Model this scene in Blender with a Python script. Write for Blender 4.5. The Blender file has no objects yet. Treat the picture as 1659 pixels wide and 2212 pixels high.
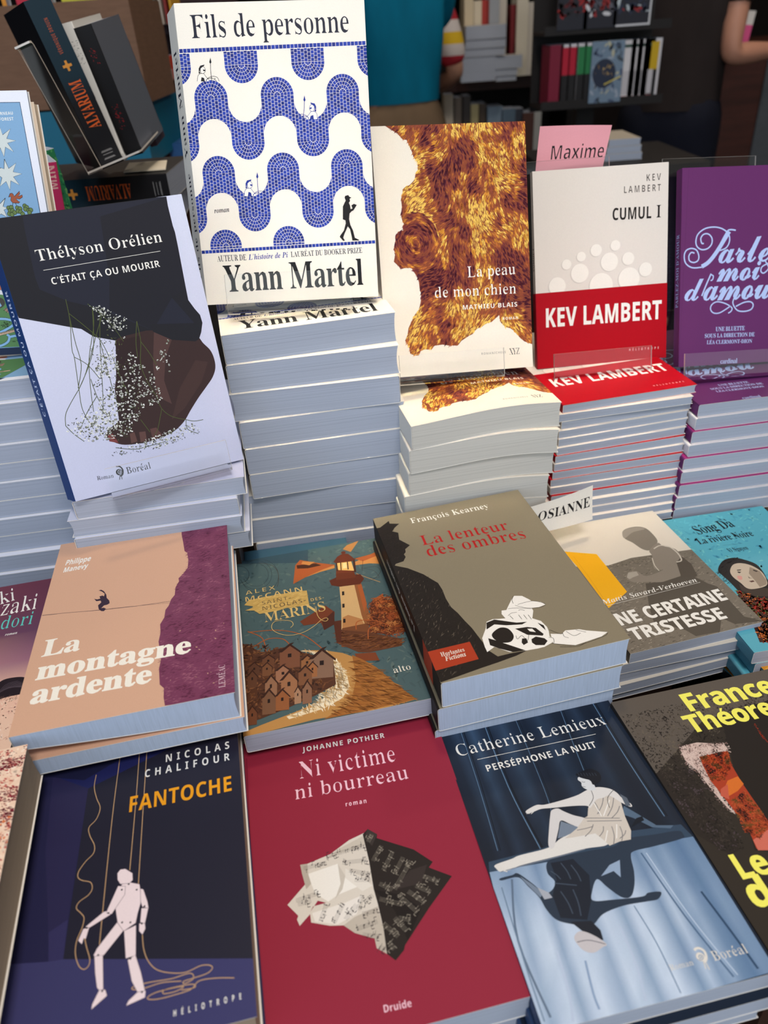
import bpy, bmesh, math, random
from mathutils import Vector, Matrix, noise
from mathutils.geometry import delaunay_2d_cdt

C = bpy.context.scene.collection
scene = bpy.context.scene
R = math.radians
CAMZ = 1.30            # camera height above the floor (m)

# ------------------------------------------------------------------ camera
cam = bpy.data.cameras.new('camera'); cam_o = bpy.data.objects.new('camera', cam); C.objects.link(cam_o)
pitch, roll = R(33.32070), R(4.08718)
fw = Vector((0, math.cos(pitch), -math.sin(pitch))); rx = Vector((1, 0, 0)); dn = fw.cross(rx)
xx = rx*math.cos(roll)+dn*math.sin(roll); dd = -rx*math.sin(roll)+dn*math.cos(roll)
cam_o.matrix_world = Matrix(((xx.x, -dd.x, -fw.x, 0), (xx.y, -dd.y, -fw.y, 0), (xx.z, -dd.z, -fw.z, CAMZ), (0, 0, 0, 1)))
cam.sensor_fit = 'VERTICAL'; cam.sensor_height = 36.0; cam.lens = 1615.485/2212*36.0
cam.clip_start = 0.02; cam.clip_end = 60
cam.dof.use_dof = True; cam.dof.focus_distance = 0.60; cam.dof.aperture_fstop = 7.5
scene.camera = cam_o
# ------------------------------------------------------------------ world (daylight through the open shop front behind the camera), lamps, exposure
w = bpy.data.worlds.new('daylight'); scene.world = w; w.use_nodes = True
bg = w.node_tree.nodes['Background']; bg.inputs[0].default_value = (0.93, 1.0, 1.03, 1); bg.inputs[1].default_value = 1.2
def area(name, loc, aim, size, power, col, sizey=None):
    l = bpy.data.lights.new(name, 'AREA'); l.energy = power; l.color = col; l.size = size
    if sizey: l.shape = 'RECTANGLE'; l.size_y = sizey
    o = bpy.data.objects.new(name, l); C.objects.link(o); o.location = loc
    o.rotation_euler = (Vector(aim)-Vector(loc)).to_track_quat('-Z', 'Y').to_euler(); return o
area('shop_window_light', (-2.4, -0.9, 1.8), (-0.1, 0.6, 0.85), 2.2, 22, (0.35, 0.60, 1.0), 1.6)
def spot(loc, aim, size, power, col, spread):
    area('ceiling_spot', loc, aim, size, power, col).data.spread = R(spread)
spot((-0.06, 0.60, 2.9), (-0.05, 0.635, 1.09), 0.10, .09, (1.0, 0.84, 0.58), 8)
spot((0.13, 0.62, 2.9), (0.11, 0.645, 1.0), 0.10, .05, (1.0, 0.84, 0.58), 8)
spot((0.30, 0.66, 2.9), (0.26, 0.70, 0.98), 0.10, .06, (1.0, 0.86, 0.62), 8)
area('ceiling_spot', (0.15, 0.95, 2.95), (0.05, 0.6, 0.9), 0.22, 8, (1.0, 0.78, 0.52))
area('ceiling_spot', (0.35, -0.65, 2.95), (0.1, 0.8, 1.0), 0.6, 31, (1.0, 0.95, 0.93))
area('ceiling_spot', (-0.6, 3.0, 2.9), (-0.4, 3.4, 0), 0.3, 9, (1.0, 0.86, 0.7))
area('ceiling_spot', (1.5, 2.6, 2.9), (1.3, 3.4, 0), 0.3, 17, (1.0, 0.88, 0.74))
scene.view_settings.view_transform = 'Standard'; scene.view_settings.look = 'None'
scene.view_settings.gamma = 1; scene.view_settings.use_curve_mapping = False
scene.view_settings.exposure = 0.05
scene.cycles.max_bounces = 8; scene.cycles.transparent_max_bounces = 16

# ------------------------------------------------------------------ data: letter outlines, printed artwork in cover millimetres, placements
LETTERS = {'S':{'A':(109,[[-2,0,0,5,8,3,6,11,40,98,4,-1,40,-94,7,-13,8,-4,0,-5,-54,0,0,5,14,6,-3,9,-5,13,-37,0,-6,-15,-1,-3,0,-3,12,-7,1,0,0,-5],[28,40,32,0,-16,40]]),
'B':(111,[[4,0,0,4,12,4,3,12,0,72,-2,11,-4,5,-9,2,0,4,51,0,25,-3,14,-9,5,-14,-7,-17,-20,-9,24,-11,9,-18,-3,-14,-9,-10,-14,-7,-20,-2],[46,63,1,0,11,1,8,4,4,7,1,11,-4,17,-13,5,-7,-2,-1,-8],[55,6,16,6,3,8,1,12,-1,12,-5,8,-8,4,-12,2,-3,0,0,-42,2,-8]]),
'C':(117,[[64,-3,-16,2,-14,6,-11,9,-9,12,-6,15,-1,16,1,16,6,15,9,12,12,9,14,5,16,2,12,-1,15,-5,5,-1,8,7,4,0,0,-39,-4,0,-7,14,-9,11,-11,7,-12,2,-17,-6,-10,-18,-3,-30,4,-29,11,-16,19,-6,10,1,9,4,10,7,8,9,5,-5,-13,-14,-16,-8]]),
'D':(124,[[5,0,0,4,11,3,2,12,0,75,-3,13,-11,3,0,4,51,0,27,-4,19,-11,12,-18,4,-24,-7,-32,-20,-19,-33,-6],[56,6,14,3,10,10,6,16,2,22,-4,29,-11,17,-17,5,-9,-2,-1,-10,0,-78,1,-10]]),
'E':(111,[[4,0,0,4,12,3,3,12,0,73,-3,14,-12,4,0,4,96,0,0,-34,-4,0,-4,13,-7,9,-11,4,-16,2,-8,-1,-3,-3,-1,-7,0,-36,2,0,17,6,4,8,3,11,4,0,0,-56,-4,0,-4,15,-8,8,-14,3,0,-39,2,-8,10,-2,11,1,9,2,15,9,5,7,5,10,4,0,-6,-36]]),
'F':(101,[[4,0,0,4,12,4,3,13,0,73,-4,12,-11,4,0,4,94,0,0,-34,-4,0,-5,16,-12,9,-8,2,-12,1,-7,-1,-4,-2,0,-5,0,-38,2,0,16,6,4,7,3,12,5,0,0,-57,-5,0,-2,12,-5,8,-7,4,-10,2,-1,0,0,-36,1,-9,5,-5,12,-2,0,-4]]),
'H':(131,[[4,0,0,4,12,4,3,12,0,75,-3,11,-12,4,0,4,56,0,0,-4,-9,-2,-4,-4,-1,-9,0,-32,39,0,0,32,-1,9,-4,4,-9,2,0,4,56,0,0,-4,-12,-4,-3,-11,0,-75,3,-12,12,-4,0,-4,-56,0,0,4,11,4,3,12,0,35,-39,0,0,-35,3,-12,11,-4,0,-4]]),
'I':(65,[[3,0,0,4,12,4,4,11,0,78,-3,10,-13,3,0,4,58,0,0,-4,-12,-3,-3,-10,0,-78,1,-8,4,-4,10,-3,0,-4]]),
'K':(128,[[4,0,0,4,12,4,3,12,0,75,-3,11,-12,4,0,4,57,0,0,-4,-10,-2,-4,-4,-1,-9,0,-37,34,35,7,12,-14,5,0,4,48,0,0,-4,-2,0,-15,-5,-18,-15,-18,-19,48,-59,6,-6,8,-2,0,-4,-60,0,0,4,6,1,4,0,3,4,-4,7,-29,37,-4,-3,0,-30,3,-12,12,-4,0,-4]]),
'L':(107,[[4,0,0,4,12,4,3,12,0,75,-3,11,-12,4,0,4,58,0,0,-4,-10,-2,-5,-4,-1,-9,0,-74,0,-9,4,-4,8,-1,12,1,9,2,13,10,6,8,4,11,5,0,-7,-39]]),
'M':(159,[[4,0,0,4,11,4,4,12,0,76,-1,8,-5,4,-9,2,0,4,42,0,33,-78,33,78,42,0,0,-4,-11,-4,-3,-11,0,-74,1,-10,4,-5,9,-2,0,-4,-55,0,0,4,9,2,4,5,2,10,0,79,-42,-100,-5,0,-41,97,0,-77,4,-13,12,-3,0,-4]]),
'N':(124,[[101,-3,-74,90,0,-67,3,-12,12,-4,0,-4,-37,0,0,4,9,2,4,4,1,10,0,77,-10,11,-4,2,0,4,34,0,59,-72,0,52,-1,10,-5,4,-9,2,0,4,37,0,0,-4,-12,-4,-3,-12,0,-97]]),
'O':(132,[[65,-3,-12,1,-11,4,-10,5,-8,7,-7,9,-6,10,-3,12,-1,12,1,12,3,11,6,10,7,9,8,8,11,5,11,3,12,2,12,-2,11,-3,10,-5,9,-7,7,-9,5,-10,3,-12,2,-12,-2,-12,-3,-12,-5,-10,-7,-9,-9,-7,-10,-5,-12,-4],[66,3,16,6,10,18,3,30,-2,23,-6,17,-10,10,-12,4,-16,-6,-10,-18,-3,-30,2,-23,6,-17,10,-11]]),
'P':(105,[[4,0,0,4,12,4,3,12,0,75,-3,11,-12,4,0,4,49,0,19,-1,12,-3,13,-11,5,-16,-2,-13,-8,-10,-13,-6,-19,-3,-14,0,0,-31,3,-12,11,-4,0,-4],[46,57,4,0,11,2,7,4,4,8,1,11,-1,12,-3,8,-15,6,-7,-2,-1,-6]]),
'R':(118,[[4,0,0,4,12,4,3,12,0,75,-3,11,-12,4,0,4,50,0,22,-2,16,-6,9,-9,3,-13,-6,-18,-19,-10,29,-43,5,-7,7,-2,0,-4,-35,0,-35,53,-4,0,0,-33,3,-12,11,-4,0,-4],[46,58,5,0,11,2,8,5,4,7,2,12,-5,18,-15,6,-9,-2,-1,-10]]),
'S':(98,[[11,-3,0,42,5,0,5,-15,7,-12,9,-6,12,-2,15,5,6,13,-4,10,-10,8,-15,8,-13,7,-9,8,-5,9,-2,11,2,9,3,9,12,11,8,3,9,2,11,-2,14,-3,2,-1,2,0,5,6,5,0,0,-37,-4,0,-3,9,-5,7,-11,11,-13,4,-14,-4,-5,-12,4,-11,13,-8,16,-8,9,-5,7,-5,8,-11,3,-14,-1,-10,-4,-9,-6,-7,-9,-5,-10,-3,-12,-2,-8,1,-9,2,-6,2,-4,1,-4,-1,-2,-5]]),
'T':(106,[[23,0,0,4,13,4,3,12,0,88,-2,0,-12,-2,-9,-5,-6,-9,-3,-13,-4,0,0,35,100,0,0,-35,-5,0,-9,22,-22,7,-1,0,0,-88,3,-12,13,-4,0,-4]]),
'U':(123,[[62,-3,-20,2,-13,8,-8,13,-3,19,0,56,-3,11,-11,4,0,4,56,0,0,-4,-9,-2,-5,-4,-1,-9,0,-60,2,-13,4,-9,7,-6,11,-1,22,8,7,26,0,55,-3,11,-13,4,0,4,37,0,0,-4,-11,-5,-2,-10,0,-50,-3,-22,-8,-15,-14,-8]]),
'V':(107,[[53,-3,-42,98,-5,10,-10,5,0,4,57,0,0,-4,-11,-2,-4,-6,2,-7,25,-59,22,58,2,8,-4,6,-10,2,0,4,35,0,0,-4,-8,-3,-6,-11,-39,-99]]),
'X':(118,[[3,0,0,4,10,3,9,10,26,35,-29,45,-7,9,-8,4,0,4,57,0,0,-4,-4,0,-9,-6,2,-7,16,-25,14,21,5,10,-12,7,0,4,42,0,0,-4,-1,0,-13,-4,-12,-13,-19,-27,33,-52,6,-7,6,-3,1,0,0,-4,-56,0,0,4,1,0,12,6,-4,10,-17,26,-18,-26,-3,-9,12,-7,0,-4]]),
'Y':(107,[[25,0,0,4,12,4,3,12,0,25,-28,52,-8,10,-4,2,-3,0,0,5,55,0,0,-5,-3,0,-7,-1,-3,-4,2,-6,21,-42,21,36,4,10,-12,7,-1,0,0,5,36,0,0,-5,-8,-3,-6,-8,-29,-47,0,-31,3,-12,12,-4,0,-4]]),
'Z':(111,[[5,0,0,3,64,104,-15,0,-11,0,-8,-2,-11,-9,-5,-7,-4,-10,-4,0,3,35,88,0,0,-3,-64,-104,22,0,15,2,12,6,9,11,6,15,4,0,-4,-41]]),
'a':(86,[[64,-3,-10,3,-4,9,-12,-8,-14,-3,-14,5,-5,13,3,10,8,8,14,7,20,7,0,12,-3,11,-10,3,-11,-5,2,-5,3,-6,-4,-8,-8,-2,-8,3,-3,8,4,11,12,7,16,3,16,-2,10,-5,5,-8,2,-12,0,-37,1,-6,2,-1,4,1,2,-3,-9,-7],[38,8,5,2,7,6,0,26,-15,-7,-5,-14]]),
'b':(90,[[11,-3,0,100,-2,10,-7,3,0,4,33,0,0,-44,9,7,11,3,16,-5,11,-14,2,-9,1,-11,-1,-12,-3,-10,-6,-9,-8,-7,-9,-4,-10,-2,-11,3,-11,7,-13,-10],[46,4,12,8,2,12,1,16,-1,13,-2,10,-12,7,-7,-3,-4,-7,0,-43,2,-10]]),
'c':(74,[[39,-3,-9,2,-8,4,-7,6,-6,8,-3,10,-1,10,1,12,4,10,6,9,8,6,9,4,11,2,10,-2,9,-3,6,-14,-2,-7,-8,-3,-10,12,0,2,0,3,-7,6,-10,-7,-4,-20,2,-16,4,-12,8,-7,9,-2,9,2,8,6,3,-3,-14,-13]]),
'd':(93,[[35,-3,-16,6,-6,6,-4,8,-3,9,-1,11,1,12,3,10,5,9,6,6,16,6,11,-3,9,-7,0,30,-3,8,-9,2,0,4,36,0,0,-95,1,-9,7,-3,0,-4,-15,-2,-17,-4,0,13,-9,-9],[43,7,7,3,6,9,0,41,-4,7,-9,3,-10,-8,-3,-10,-1,-14,1,-14,2,-9]]),
'e':(75,[[38,-3,-9,2,-8,4,-7,6,-5,8,-3,10,-1,12,1,11,3,10,6,8,7,6,8,4,9,2,13,-3,10,-7,7,-11,2,-16,0,-2,-42,0,6,-23,15,-7,9,2,8,8,4,-3,-14,-15],[29,48,21,0,0,6,-2,15,-8,5,-8,-6,-3,-17]]),
'g':(82,[[36,-35,-14,1,-10,4,-8,11,3,8,10,5,-8,6,-3,8,5,10,15,10,-15,10,-5,15,4,14,12,9,8,3,9,1,10,-1,9,-3,21,0,0,-9,-12,0,6,-16,-4,-13,-11,-9,-15,-3,-4,0,-4,0,-7,-2,-3,-6,10,-6,9,0,12,0,9,-2,11,-7,3,-12,-3,-11,-8,-8,-13,-5],[39,31,9,5,2,17,-2,16,-9,5,-8,-5,-2,-16,2,-17],[40,-29,19,3,7,10,-4,6,-11,1,-27,0,-6,-9,6,-8]]),
'h':(95,[[5,0,0,4,6,2,2,8,0,86,-2,7,-6,3,0,4,32,0,0,-47,11,9,13,4,16,-7,6,-20,0,-39,1,-8,7,-2,0,-4,-40,0,0,4,1,0,7,10,0,40,-2,10,-6,4,-14,-9,0,-45,2,-8,6,-2,0,-4]]),
'i':(50,[[25,90,-9,4,-3,9,3,9,9,4,9,-4,4,-9,-4,-9],[5,0,0,4,6,2,2,8,0,49,-1,8,-7,2,0,5,32,0,0,-64,2,-7,6,-3,0,-4]]),
'k':(90,[[4,0,0,4,7,2,2,8,0,85,-1,8,-7,3,0,4,32,0,0,-72,20,20,4,8,-9,3,-1,0,0,5,35,0,0,-5,-9,-2,-8,-6,-13,-13,30,-43,8,-5,0,-4,-41,0,0,4,1,0,6,4,-2,4,-17,25,-4,-3,0,-20,2,-7,6,-3,0,-4]]),
'l':(50,[[5,0,0,4,6,2,2,8,0,85,-1,8,-7,3,0,4,32,0,0,-100,2,-7,6,-3,0,-4]]),
'm':(139,[[5,0,0,4,6,2,2,8,0,49,-2,8,-6,3,0,4,32,0,0,-12,10,10,12,4,14,-4,7,-11,11,11,13,4,17,-7,5,-20,0,-39,2,-8,6,-2,0,-4,-40,0,0,4,7,3,1,7,0,40,-1,10,-7,4,-13,-9,0,-45,2,-7,6,-3,0,-4,-39,0,0,4,6,3,2,7,0,40,-2,10,-6,4,-13,-9,0,-45,1,-7,6,-3,0,-4]]),
'n':(95,[[5,0,0,4,6,2,2,8,0,49,-2,8,-6,3,0,4,32,0,0,-11,11,9,13,4,16,-7,6,-20,0,-39,1,-8,7,-2,0,-4,-40,0,0,4,1,0,7,10,0,40,-2,10,-6,4,-14,-9,0,-45,2,-8,6,-2,0,-4]]),
'o':(84,[[42,-3,-10,2,-9,4,-8,6,-6,9,-3,9,-1,11,1,12,3,10,6,8,8,6,9,4,10,2,10,-2,9,-4,8,-6,5,-8,4,-10,1,-12,-1,-11,-4,-10,-5,-8,-8,-6,-9,-4],[42,3,10,7,2,10,1,8,0,10,-1,19,-2,11,-10,7,-10,-7,-2,-11,-1,-18,0,-10,1,-9,2,-10]]),
'p':(93,[[4,-35,0,4,6,2,3,4,0,9,0,77,-1,10,-7,3,0,4,31,0,0,-12,9,10,13,4,15,-5,6,-7,5,-8,3,-9,0,-11,0,-12,-3,-10,-5,-9,-6,-6,-16,-6,-11,3,-9,8,0,-22,1,-11,4,-4,7,-2,0,-4],[49,7,11,8,2,10,1,14,-1,13,-2,10,-10,8,-13,-11,0,-42]]),
'r':(72,[[5,0,0,4,6,2,2,8,0,49,-1,8,-7,2,0,5,31,0,0,-15,11,12,11,5,11,-4,3,-10,-2,-7,-8,-3,-7,2,-3,4,-5,3,-7,-5,-3,-12,0,-34,3,-8,9,-2,0,-4]]),
's':(72,[[38,-3,-16,5,-4,0,-5,-4,-4,0,0,28,4,0,4,-9,5,-7,13,-6,10,3,3,8,-9,11,-12,6,-13,10,-5,13,2,10,5,8,8,5,11,2,6,-1,9,-2,2,-1,1,0,5,4,3,0,0,-25,-4,0,-8,14,-12,5,-8,-3,-3,-6,3,-7,8,-5,11,-6,12,-9,4,-14,-2,-11,-5,-8,-8,-6]]),
't':(57,[[31,-2,-15,5,-4,15,0,52,-7,0,0,5,9,9,8,8,10,14,4,0,0,-28,16,0,0,-8,-16,0,0,-50,1,-7,5,-3,10,9,4,-3,-10,-14]]),
'u':(94,[[33,-3,-10,2,-7,5,-3,9,-2,11,0,38,-1,9,-7,3,0,4,32,0,0,-60,3,-6,6,-3,13,7,0,46,-2,9,-8,3,0,4,34,0,0,-61,2,-7,7,-3,0,-4,-15,-1,-18,-5,0,13,-10,-9]]),
'v':(77,[[36,-3,-26,65,-4,8,-7,3,0,5,42,0,0,-4,-2,0,-7,-5,1,-2,13,-36,13,32,1,5,-9,6,0,4,25,0,0,-4,-7,-4,-4,-9,-25,-64]]),
'x':(80,[[1,0,0,4,8,3,6,7,16,20,-20,32,-10,7,0,5,41,0,0,-4,-7,-4,2,-5,9,-14,10,13,3,6,-2,3,-7,1,0,4,28,0,0,-4,-7,-3,-8,-8,-13,-17,23,-37,3,-4,4,-1,0,-4,-41,0,0,4,5,1,2,3,-3,7,-9,14,-10,-14,-3,-6,8,-5,0,-4]]),
'y':(75,[[13,-35,-10,4,-5,10,3,8,8,3,7,-2,3,-7,0,-1,-1,-2,3,-3,8,7,3,7,3,10,-26,64,-3,6,-2,3,-5,1,0,5,41,0,0,-5,-6,-1,-2,-3,0,-2,1,-3,13,-34,12,30,1,5,0,4,-2,3,-6,1,0,5,24,0,0,-5,-6,-3,-4,-9,-25,-67,-4,-10,-4,-8,-8,-9]]),
'z':(73,[[3,0,0,4,39,68,-10,0,-14,-4,-7,-14,-4,0,1,24,61,0,0,-5,-38,-67,7,0,10,1,8,4,5,6,4,10,4,0,-2,-27]])},
'I':{'F':(103,[[-8,0,0,4,8,1,6,5,4,11,19,71,1,5,0,4,-3,6,-9,2,0,4,89,0,-7,-32,-5,0,0,2,-1,11,-6,7,-9,5,-14,1,-7,-2,-3,-6,-10,-37,3,0,2,0,10,1,8,3,10,14,4,0,-11,-46,-4,0,0,3,0,3,-2,10,-7,5,-14,2,-10,-37,-2,-8,3,-6,9,-2,0,-4]]),
'L':(106,[[-8,0,0,4,8,1,6,5,4,11,19,71,1,8,-3,7,-9,2,0,4,53,0,0,-4,-9,-2,-5,-5,-4,-11,-19,-70,-2,-10,4,-4,4,-1,7,0,15,2,13,5,10,8,8,12,5,0,-10,-33]]),
'M':(147,[[47,-3,-11,94,-19,-71,-1,-8,2,-6,9,-2,0,-4,-36,0,0,4,9,1,5,5,4,11,19,71,2,9,-3,6,-9,2,0,4,38,0,10,-80,51,80,38,0,0,-4,-8,-2,-6,-5,-4,-11,-19,-71,-1,-4,0,-4,12,-8,0,-4,-53,0,0,4,9,1,5,5,2,4,2,7,19,73,-61,-97]]),
'P':(102,[[-8,0,0,4,8,1,6,5,4,11,19,71,1,5,0,4,-3,5,-9,3,0,4,47,0,28,-7,9,-20,-1,-8,-4,-8,-7,-7,-9,-5,-13,-3,-19,-1,-6,0,-9,-34,-2,-8,3,-6,9,-2,0,-4],[50,59,12,2,9,7,5,10,2,13,-4,12,-11,4,-6,-2,-2,-7,-11,-38,3,0]]),
'S':(92,[[38,-3,-10,1,-14,5,-4,1,-4,-2,-4,-4,-4,0,9,38,4,0,0,-1,2,-14,5,-10,8,-6,10,-2,11,3,7,8,3,10,-2,10,-8,9,-11,11,-11,11,-6,9,-2,10,5,16,12,12,9,3,9,1,10,-1,12,-4,4,-1,7,5,5,0,-8,-34,-5,0,0,1,0,2,-3,14,-7,9,-11,3,-13,-5,-5,-13,3,-9,8,-9,6,-5,6,-6,7,-7,5,-7,4,-8,1,-10,-3,-14,-7,-11,-13,-7]]),
'V':(100,[[17,-3,4,95,-3,12,-11,5,0,4,50,0,0,-5,-8,-1,-4,-5,-1,-4,0,-7,-3,-60,47,58,5,7,2,7,-10,5,0,5,35,0,0,-5,-1,0,-9,-3,-8,-9,-80,-99]]),
'a':(84,[[13,-2,-13,5,-5,15,1,9,3,10,4,9,5,9,6,8,7,6,11,6,9,2,13,-11,2,10,18,0,-14,-49,-2,-9,-1,-4,3,-4,11,12,4,-3,-13,-16,-13,-5,-10,11,0,4,1,6,-6,-9,-6,-7],[23,10,8,4,7,10,6,13,4,13,2,12,-7,8,-8,-4,-8,-11,-6,-15,-4,-11,-1,-9]]),
'c':(69,[[23,-2,-11,1,-8,6,-5,8,-1,11,1,13,5,12,8,11,10,9,11,6,12,2,14,-4,5,-11,-3,-8,-8,-3,-6,2,-3,6,2,5,1,5,-4,3,-8,-4,-8,-12,-6,-16,-2,-15,3,-12,9,-4,10,3,10,12,5,-3,-15,-18]]),
'd':(84,[[14,-2,-13,6,-4,7,-1,9,3,17,4,8,4,9,6,7,6,7,11,7,11,2,12,-3,6,21,2,5,0,3,-2,4,-8,1,0,5,17,2,9,1,9,2,-27,-97,-1,-6,-1,-3,2,-2,5,3,6,9,4,-3,-7,-9,-6,-7,-11,-5,-11,11,2,10,-6,-9,-7,-7],[24,10,8,4,7,11,6,13,4,14,1,10,-6,9,-7,-4,-7,-9,-7,-13,-5,-13,-1,-12,2,-7]]),
'e':(68,[[22,-2,-10,1,-8,6,-5,8,-2,12,1,9,3,9,5,9,6,8,7,7,8,6,17,4,13,-4,5,-11,-2,-10,-8,-9,-14,-7,-18,-5,-1,-9,3,-10,9,-3,9,4,9,11,5,-3,-14,-18],[21,37,14,6,10,10,3,12,-1,5,-4,2,-12,-9,-5,-11]]),
'h':(90,[[52,-2,-11,12,2,11,3,8,3,9,5,17,2,7,-3,3,-10,-5,-10,-14,-10,-21,-7,-25,-21,0,25,94,2,6,0,3,-1,4,-6,1,-3,0,0,5,15,1,10,2,10,2,-18,-69,9,13,8,9,8,5,9,1,10,-3,3,-9,-2,-9,-3,-14,-9,-23,0,-3,-1,-2,3,-3,5,3,7,11,4,-3,-14,-18]]),
'i':(49,[[33,93,-8,3,-3,8,3,8,8,3,8,-3,3,-8,-3,-8],[12,-2,-9,3,-3,9,1,6,2,6,8,31,2,6,0,4,-7,5,-1,0,0,4,9,1,8,2,15,2,-15,-56,-1,-7,3,-3,11,11,4,-2,-13,-16]]),
'm':(131,[[95,-2,-11,12,2,11,2,8,3,9,6,18,1,6,-3,3,-7,-3,-8,-9,-9,-15,-9,-23,-5,-15,-19,0,17,56,1,6,-3,3,-9,-4,-10,-13,-5,-10,-5,-11,-4,-13,-4,-14,-20,0,15,53,1,7,1,3,-7,5,-1,0,-1,4,16,3,18,2,-9,-29,9,13,9,9,8,6,9,1,9,-3,4,-9,-2,-11,8,11,7,7,16,5,9,-3,3,-9,-1,-9,-4,-13,-8,-24,-1,-2,0,-3,3,-3,4,3,3,4,4,5,4,-3,-7,-10,-7,-6]]),
'n':(90,[[53,-2,-11,12,2,11,2,8,3,9,6,17,1,7,-3,3,-9,-4,-10,-13,-5,-10,-5,-11,-4,-13,-4,-14,-20,0,15,53,1,7,1,3,-7,5,-1,0,-1,4,16,3,18,2,-9,-29,9,13,9,9,8,6,9,1,9,-3,4,-9,-2,-9,-4,-14,-7,-20,-2,-8,3,-3,5,3,6,8,4,-2,-7,-10,-7,-7]]),
'o':(79,[[24,-2,-11,1,-8,6,-6,8,-2,12,1,9,3,9,5,9,6,8,7,7,8,6,8,3,9,1,11,-1,9,-6,5,-8,2,-11,-1,-9,-3,-10,-4,-8,-6,-9,-7,-7,-8,-5,-9,-4],[26,3,7,5,7,10,6,15,4,15,1,12,-8,12,-8,-4,-7,-11,-5,-14,-4,-15,-2,-13]]),
'r':(65,[[-4,0,15,53,1,7,1,3,-7,5,-1,0,-1,4,16,3,18,2,-9,-30,7,14,7,9,6,5,7,2,9,-11,-3,-8,-7,-4,-8,5,-2,1,-6,-4,-7,-12,-4,-9,-4,-11,-4,-11,-4,-13]]),
's':(63,[[23,-2,-16,3,-3,1,-6,-4,-4,1,4,28,5,-1,5,-17,12,-5,10,9,-2,6,-4,8,-7,8,-7,11,-3,11,6,15,16,5,16,-3,2,0,1,0,5,3,4,0,-3,-26,-5,1,-5,15,-11,5,-6,-2,-3,-6,7,-13,5,-7,5,-7,5,-8,2,-9,-4,-11,-8,-8]]),
't':(46,[[8,-2,-12,12,0,3,1,4,14,51,-8,0,0,6,17,10,14,15,6,0,-7,-24,14,0,-2,-7,-13,0,-13,-42,-2,-7,0,-5,2,-4,5,4,8,10,4,-3,-7,-10,-7,-7]]),
'v':(71,[[12,-2,0,8,0,18,-1,15,0,11,-1,7,-9,12,-1,-1,-1,5,25,4,5,-14,1,-16,1,-18,0,-7,9,11,6,9,5,11,-4,7,-3,8,2,7,8,2,7,-3,2,-8,-2,-11,-7,-13,-12,-16,-18,-19,-8,-9]])},
'C':{'a':(88,[[53,-1,-8,3,-3,8,-10,-8,-11,-3,-12,4,-5,11,4,13,10,12,14,9,15,4,12,-8,3,7,19,1,-16,-32,-3,-7,-2,-4,2,-1,4,1,6,5,6,5,3,-4,-8,-7,-8,-5],[24,3,12,7,7,8,6,9,6,14,-2,4,-4,2,-6,-3,-8,-8,-7,-10,-5,-10,-3,-9,2,-3]]),
'd':(101,[[22,-1,-13,4,-5,12,4,13,11,12,14,9,14,3,13,-7,29,52,20,1,-42,-75,-5,-11,-2,-5,2,-2,7,4,11,10,3,-4,-7,-6,-7,-6,-12,-4,-10,3,-4,8,0,1,-10,-9],[26,3,8,4,9,9,8,11,5,15,-4,5,-7,-3,-7,-7,-7,-10,-6,-8,-4,-11]]),
'e':(69,[[25,-1,-16,5,-6,13,4,11,11,12,14,8,14,4,10,-3,4,-9,-5,-9,-12,-8,-9,-4,-10,-2,-3,-10,6,-3,14,3,8,5,8,7,3,-4,-9,-7,-9,-5,-9,-3],[26,21,11,4,8,8,4,8,-3,6,-6,-4,-7,-9]]),
'i':(57,[[46,61,-6,2,-3,5,4,7,7,2,6,-2,2,-5,-3,-6],[49,15,-10,-9,-7,-4,-11,-3,-12,11,3,10,4,7,5,10,-4,-4,-5,-5,-3,4,5,4,6,7,7,7,23,2,-17,-31,-7,-14,1,-2,7,3,11,11]]),
'l':(70,[[51,15,-8,-7,-6,-5,-13,-4,-10,3,-4,9,2,8,5,11,3,5,-8,-7,-3,3,11,11,10,13,25,41,20,2,-36,-65,-5,-10,-4,-7,-3,-8,3,-3,6,3,12,11]]),
'm':(134,[[0,-1,6,9,5,7,8,12,7,11,-1,1,-4,-2,-8,-9,-3,4,7,8,7,6,13,5,7,-10,-1,-8,15,14,12,5,7,-3,2,-9,-1,-7,16,14,12,5,9,-4,4,-10,-4,-13,-8,-11,-4,-7,1,-2,6,3,11,11,4,-4,-9,-8,-6,-4,-5,-3,-6,-1,-8,4,-4,10,1,7,4,6,7,9,6,10,0,1,-7,-3,-8,-8,-6,-6,-6,-8,-7,-10,-8,-11,-25,-1,9,12,6,10,9,13,3,6,1,3,-1,2,-9,-5,-13,-15,-18,-25]]),
'o':(75,[[23,-1,-14,5,-5,12,4,12,10,12,14,8,15,4,13,-4,4,-12,-3,-11,-8,-11,5,2,6,5,4,-4,-12,-8,-12,-2,-10,-6],[27,4,8,4,-1,3,3,4,7,3,8,13,3,10,-4,5,-9,-5,-6,-8,-6,-9,-4,-9,-2,-7]]),
'r':(69,[[59,15,-10,-9,-6,-4,-9,-3,-13,3,-4,10,2,9,7,11,11,9,-7,0,-5,0,-6,-6,-7,-7,-3,4,6,5,5,5,4,12,3,1,2,0,0,-2,0,-2,0,-1,7,-3,8,-1,7,-3,3,-6,-2,-4,-4,-7,-5,-7,-4,-6,-3,-6,2,-2,6,3,12,11]]),
'u':(99,[[90,15,-9,-8,-6,-4,-12,-4,-11,3,-3,9,0,2,0,2,-6,-7,-7,-5,-14,-4,-9,3,-4,9,3,9,3,7,5,9,-4,-4,-4,-4,-3,4,9,9,9,9,25,2,-18,-31,-5,-12,3,-2,5,3,10,9,5,7,5,7,5,8,5,9,24,2,-20,-36,-4,-9,2,-2,6,4,11,10]])},
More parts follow.
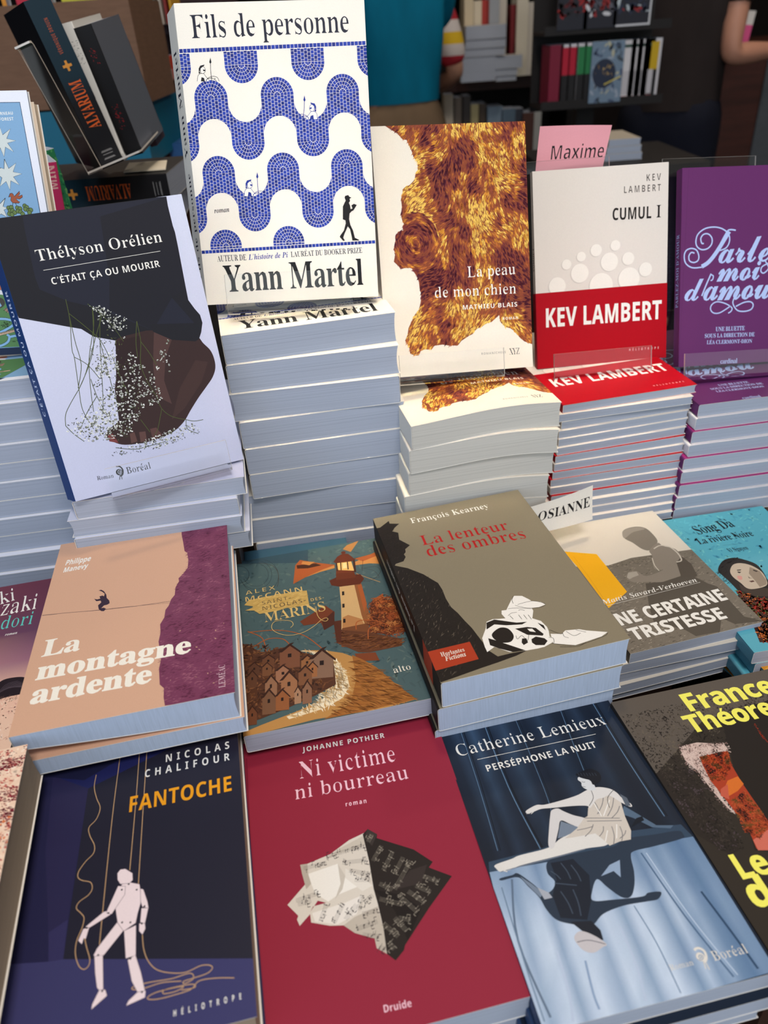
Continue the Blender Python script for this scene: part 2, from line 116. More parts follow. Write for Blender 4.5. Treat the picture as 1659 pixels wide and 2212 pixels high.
'G':{'A':(116,[[0,0,42,120,31,0,43,-120,-28,0,-8,29,-44,0,-9,-29],[42,50,32,0,-9,28,-2,7,-3,9,-2,8,-2,-9,-3,-9,-2,-6]]),
'B':(113,[[15,0,0,120,37,0,21,-2,16,-5,9,-9,3,-15,-1,-9,-4,-8,-14,-8,0,-1,11,-4,8,-9,3,-15,-3,-15,-9,-11,-14,-7,-18,-2],[40,72,15,0,16,4,4,10,-5,10,-16,3,-14,0],[40,21,17,0,16,4,5,12,-5,11,-17,4,-16,0]]),
'C':(107,[[64,-2,-17,2,-14,6,-10,9,-8,12,-4,15,-1,18,1,17,5,15,8,12,11,10,14,6,17,2,9,-1,9,-2,9,-2,8,-4,-8,-20,-14,5,-13,2,-13,-2,-9,-9,-6,-12,-2,-17,2,-17,5,-13,9,-8,14,-3,15,2,16,5,0,-21,-16,-5]]),
'D':(125,[[15,0,0,120,38,0,17,-2,15,-5,13,-8,9,-12,6,-14,2,-18,-5,-27,-13,-19,-13,-8,-16,-5,-19,-2],[40,21,11,0,21,4,12,14,4,21,-2,18,-7,12,-10,7,-15,2,-14,0]]),
'E':(94,[[15,0,0,120,69,0,0,-21,-44,0,0,-26,41,0,0,-21,-41,0,0,-31,44,0,0,-21]]),
'F':(93,[[15,0,0,120,69,0,0,-21,-44,0,0,-31,41,0,0,-21,-41,0,0,-47]]),
'H':(129,[[15,0,0,120,25,0,0,-47,48,0,0,47,25,0,0,-120,-25,0,0,52,-48,0,0,-52]]),
'I':(66,[[5,0,0,14,15,7,0,78,-15,6,0,15,55,0,0,-15,-15,-6,0,-78,15,-7,0,-14]]),
'J':(56,[[3,-35,-9,0,-6,2,0,21,5,-1,6,-1,8,2,6,6,2,14,0,112,25,0,0,-112,-1,-14,-3,-11,-6,-8,-8,-6,-9,-3]]),
'K':(112,[[15,0,0,120,25,0,0,-55,5,7,6,7,32,41,28,0,-42,-53,42,-67,-28,0,-32,51,-11,-8,0,-43]]),
'L':(95,[[15,0,0,120,25,0,0,-99,49,0,0,-21]]),
'M':(159,[[15,0,0,120,35,0,28,-92,1,0,30,92,34,0,0,-120,-23,0,0,57,0,13,0,14,1,10,-1,0,-31,-94,-23,0,-29,94,-1,0,1,-10,1,-14,0,-14,0,-56]]),
'N':(137,[[15,0,0,120,32,0,52,-90,1,0,-1,17,0,16,0,57,22,0,0,-120,-32,0,-52,91,-1,0,1,-17,1,-18,0,-56]]),
'O':(134,[[67,-2,-18,2,-14,6,-11,9,-8,13,-5,15,-1,17,1,18,5,15,8,12,11,9,14,6,18,2,18,-2,14,-6,11,-9,8,-12,4,-15,2,-18,-2,-17,-4,-15,-8,-13,-11,-9,-14,-6],[67,20,14,2,9,8,5,13,2,17,-2,17,-5,13,-9,8,-14,3,-14,-3,-9,-8,-6,-13,-2,-17,2,-17,6,-13,9,-8]]),
'P':(106,[[15,0,0,120,38,0,20,-3,14,-7,8,-12,3,-16,-1,-10,-3,-9,-6,-8,-9,-7,-12,-4,-16,-1,-11,0,0,-43],[40,63,9,0,9,2,8,3,6,14,-5,13,-15,4,-12,0]]),
'Q':(134,[[91,-29,-22,27,-2,0,-18,2,-14,6,-11,9,-8,13,-5,15,-1,17,1,18,5,15,8,12,11,9,14,6,18,2,18,-2,14,-6,11,-9,8,-12,4,-15,2,-18,-2,-19,-5,-16,-10,-12,-13,-9,29,-33],[67,20,14,2,9,8,5,13,2,17,-2,17,-5,13,-9,8,-14,3,-14,-3,-9,-8,-6,-13,-2,-17,2,-17,6,-13,9,-8]]),
'R':(111,[[15,0,0,120,35,0,21,-2,15,-7,9,-11,3,-16,-3,-14,-8,-11,-11,-7,35,-52,-28,0,-29,46,-14,0,0,-46],[40,67,9,0,10,1,8,3,5,12,-6,12,-7,3,-11,1,-8,0]]),
'S':(93,[[42,-2,-18,2,-16,6,0,23,8,-3,9,-4,10,-2,9,-1,13,4,4,9,-7,11,-7,4,-9,5,-9,4,-10,7,-7,10,-3,14,3,15,8,11,13,6,17,3,9,-1,9,-2,8,-2,9,-4,-8,-20,-15,6,-13,1,-11,-3,-4,-9,6,-10,7,-4,10,-5,8,-4,7,-5,10,-11,4,-16,-3,-14,-9,-11,-14,-7]]),
'T':(98,[[36,0,0,99,-33,0,0,21,91,0,0,-21,-33,0,0,-99]]),
'U':(127,[[63,-2,-21,3,-15,9,-10,15,-3,18,0,77,26,0,0,-73,1,-13,5,-8,7,-5,11,-1,10,1,8,5,4,9,1,12,0,73,26,0,0,-78,-2,-12,-4,-10,-7,-9,-9,-7,-13,-4]]),
'V':(110,[[41,0,-41,120,26,0,22,-71,2,-7,3,-11,2,-9,1,9,3,11,2,7,22,71,26,0,-41,-120]]),
'X':(112,[[0,0,40,62,-37,58,28,0,25,-43,26,43,27,0,-37,-60,40,-60,-29,0,-28,45,-28,-45]]),
'a':(102,[[35,-2,-11,2,-9,5,-6,10,-2,12,3,13,7,9,13,5,18,3,16,0,0,4,-4,11,-10,3,-13,-2,-13,-5,-8,17,16,6,9,2,10,1,16,-2,12,-6,7,-11,3,-14,0,-61,-18,0,-5,12,-13,-10,-7,-3],[45,17,13,4,6,14,0,7,-10,0,-17,-4,-4,-11,3,-8]]),
'c':(87,[[50,-2,-18,3,-13,9,-9,14,-2,21,1,16,4,12,7,9,9,6,11,4,13,1,16,-1,12,-5,-7,-19,-11,4,-10,1,-15,-7,-5,-20,1,-12,4,-9,15,-6,13,2,12,6,0,-22,-12,-5]]),
'd':(107,[[42,-2,-14,3,-11,9,-7,15,-2,21,2,20,7,15,12,9,14,3,16,-4,10,-9,1,0,-1,8,-1,10,0,30,25,0,0,-128,-19,0,-5,12,-1,0,-10,-10],[51,18,14,6,4,8,1,11,0,3,-1,11,-3,9,-15,7,-13,-7,-4,-9,-1,-12,1,-11,4,-9]]),
'e':(100,[[55,-2,-13,2,-12,3,-9,7,-7,9,-5,12,-1,14,1,15,4,12,7,9,8,7,11,4,12,1,17,-2,13,-8,8,-14,3,-17,0,-12,-59,0,2,-10,4,-7,7,-5,10,-1,16,2,15,5,0,-19,-14,-5,-9,-1],[33,56,36,0,-5,14,-13,6,-12,-5]]),
'h':(111,[[13,0,0,128,25,0,0,-26,0,-13,-1,-9,1,0,12,10,15,3,13,-2,11,-6,6,-10,3,-15,0,-60,-25,0,0,54,-4,14,-11,5,-16,-7,-3,-10,-1,-13,0,-43]]),
'i':(52,[[26,103,-10,3,-4,9,4,10,10,3,9,-3,4,-10,-4,-9],[13,0,0,92,25,0,0,-92]]),
'l':(52,[[13,0,0,128,25,0,0,-128]]),
'm':(165,[[13,0,0,92,19,0,4,-12,1,0,11,10,16,3,17,-3,11,-10,2,0,11,10,16,3,13,-2,10,-6,6,-10,2,-15,0,-60,-25,0,0,54,-3,14,-11,5,-14,-7,-3,-8,-1,-12,0,-46,-25,0,0,54,-3,14,-11,5,-14,-7,-3,-10,-1,-13,0,-43]]),
'n':(111,[[13,0,0,92,19,0,4,-12,1,0,12,10,16,3,13,-2,11,-6,6,-10,3,-15,0,-60,-25,0,0,54,-4,14,-11,5,-16,-7,-3,-10,-1,-13,0,-43]]),
'o':(104,[[52,-2,-12,2,-11,4,-9,7,-7,9,-4,12,-1,14,3,20,8,15,15,9,18,3,12,-1,11,-4,9,-7,7,-9,4,-12,1,-14,-3,-20,-9,-15,-14,-10],[52,18,14,7,4,9,1,12,-1,12,-4,8,-14,7,-14,-7,-4,-8,-1,-12,1,-12,4,-9]]),
'p':(107,[[13,-40,0,132,20,0,4,-12,1,0,10,9,16,4,14,-3,11,-9,7,-14,3,-21,-3,-21,-7,-15,-11,-9,-15,-3,-15,4,-10,8,-1,0,1,-13,0,-37],[56,19,13,7,3,8,1,12,-4,21,-13,6,-14,-6,-3,-7,-1,-11,0,-3,1,-12,3,-8]]),
'r':(77,[[13,0,0,92,19,0,4,-16,1,0,11,12,16,5,5,0,4,0,-2,-24,-4,1,-4,0,-12,-2,-9,-8,-4,-13,0,-47]]),
'u':(111,[[45,-2,-13,2,-11,6,-6,11,-2,15,0,60,25,0,0,-54,3,-15,11,-5,16,8,3,10,1,13,0,43,25,0,0,-92,-19,0,-3,12,-2,0,-12,-10]]),
'v':(96,[[35,0,-35,92,26,0,18,-53,2,-9,1,-9,1,0,1,9,3,9,17,53,27,0,-35,-92]]),
'x':(97,[[1,0,31,47,-30,45,29,0,18,-30,17,30,29,0,-30,-45,31,-47,-28,0,-19,31,-20,-31]]),
'y':(96,[[18,-40,-7,0,-5,1,0,20,4,-1,6,0,12,5,7,11,1,5,-36,91,27,0,18,-52,2,-8,1,-8,2,8,2,8,17,52,27,0,-39,-104,-7,-12,-8,-9,-11,-6]])}}   # contours as steps in 1/250 em
ART = {
'fantoche':[
('p',(38,38,72),[0,0,132.2,0,132.2,200.6,0,200.6],0),
('p',(28,27,50),[-49.4,205,-3.7,193.2,3.3,63.9,-10.3,27.9],0),
('p',(60,60,104),[-10.3,27.9,-0.3,56.4,25.2,51.9,32.8,51.3,130.9,28.1,143.6,25.1,138,-33.9,-4,-0.8],0),
('p',(52,50,92),[23,67.7,32.7,72.5,32.8,51.3,25.2,51.9],0),
('p',(44,42,78),[10.8,176.5,35.1,156.6,32.7,72.5,23,67.7,14.1,117.9],0),
('p',(34,38,88),[-3.8,184.1,81,190.4,95.3,178.4,35.1,156.6,16.9,168.6],0),
('p',(37,37,52),[35.1,156.6,95.3,177.8,147,177.5,135.3,27.1,32.8,51.3],0),
('p',(30,32,62),[-3.3,183.9,66.1,180.6,31.8,163.6,-2,176.0],0),
('l',(196,160,120),0.45,[53.8,177.1,52.1,127.8,51.3,54.4],1),
('l',(196,160,120),0.45,[66.5,177.2,66.1,140.4,65,93.5],1),
('l',(196,160,120),0.45,[71.4,177.2,70.9,134.5,70.4,83.8],1),
('l',(196,160,120),0.45,[39.3,166,38.9,156.8,41.2,147.8,44.1,140.1,42.4,132.5,38.5,127.9,39.5,122.2,42.9,114.9,42.9,109.6,38.9,105.5,35.5,100.2,35.5,96.3,38.2,93.8,43,91.5,44.3,87.3,42.4,84,37.8,81.3,36.6,77.9,39.4,74.5,41.5,71.2,41,66,38.9,59.5,38.9,52.8,41.2,46.4,44,43.5,46.4,44.4,46.9,47.9,44.5,54.8,42.9,60.3],1),
('l',(196,160,120),0.45,[74,54.1,75,46.6,77.6,39.7,82.4,34.1,89.9,30.7,97.4,29.3,105,30.7,109.6,29.8,111,28,108.2,26.1,101.6,25.5,96.2,25.1,96.6,23.9,100.7,24.9,101,27.2,98.3,28.4,90,27.9,78.4,28.8,70.7,28.6,70.5,27.3,75.3,26.5,85,27.1,95,25.5],1),
('l',(196,160,120),0.45,[122,20.6,112.3,22.8,104,23.4,99.9,20.4,91.7,19.7,83.6,19.7,78.7,20.7,78.5,22.1,83.5,23.2,94.2,23,95.8,22.2,91.7,21.2,86.4,21.5,85.8,22.9,89.2,23.4,99.9,22.8,102.2,21.3,100.3,20.7,95,21.2],1),
('l',(120,104,120),0.5,[64.1,58.6,70.2,60.2,70.9,44.2,65.9,43.8,64.1,58.6],0),
('p',(240,224,230),[64.1,58.6,70.2,60.2,70.9,44.2,65.9,43.8],0),
('l',(120,104,120),0.5,[67,42.7,70.7,44.3,74,34.9,76.5,25.2,72.8,25.7,69.7,31.6,67,42.7],0),
('p',(240,224,230),[67,42.7,70.7,44.3,74,34.9,76.5,25.2,72.8,25.7,69.7,31.6],0),
('l',(120,104,120),0.5,[72.9,25.4,76.9,25.1,76.7,22.1,67.5,20.4,68.6,22.4,72.9,25.4],0),
('p',(240,224,230),[72.9,25.4,76.9,25.1,76.7,22.1,67.5,20.4,68.6,22.4],0),
('l',(120,104,120),0.5,[64.3,65.2,64,59.5,54,48.3,50.7,47,48.8,49.5,50.2,52.5,60.8,65.2,64.3,65.2],0),
('p',(240,224,230),[64.3,65.2,64,59.5,54,48.3,50.7,47,48.8,49.5,50.2,52.5,60.8,65.2],0),
('l',(120,104,120),0.5,[49.3,48.6,53.5,48.4,55.2,31.1,53.5,30.8,52.1,32.6,50.5,40.1,49.3,48.6],0),
('p',(240,224,230),[49.3,48.6,53.5,48.4,55.2,31.1,53.5,30.8,52.1,32.6,50.5,40.1],0),
('l',(120,104,120),0.5,[56.3,30.5,57.4,27.5,50.2,22.8,50.4,25,53.4,31.1,56.3,30.5],0),
('p',(240,224,230),[56.3,30.5,57.4,27.5,50.2,22.8,50.4,25,53.4,31.1],0),
('l',(120,104,120),0.5,[71.9,80.5,73.3,79.7,75.9,72,76.7,68.1,73.3,69.9,71.4,75.9,71.9,80.5],0),
('p',(240,224,230),[71.9,80.5,73.3,79.7,75.9,72,76.7,68.1,73.3,69.9,71.4,75.9],0),
('l',(120,104,120),0.5,[76.5,68.2,75,60,72.6,61.4,72.9,69,76.5,68.2],0),
('p',(240,224,230),[76.5,68.2,75,60,72.6,61.4,72.9,69.0],0),
('l',(120,104,120),0.5,[72.1,60.7,75,60,75.4,57.2,74,54.3,72.2,56.7,72.1,60.7],0),
('p',(240,224,230),[72.1,60.7,75,60,75.4,57.2,74,54.3,72.2,56.7],0),
('l',(120,104,120),0.5,[61.2,85.8,64.8,86.1,71,83.4,71.6,80.1,72.1,72,70.8,66.8,70,61.6,63.8,58.7,60.3,64,58.5,72.6,59.2,81.7,61.2,85.8],0),
('p',(240,224,230),[61.2,85.8,64.8,86.1,71,83.4,71.6,80.1,72.1,72,70.8,66.8,70,61.6,63.8,58.7,60.3,64,58.5,72.6,59.2,81.7],0),
('l',(120,104,120),0.5,[56.3,72.2,55.7,69.6,44.4,64.8,43,66,52,71.9,56.3,72.2],0),
('p',(240,224,230),[56.3,72.2,55.7,69.6,44.4,64.8,43,66,52,71.9],0),
('l',(120,104,120),0.5,[44.8,65.1,43.6,59.3,42.5,60,41.8,57,39.8,59.3,41.8,65,44.8,65.1],0),
('p',(240,224,230),[44.8,65.1,43.6,59.3,42.5,60,41.8,57,39.8,59.3,41.8,65.0],0),
('l',(120,104,120),0.5,[59,85.2,63.1,84.1,63,79.4,56.5,69.8,53.8,71,54.1,72.7,59,85.2],0),
('p',(240,224,230),[59,85.2,63.1,84.1,63,79.4,56.5,69.8,53.8,71,54.1,72.7],0),
('l',(120,104,120),0.5,[62.4,94.8,66.6,91.1,67,87,65.3,85.5,60.2,86.3,58.5,89.2,58.1,93.2,59.6,95.1,62.4,94.8],0),
('p',(240,224,230),[62.4,94.8,66.6,91.1,67,87,65.3,85.5,60.2,86.3,58.5,89.2,58.1,93.2,59.6,95.1],0),
('c',(50,44,56),(64.95,85.03),0.55,0.55),
('c',(50,44,56),(61.21,82.58),0.55,0.55),
('c',(50,44,56),(69.64,80.51),0.55,0.55),
('c',(50,44,56),(74.45,69.77),0.55,0.55),
('c',(50,44,56),(73.46,60.34),0.55,0.55),
('c',(50,44,56),(54.7,70.75),0.55,0.55),
('c',(50,44,56),(43.72,65.18),0.55,0.55),
('c',(50,44,56),(62.65,63.59),0.55,0.55),
('c',(50,44,56),(67.16,62.49),0.55,0.55),
('c',(50,44,56),(51.15,48.98),0.55,0.55),
('c',(50,44,56),(68.29,43.03),0.55,0.55),
('c',(50,44,56),(54.87,30.26),0.55,0.55),
('c',(50,44,56),(75.16,24.95),0.55,0.55),
('t',(240,238,232),'G','NICOLAS',(84.24,164.34),0.45,41.98,5.87,0,0.42,0),
('t',(240,238,232),'G','CHALIFOUR',(70.95,155.71),-0.44,55.05,5.83,0,0.42,0),
('t',(236,160,30),'G','FANTOCHE',(62.35,132.26),-0.43,63.78,11.14,0,0.02,0),
('t',(240,238,232),'G','HÉLIOTROPE',(91.21,9.72),-0.02,33.85,2.88,0,0.95,0)],
'victime':[
('p',(150,40,62),[0,0,142.3,0,142.3,210,0,210.0],0),
('l',(120,26,46),0.5,[2.6,196.1,-0.3,21.0],0),
('t',(240,238,232),'G','JOHANNE POTHIER',(42.46,190.82),-2.86,60.09,4.39,0,0.12,0),
('t',(250,205,220),'S','Ni victime',(38.32,168.4),-2.64,67.69,14.57,-0.03,0,0),
('t',(250,205,220),'S','ni bourreau',(33.44,152.37),-2.64,77.7,11.52,-0.03,0,0),
('t',(250,205,220),'G','roman',(65.62,138.29),-3.55,13.9,3.39,0,0.2,0),
('t',(250,205,220),'G','Druide',(65.12,10.58),-2.39,14.65,3.67,-0.01,0,0),
('p',(222,214,202),[31.2,104.5,35.7,104,50.4,106.8,63.6,113.4,74,116,75.3,113.1,73.3,81,73.2,69,73.6,54.1,72.8,39,67.6,43.6,67.6,49,57.1,54.9,51.5,60.8,44,62.4,33.5,67,33.5,72.1,26.8,66.7,25.6,70.7,26.6,72.8,21,80.9,34.3,92.3,31.6,99.3],0),
('p',(150,42,64),[33.7,73.2,38.9,79,43.7,76.5,35.7,76.2],0),
('p',(196,186,172),[51.5,60.8,58.7,64,72.8,66.8,73.6,54.1,72.8,39,67.6,43.6,67.6,49,57.1,54.9],0),
('p',(244,240,232),[34.9,97.2,54.1,99.3,57.4,90.1,65.3,81.9,51,79.5,44.9,76.8,37.9,84.0],0),
('p',(206,198,186),[54.1,99.3,57.4,90.1,54.3,82.2,48.9,77,53.8,86.0],0),
('p',(232,226,216),[58.2,95,67.3,86.3,72.5,80,65.8,78.1,57.2,88.9],0),
('p',(238,232,224),[34.7,72.4,54.7,73.8,65.4,75.8,60.1,65.4,48.3,62.1,35.7,67.0],0),
('p',(188,178,164),[31.2,104.5,35.7,104,35.4,97,36.4,90.5,33.1,87.7,31.7,98.0],0),
('p',(205,196,182),[47.6,104.2,55.6,108.8,72.3,113.9,75,111.8,72.3,107.1,60,106.3],0),
('notes',(52,44,50),[33,101.5,47.3,101.7,47.8,105.5,71.2,107.4,64.9,106.3,73.5,106.8,57,99.1,72.3,97.1,60.2,93.2,72.2,87.5,62.6,86.3,72.1,83.8,26.2,82.2,40.1,83.5,27.1,79.6,35.1,79.9,38.9,66.2,43.6,75.4,46.4,63.7,53.5,73.5,53.1,63.8,61,71,61.5,67.3,65.4,75.8,65.6,71,71.4,74.2,58.5,56.8,71,58.1,61.1,52.8,70.4,49.4,63.3,64.6,72.3,64.6,69.2,43.8,72.5,41.3]),
('p',(42,36,34),[76.6,118.1,81.8,112.8,80.9,110.3,101.8,96.7,111.2,85.7,108,82.7,120,73.9,101.6,58.3,83.4,41.3,82.3,38.9,76.5,34.6,72.6,39.2,73.6,54.1,73.2,69,72.6,77.5,73.3,96.2,72.8,115.2],0),
('p',(56,48,46),[96.3,83.8,107.3,84.8,101,73.9,84.7,74.4],0),
('p',(32,27,26),[72.6,77.5,88.3,69.9,97.3,59.4,85.5,43.4,82,62.1],0),
('p',(60,53,50),[76.6,118.1,81.8,112.8,77,105.8,73.3,112.3],0),
('notes',(150,142,128),[75.1,109,78.5,113.7,75.6,95.6,82.8,104.3,80.6,87.9,88.9,98.7,86.8,83.8,94.3,93.3,84.7,74.4,98.3,89.7,103.2,78.3,111.2,72.5,97.4,73.6,105.1,67.4,92.2,71.3,100.3,62.1,76.6,80.2,83.6,74.7,86.2,70.5,94.6,57.8,74.8,71,87.1,64.3,81.1,57.8,86.2,48.7,74,56.2,80.8,46.8,74.9,45,77.3,40.7,83.2,57.2,89.8,54.4])],
'perse':[
('p',(26,36,52),[0,0,131.3,0,131.3,209.2,0,209.2],0),
('g',24,13,[(27,38,54),(32,45,62),(47,65,88),(35,49,68),(60,83,111),(38,52,72),(28,39,55),(48,66,90),(51,71,95),(36,50,69),(33,45,63),(27,37,53),(36,50,69),(51,70,94),(41,57,78),(29,39,56),(26,36,51),(33,46,64),(40,56,76),(27,37,54),(24,33,48),(27,37,53),(39,54,74),(28,39,55),(27,37,53),(30,41,59),(50,69,93),(34,47,65),(59,82,109),(41,57,78),(30,41,58),(47,65,88),(51,70,95),(38,53,72),(30,42,59),(27,37,54),(36,49,68),(46,63,86),(37,51,71),(28,39,56),(26,36,52),(31,43,61),(40,55,76),(26,36,52),(24,33,48),(27,38,54),(36,50,69),(28,38,54),(27,38,54),(32,44,62),(47,64,87),(35,48,67),(58,81,108),(41,56,77),(29,40,57),(41,56,77),(53,74,99),(38,52,72),(31,43,60),(26,36,52),(34,47,66),(45,63,85),(40,55,76),(29,40,56),(25,34,50),(30,41,58),(40,55,76),(27,37,53),(24,32,47),(28,38,54),(35,49,68),(27,37,52),(26,36,52),(31,43,60),(46,64,87),(31,43,60),(54,75,100),(35,48,67),(29,39,56),(40,56,77),(51,71,96),(37,51,70),(30,41,58),(27,37,53),(32,44,62),(43,59,81),(38,52,72),(27,37,53),(25,34,49),(30,42,59),(38,52,72),(25,35,50),(23,32,47),(27,38,54),(34,47,66),(28,38,54),(27,37,53),(30,41,58),(42,58,80),(32,44,62),(52,72,97),(37,50,70),(28,38,55),(41,57,78),(50,69,93),(34,47,65),(29,40,56),(26,36,51),(31,43,60),(43,59,81),(38,53,73),(28,38,55),(25,34,49),(29,39,56),(36,49,68),(26,35,51),(23,32,47),(27,37,53),(35,48,66),(26,35,51),(26,36,52),(29,40,57),(42,58,79),(31,42,60),(50,70,94),(36,50,69),(26,36,52),(37,50,70),(46,64,86),(35,48,67),(28,38,55),(25,35,50),(31,43,61),(42,58,79),(34,48,66),(27,37,53),(24,34,49),(29,41,57),(34,47,66),(25,35,50),(24,32,47),(25,35,50),(33,46,64),(27,36,52),(26,35,51),(28,39,55),(41,57,78),(30,41,58),(44,61,83),(34,47,65),(27,37,54),(36,49,68),(42,58,79),(32,44,61),(29,39,56),(25,34,50),(31,43,61),(39,54,74),(33,46,64),(27,37,53),(25,34,49),(29,39,56),(33,45,64),(25,34,49),(23,32,47),(25,35,50),(33,46,64),(26,36,52),(25,34,50),(28,38,54),(40,55,75),(30,42,59),(47,65,88),(32,45,63),(26,36,51),(35,49,68),(43,60,81),(31,42,60),(27,37,53),(25,34,49),(30,41,58),(39,54,74),(35,48,66),(26,36,51),(24,33,47),(29,40,57),(34,48,66),(25,35,50),(23,32,46),(26,36,51),(33,45,63),(25,35,50),(25,35,50),(28,39,55),(37,52,71),(29,40,57),(41,57,78),(32,43,61),(26,35,51),(33,46,64),(40,55,76),(30,41,58),(27,38,54),(24,33,48),(30,41,58),(39,54,74),(33,46,64),(27,37,52),(24,33,48),(28,38,54),(30,42,59),(25,34,49),(23,31,46),(25,34,49),(31,43,60),(25,35,50),(25,34,49),(28,38,54),(36,49,68),(28,39,55),(39,54,74),(32,44,62),(26,35,51),(35,48,67),(37,51,71),(29,40,56),(26,36,52),(24,34,49),(28,38,54),(38,52,72),(32,45,62),(26,36,51),(24,33,48),(26,36,52),(31,43,61),(25,34,49),(23,31,46),(25,34,49),(29,40,57),(25,34,49),(24,33,48),(26,36,52),(35,48,67),(27,37,52),(36,50,69),(29,40,57),(25,34,49),(31,43,60),(38,53,73),(30,41,58),(25,35,50),(24,33,48),(27,37,54),(34,47,66),(30,41,58),(25,35,50),(24,32,47),(26,36,52),(29,40,57),(24,33,48),(23,31,45),(24,34,49),(29,40,57),(24,33,48),(24,33,47),(25,35,50),(32,44,62),(27,37,53),(38,52,72),(29,40,56),(25,34,50),(32,44,61),(34,47,66),(28,38,54),(25,35,50),(24,33,48),(27,37,53),(34,47,65),(29,40,57),(24,34,49),(23,32,47),(26,36,51),(28,39,55),(24,32,47),(23,31,45),(24,34,49),(29,40,56),(24,33,48),(24,33,48),(26,35,51),(30,41,59),(26,36,52),(33,45,64),(29,39,56),(24,34,49),(31,43,60),(34,46,65),(27,38,54),(25,35,50),(23,32,47),(26,35,51),(32,44,62),(27,37,53),(24,33,48),(23,32,46),(25,34,49),(27,37,53),(23,32,46),(23,31,45),(24,32,47),(26,36,52),(24,33,48)],[0.4,209.5,130.6,210.4,129.4,80.9,0.9,92.6]),
('l',(96,128,160),0.61,[34.3,208.1,32.5,145.1,36.1,96.1],1),
('l',(18,25,36),0.88,[36.4,207.6,34.3,144.6,37.8,95.7],1),
('l',(96,128,160),0.33,[58.1,210.4,54.9,136.2,51.6,114.6],1),
('l',(18,25,36),0.48,[60.2,209.9,56.7,135.8,53.4,114.2],1),
('l',(96,128,160),0.39,[94.2,209.8,89.2,168.6,86.3,142.1],1),
('l',(18,25,36),0.56,[96.2,209.3,91.1,168.1,88.2,141.6],1),
('l',(96,128,160),0.61,[118.9,210.1,119,148.2,120.7,99.4],1),
('l',(18,25,36),0.88,[120.9,209.5,120.9,147.7,122.5,99.0],1),
('l',(96,128,160),0.39,[15.7,208.7,13.7,153.1,10.2,100.9],1),
('l',(18,25,36),0.56,[17.8,208.2,15.6,152.6,11.9,100.5],1),
('p',(52,72,94),[2.4,95,36.1,96.1,58.2,98,127.5,91.7,130.6,80.6,79.3,85.8,27.3,87,0.8,88.5],0),
('g',24,10,[(139,164,193),(138,163,193),(124,150,182),(142,166,195),(149,173,201),(120,147,180),(145,169,198),(144,168,197),(138,162,193),(123,149,182),(147,171,199),(136,161,191),(117,145,178),(146,170,198),(144,168,197),(128,154,186),(106,135,170),(138,163,193),(115,143,176),(124,151,183),(102,132,167),(93,124,161),(110,139,173),(106,135,170),(153,176,203),(145,169,198),(130,155,187),(149,173,201),(154,176,204),(127,153,185),(159,181,208),(161,183,209),(148,172,200),(128,154,186),(160,182,209),(153,176,203),(124,150,182),(154,177,205),(162,183,210),(140,164,194),(113,141,174),(143,167,196),(119,147,179),(135,160,190),(108,137,171),(95,125,162),(114,142,175),(111,139,173),(162,184,210),(154,177,205),(136,161,191),(162,184,210),(168,189,215),(132,158,188),(168,189,215),(181,200,224),(155,177,205),(140,165,194),(170,190,216),(165,187,213),(130,156,187),(163,185,211),(171,192,217),(143,167,197),(116,143,177),(156,178,206),(125,151,183),(138,163,193),(109,137,172),(97,127,163),(116,144,177),(116,144,177),(178,197,221),(169,190,215),(146,170,199),(177,197,221),(188,206,229),(142,166,196),(178,197,221),(192,210,232),(172,192,217),(146,169,198),(187,205,228),(179,198,222),(136,161,191),(174,194,219),(185,203,226),(159,181,208),(121,148,181),(173,193,218),(134,159,190),(143,167,197),(111,139,173),(97,128,163),(120,147,180),(118,145,178),(196,213,234),(184,203,226),(152,175,203),(189,208,230),(193,211,232),(148,171,200),(194,211,233),(195,212,234),(173,193,218),(158,180,207),(193,210,232),(182,201,225),(143,168,197),(193,210,232),(193,211,233),(164,186,212),(125,151,183),(178,198,222),(133,159,189),(152,175,203),(117,144,178),(99,129,165),(125,152,184),(118,145,178),(187,205,228),(180,200,223),(151,174,202),(190,208,230),(203,219,239),(145,169,198),(197,214,235),(200,216,237),(182,201,224),(157,179,207),(193,210,232),(187,205,228),(144,168,197),(195,212,234),(198,215,236),(169,190,215),(128,154,185),(181,200,223),(134,159,190),(145,169,198),(114,142,175),(98,128,164),(125,152,183),(120,147,180),(191,209,231),(174,194,219),(156,178,206),(186,205,227),(191,209,231),(152,175,203),(192,210,232),(195,213,234),(184,203,226),(151,174,202),(193,211,233),(187,206,228),(144,168,197),(191,209,231),(204,221,241),(166,187,213),(124,151,183),(174,194,219),(129,155,186),(149,172,200),(114,142,175),(98,128,164),(124,150,182),(117,144,178),(186,205,228),(177,196,221),(158,181,207),(177,197,221),(196,213,235),(146,170,199),(194,212,233),(199,216,237),(176,196,220),(154,176,204),(197,214,235),(188,206,229),(141,166,195),(195,213,234),(195,213,234),(164,185,211),(123,149,182),(173,193,218),(132,158,189),(146,170,199),(110,139,173),(97,127,163),(120,148,180),(117,145,178),(195,212,234),(182,201,224),(155,178,205),(179,198,222),(194,212,233),(146,170,198),(190,208,231),(203,219,240),(174,194,219),(152,175,203),(200,217,238),(177,197,221),(145,169,198),(196,213,235),(206,222,242),(165,186,212),(125,152,184),(179,199,223),(129,155,187),(146,170,199),(111,140,173),(97,127,163),(121,148,181),(115,143,176),(192,209,231),(181,200,224),(149,173,201),(188,206,229),(199,215,236),(149,172,200),(190,208,231),(201,218,238),(174,194,219),(155,177,205),(188,207,229),(184,203,226),(144,168,197),(189,207,230),(203,219,240),(172,192,217),(127,154,185),(173,193,218),(129,155,186),(141,165,195),(108,137,171),(96,127,163),(117,144,177),(112,140,174)],[0.8,88.5,130.2,82.2,129.4,0.7,-7,-1.8]),
('l',(70,100,134),0.9,[94.1,79.4,98.9,38.1,106.1,2.9],1),
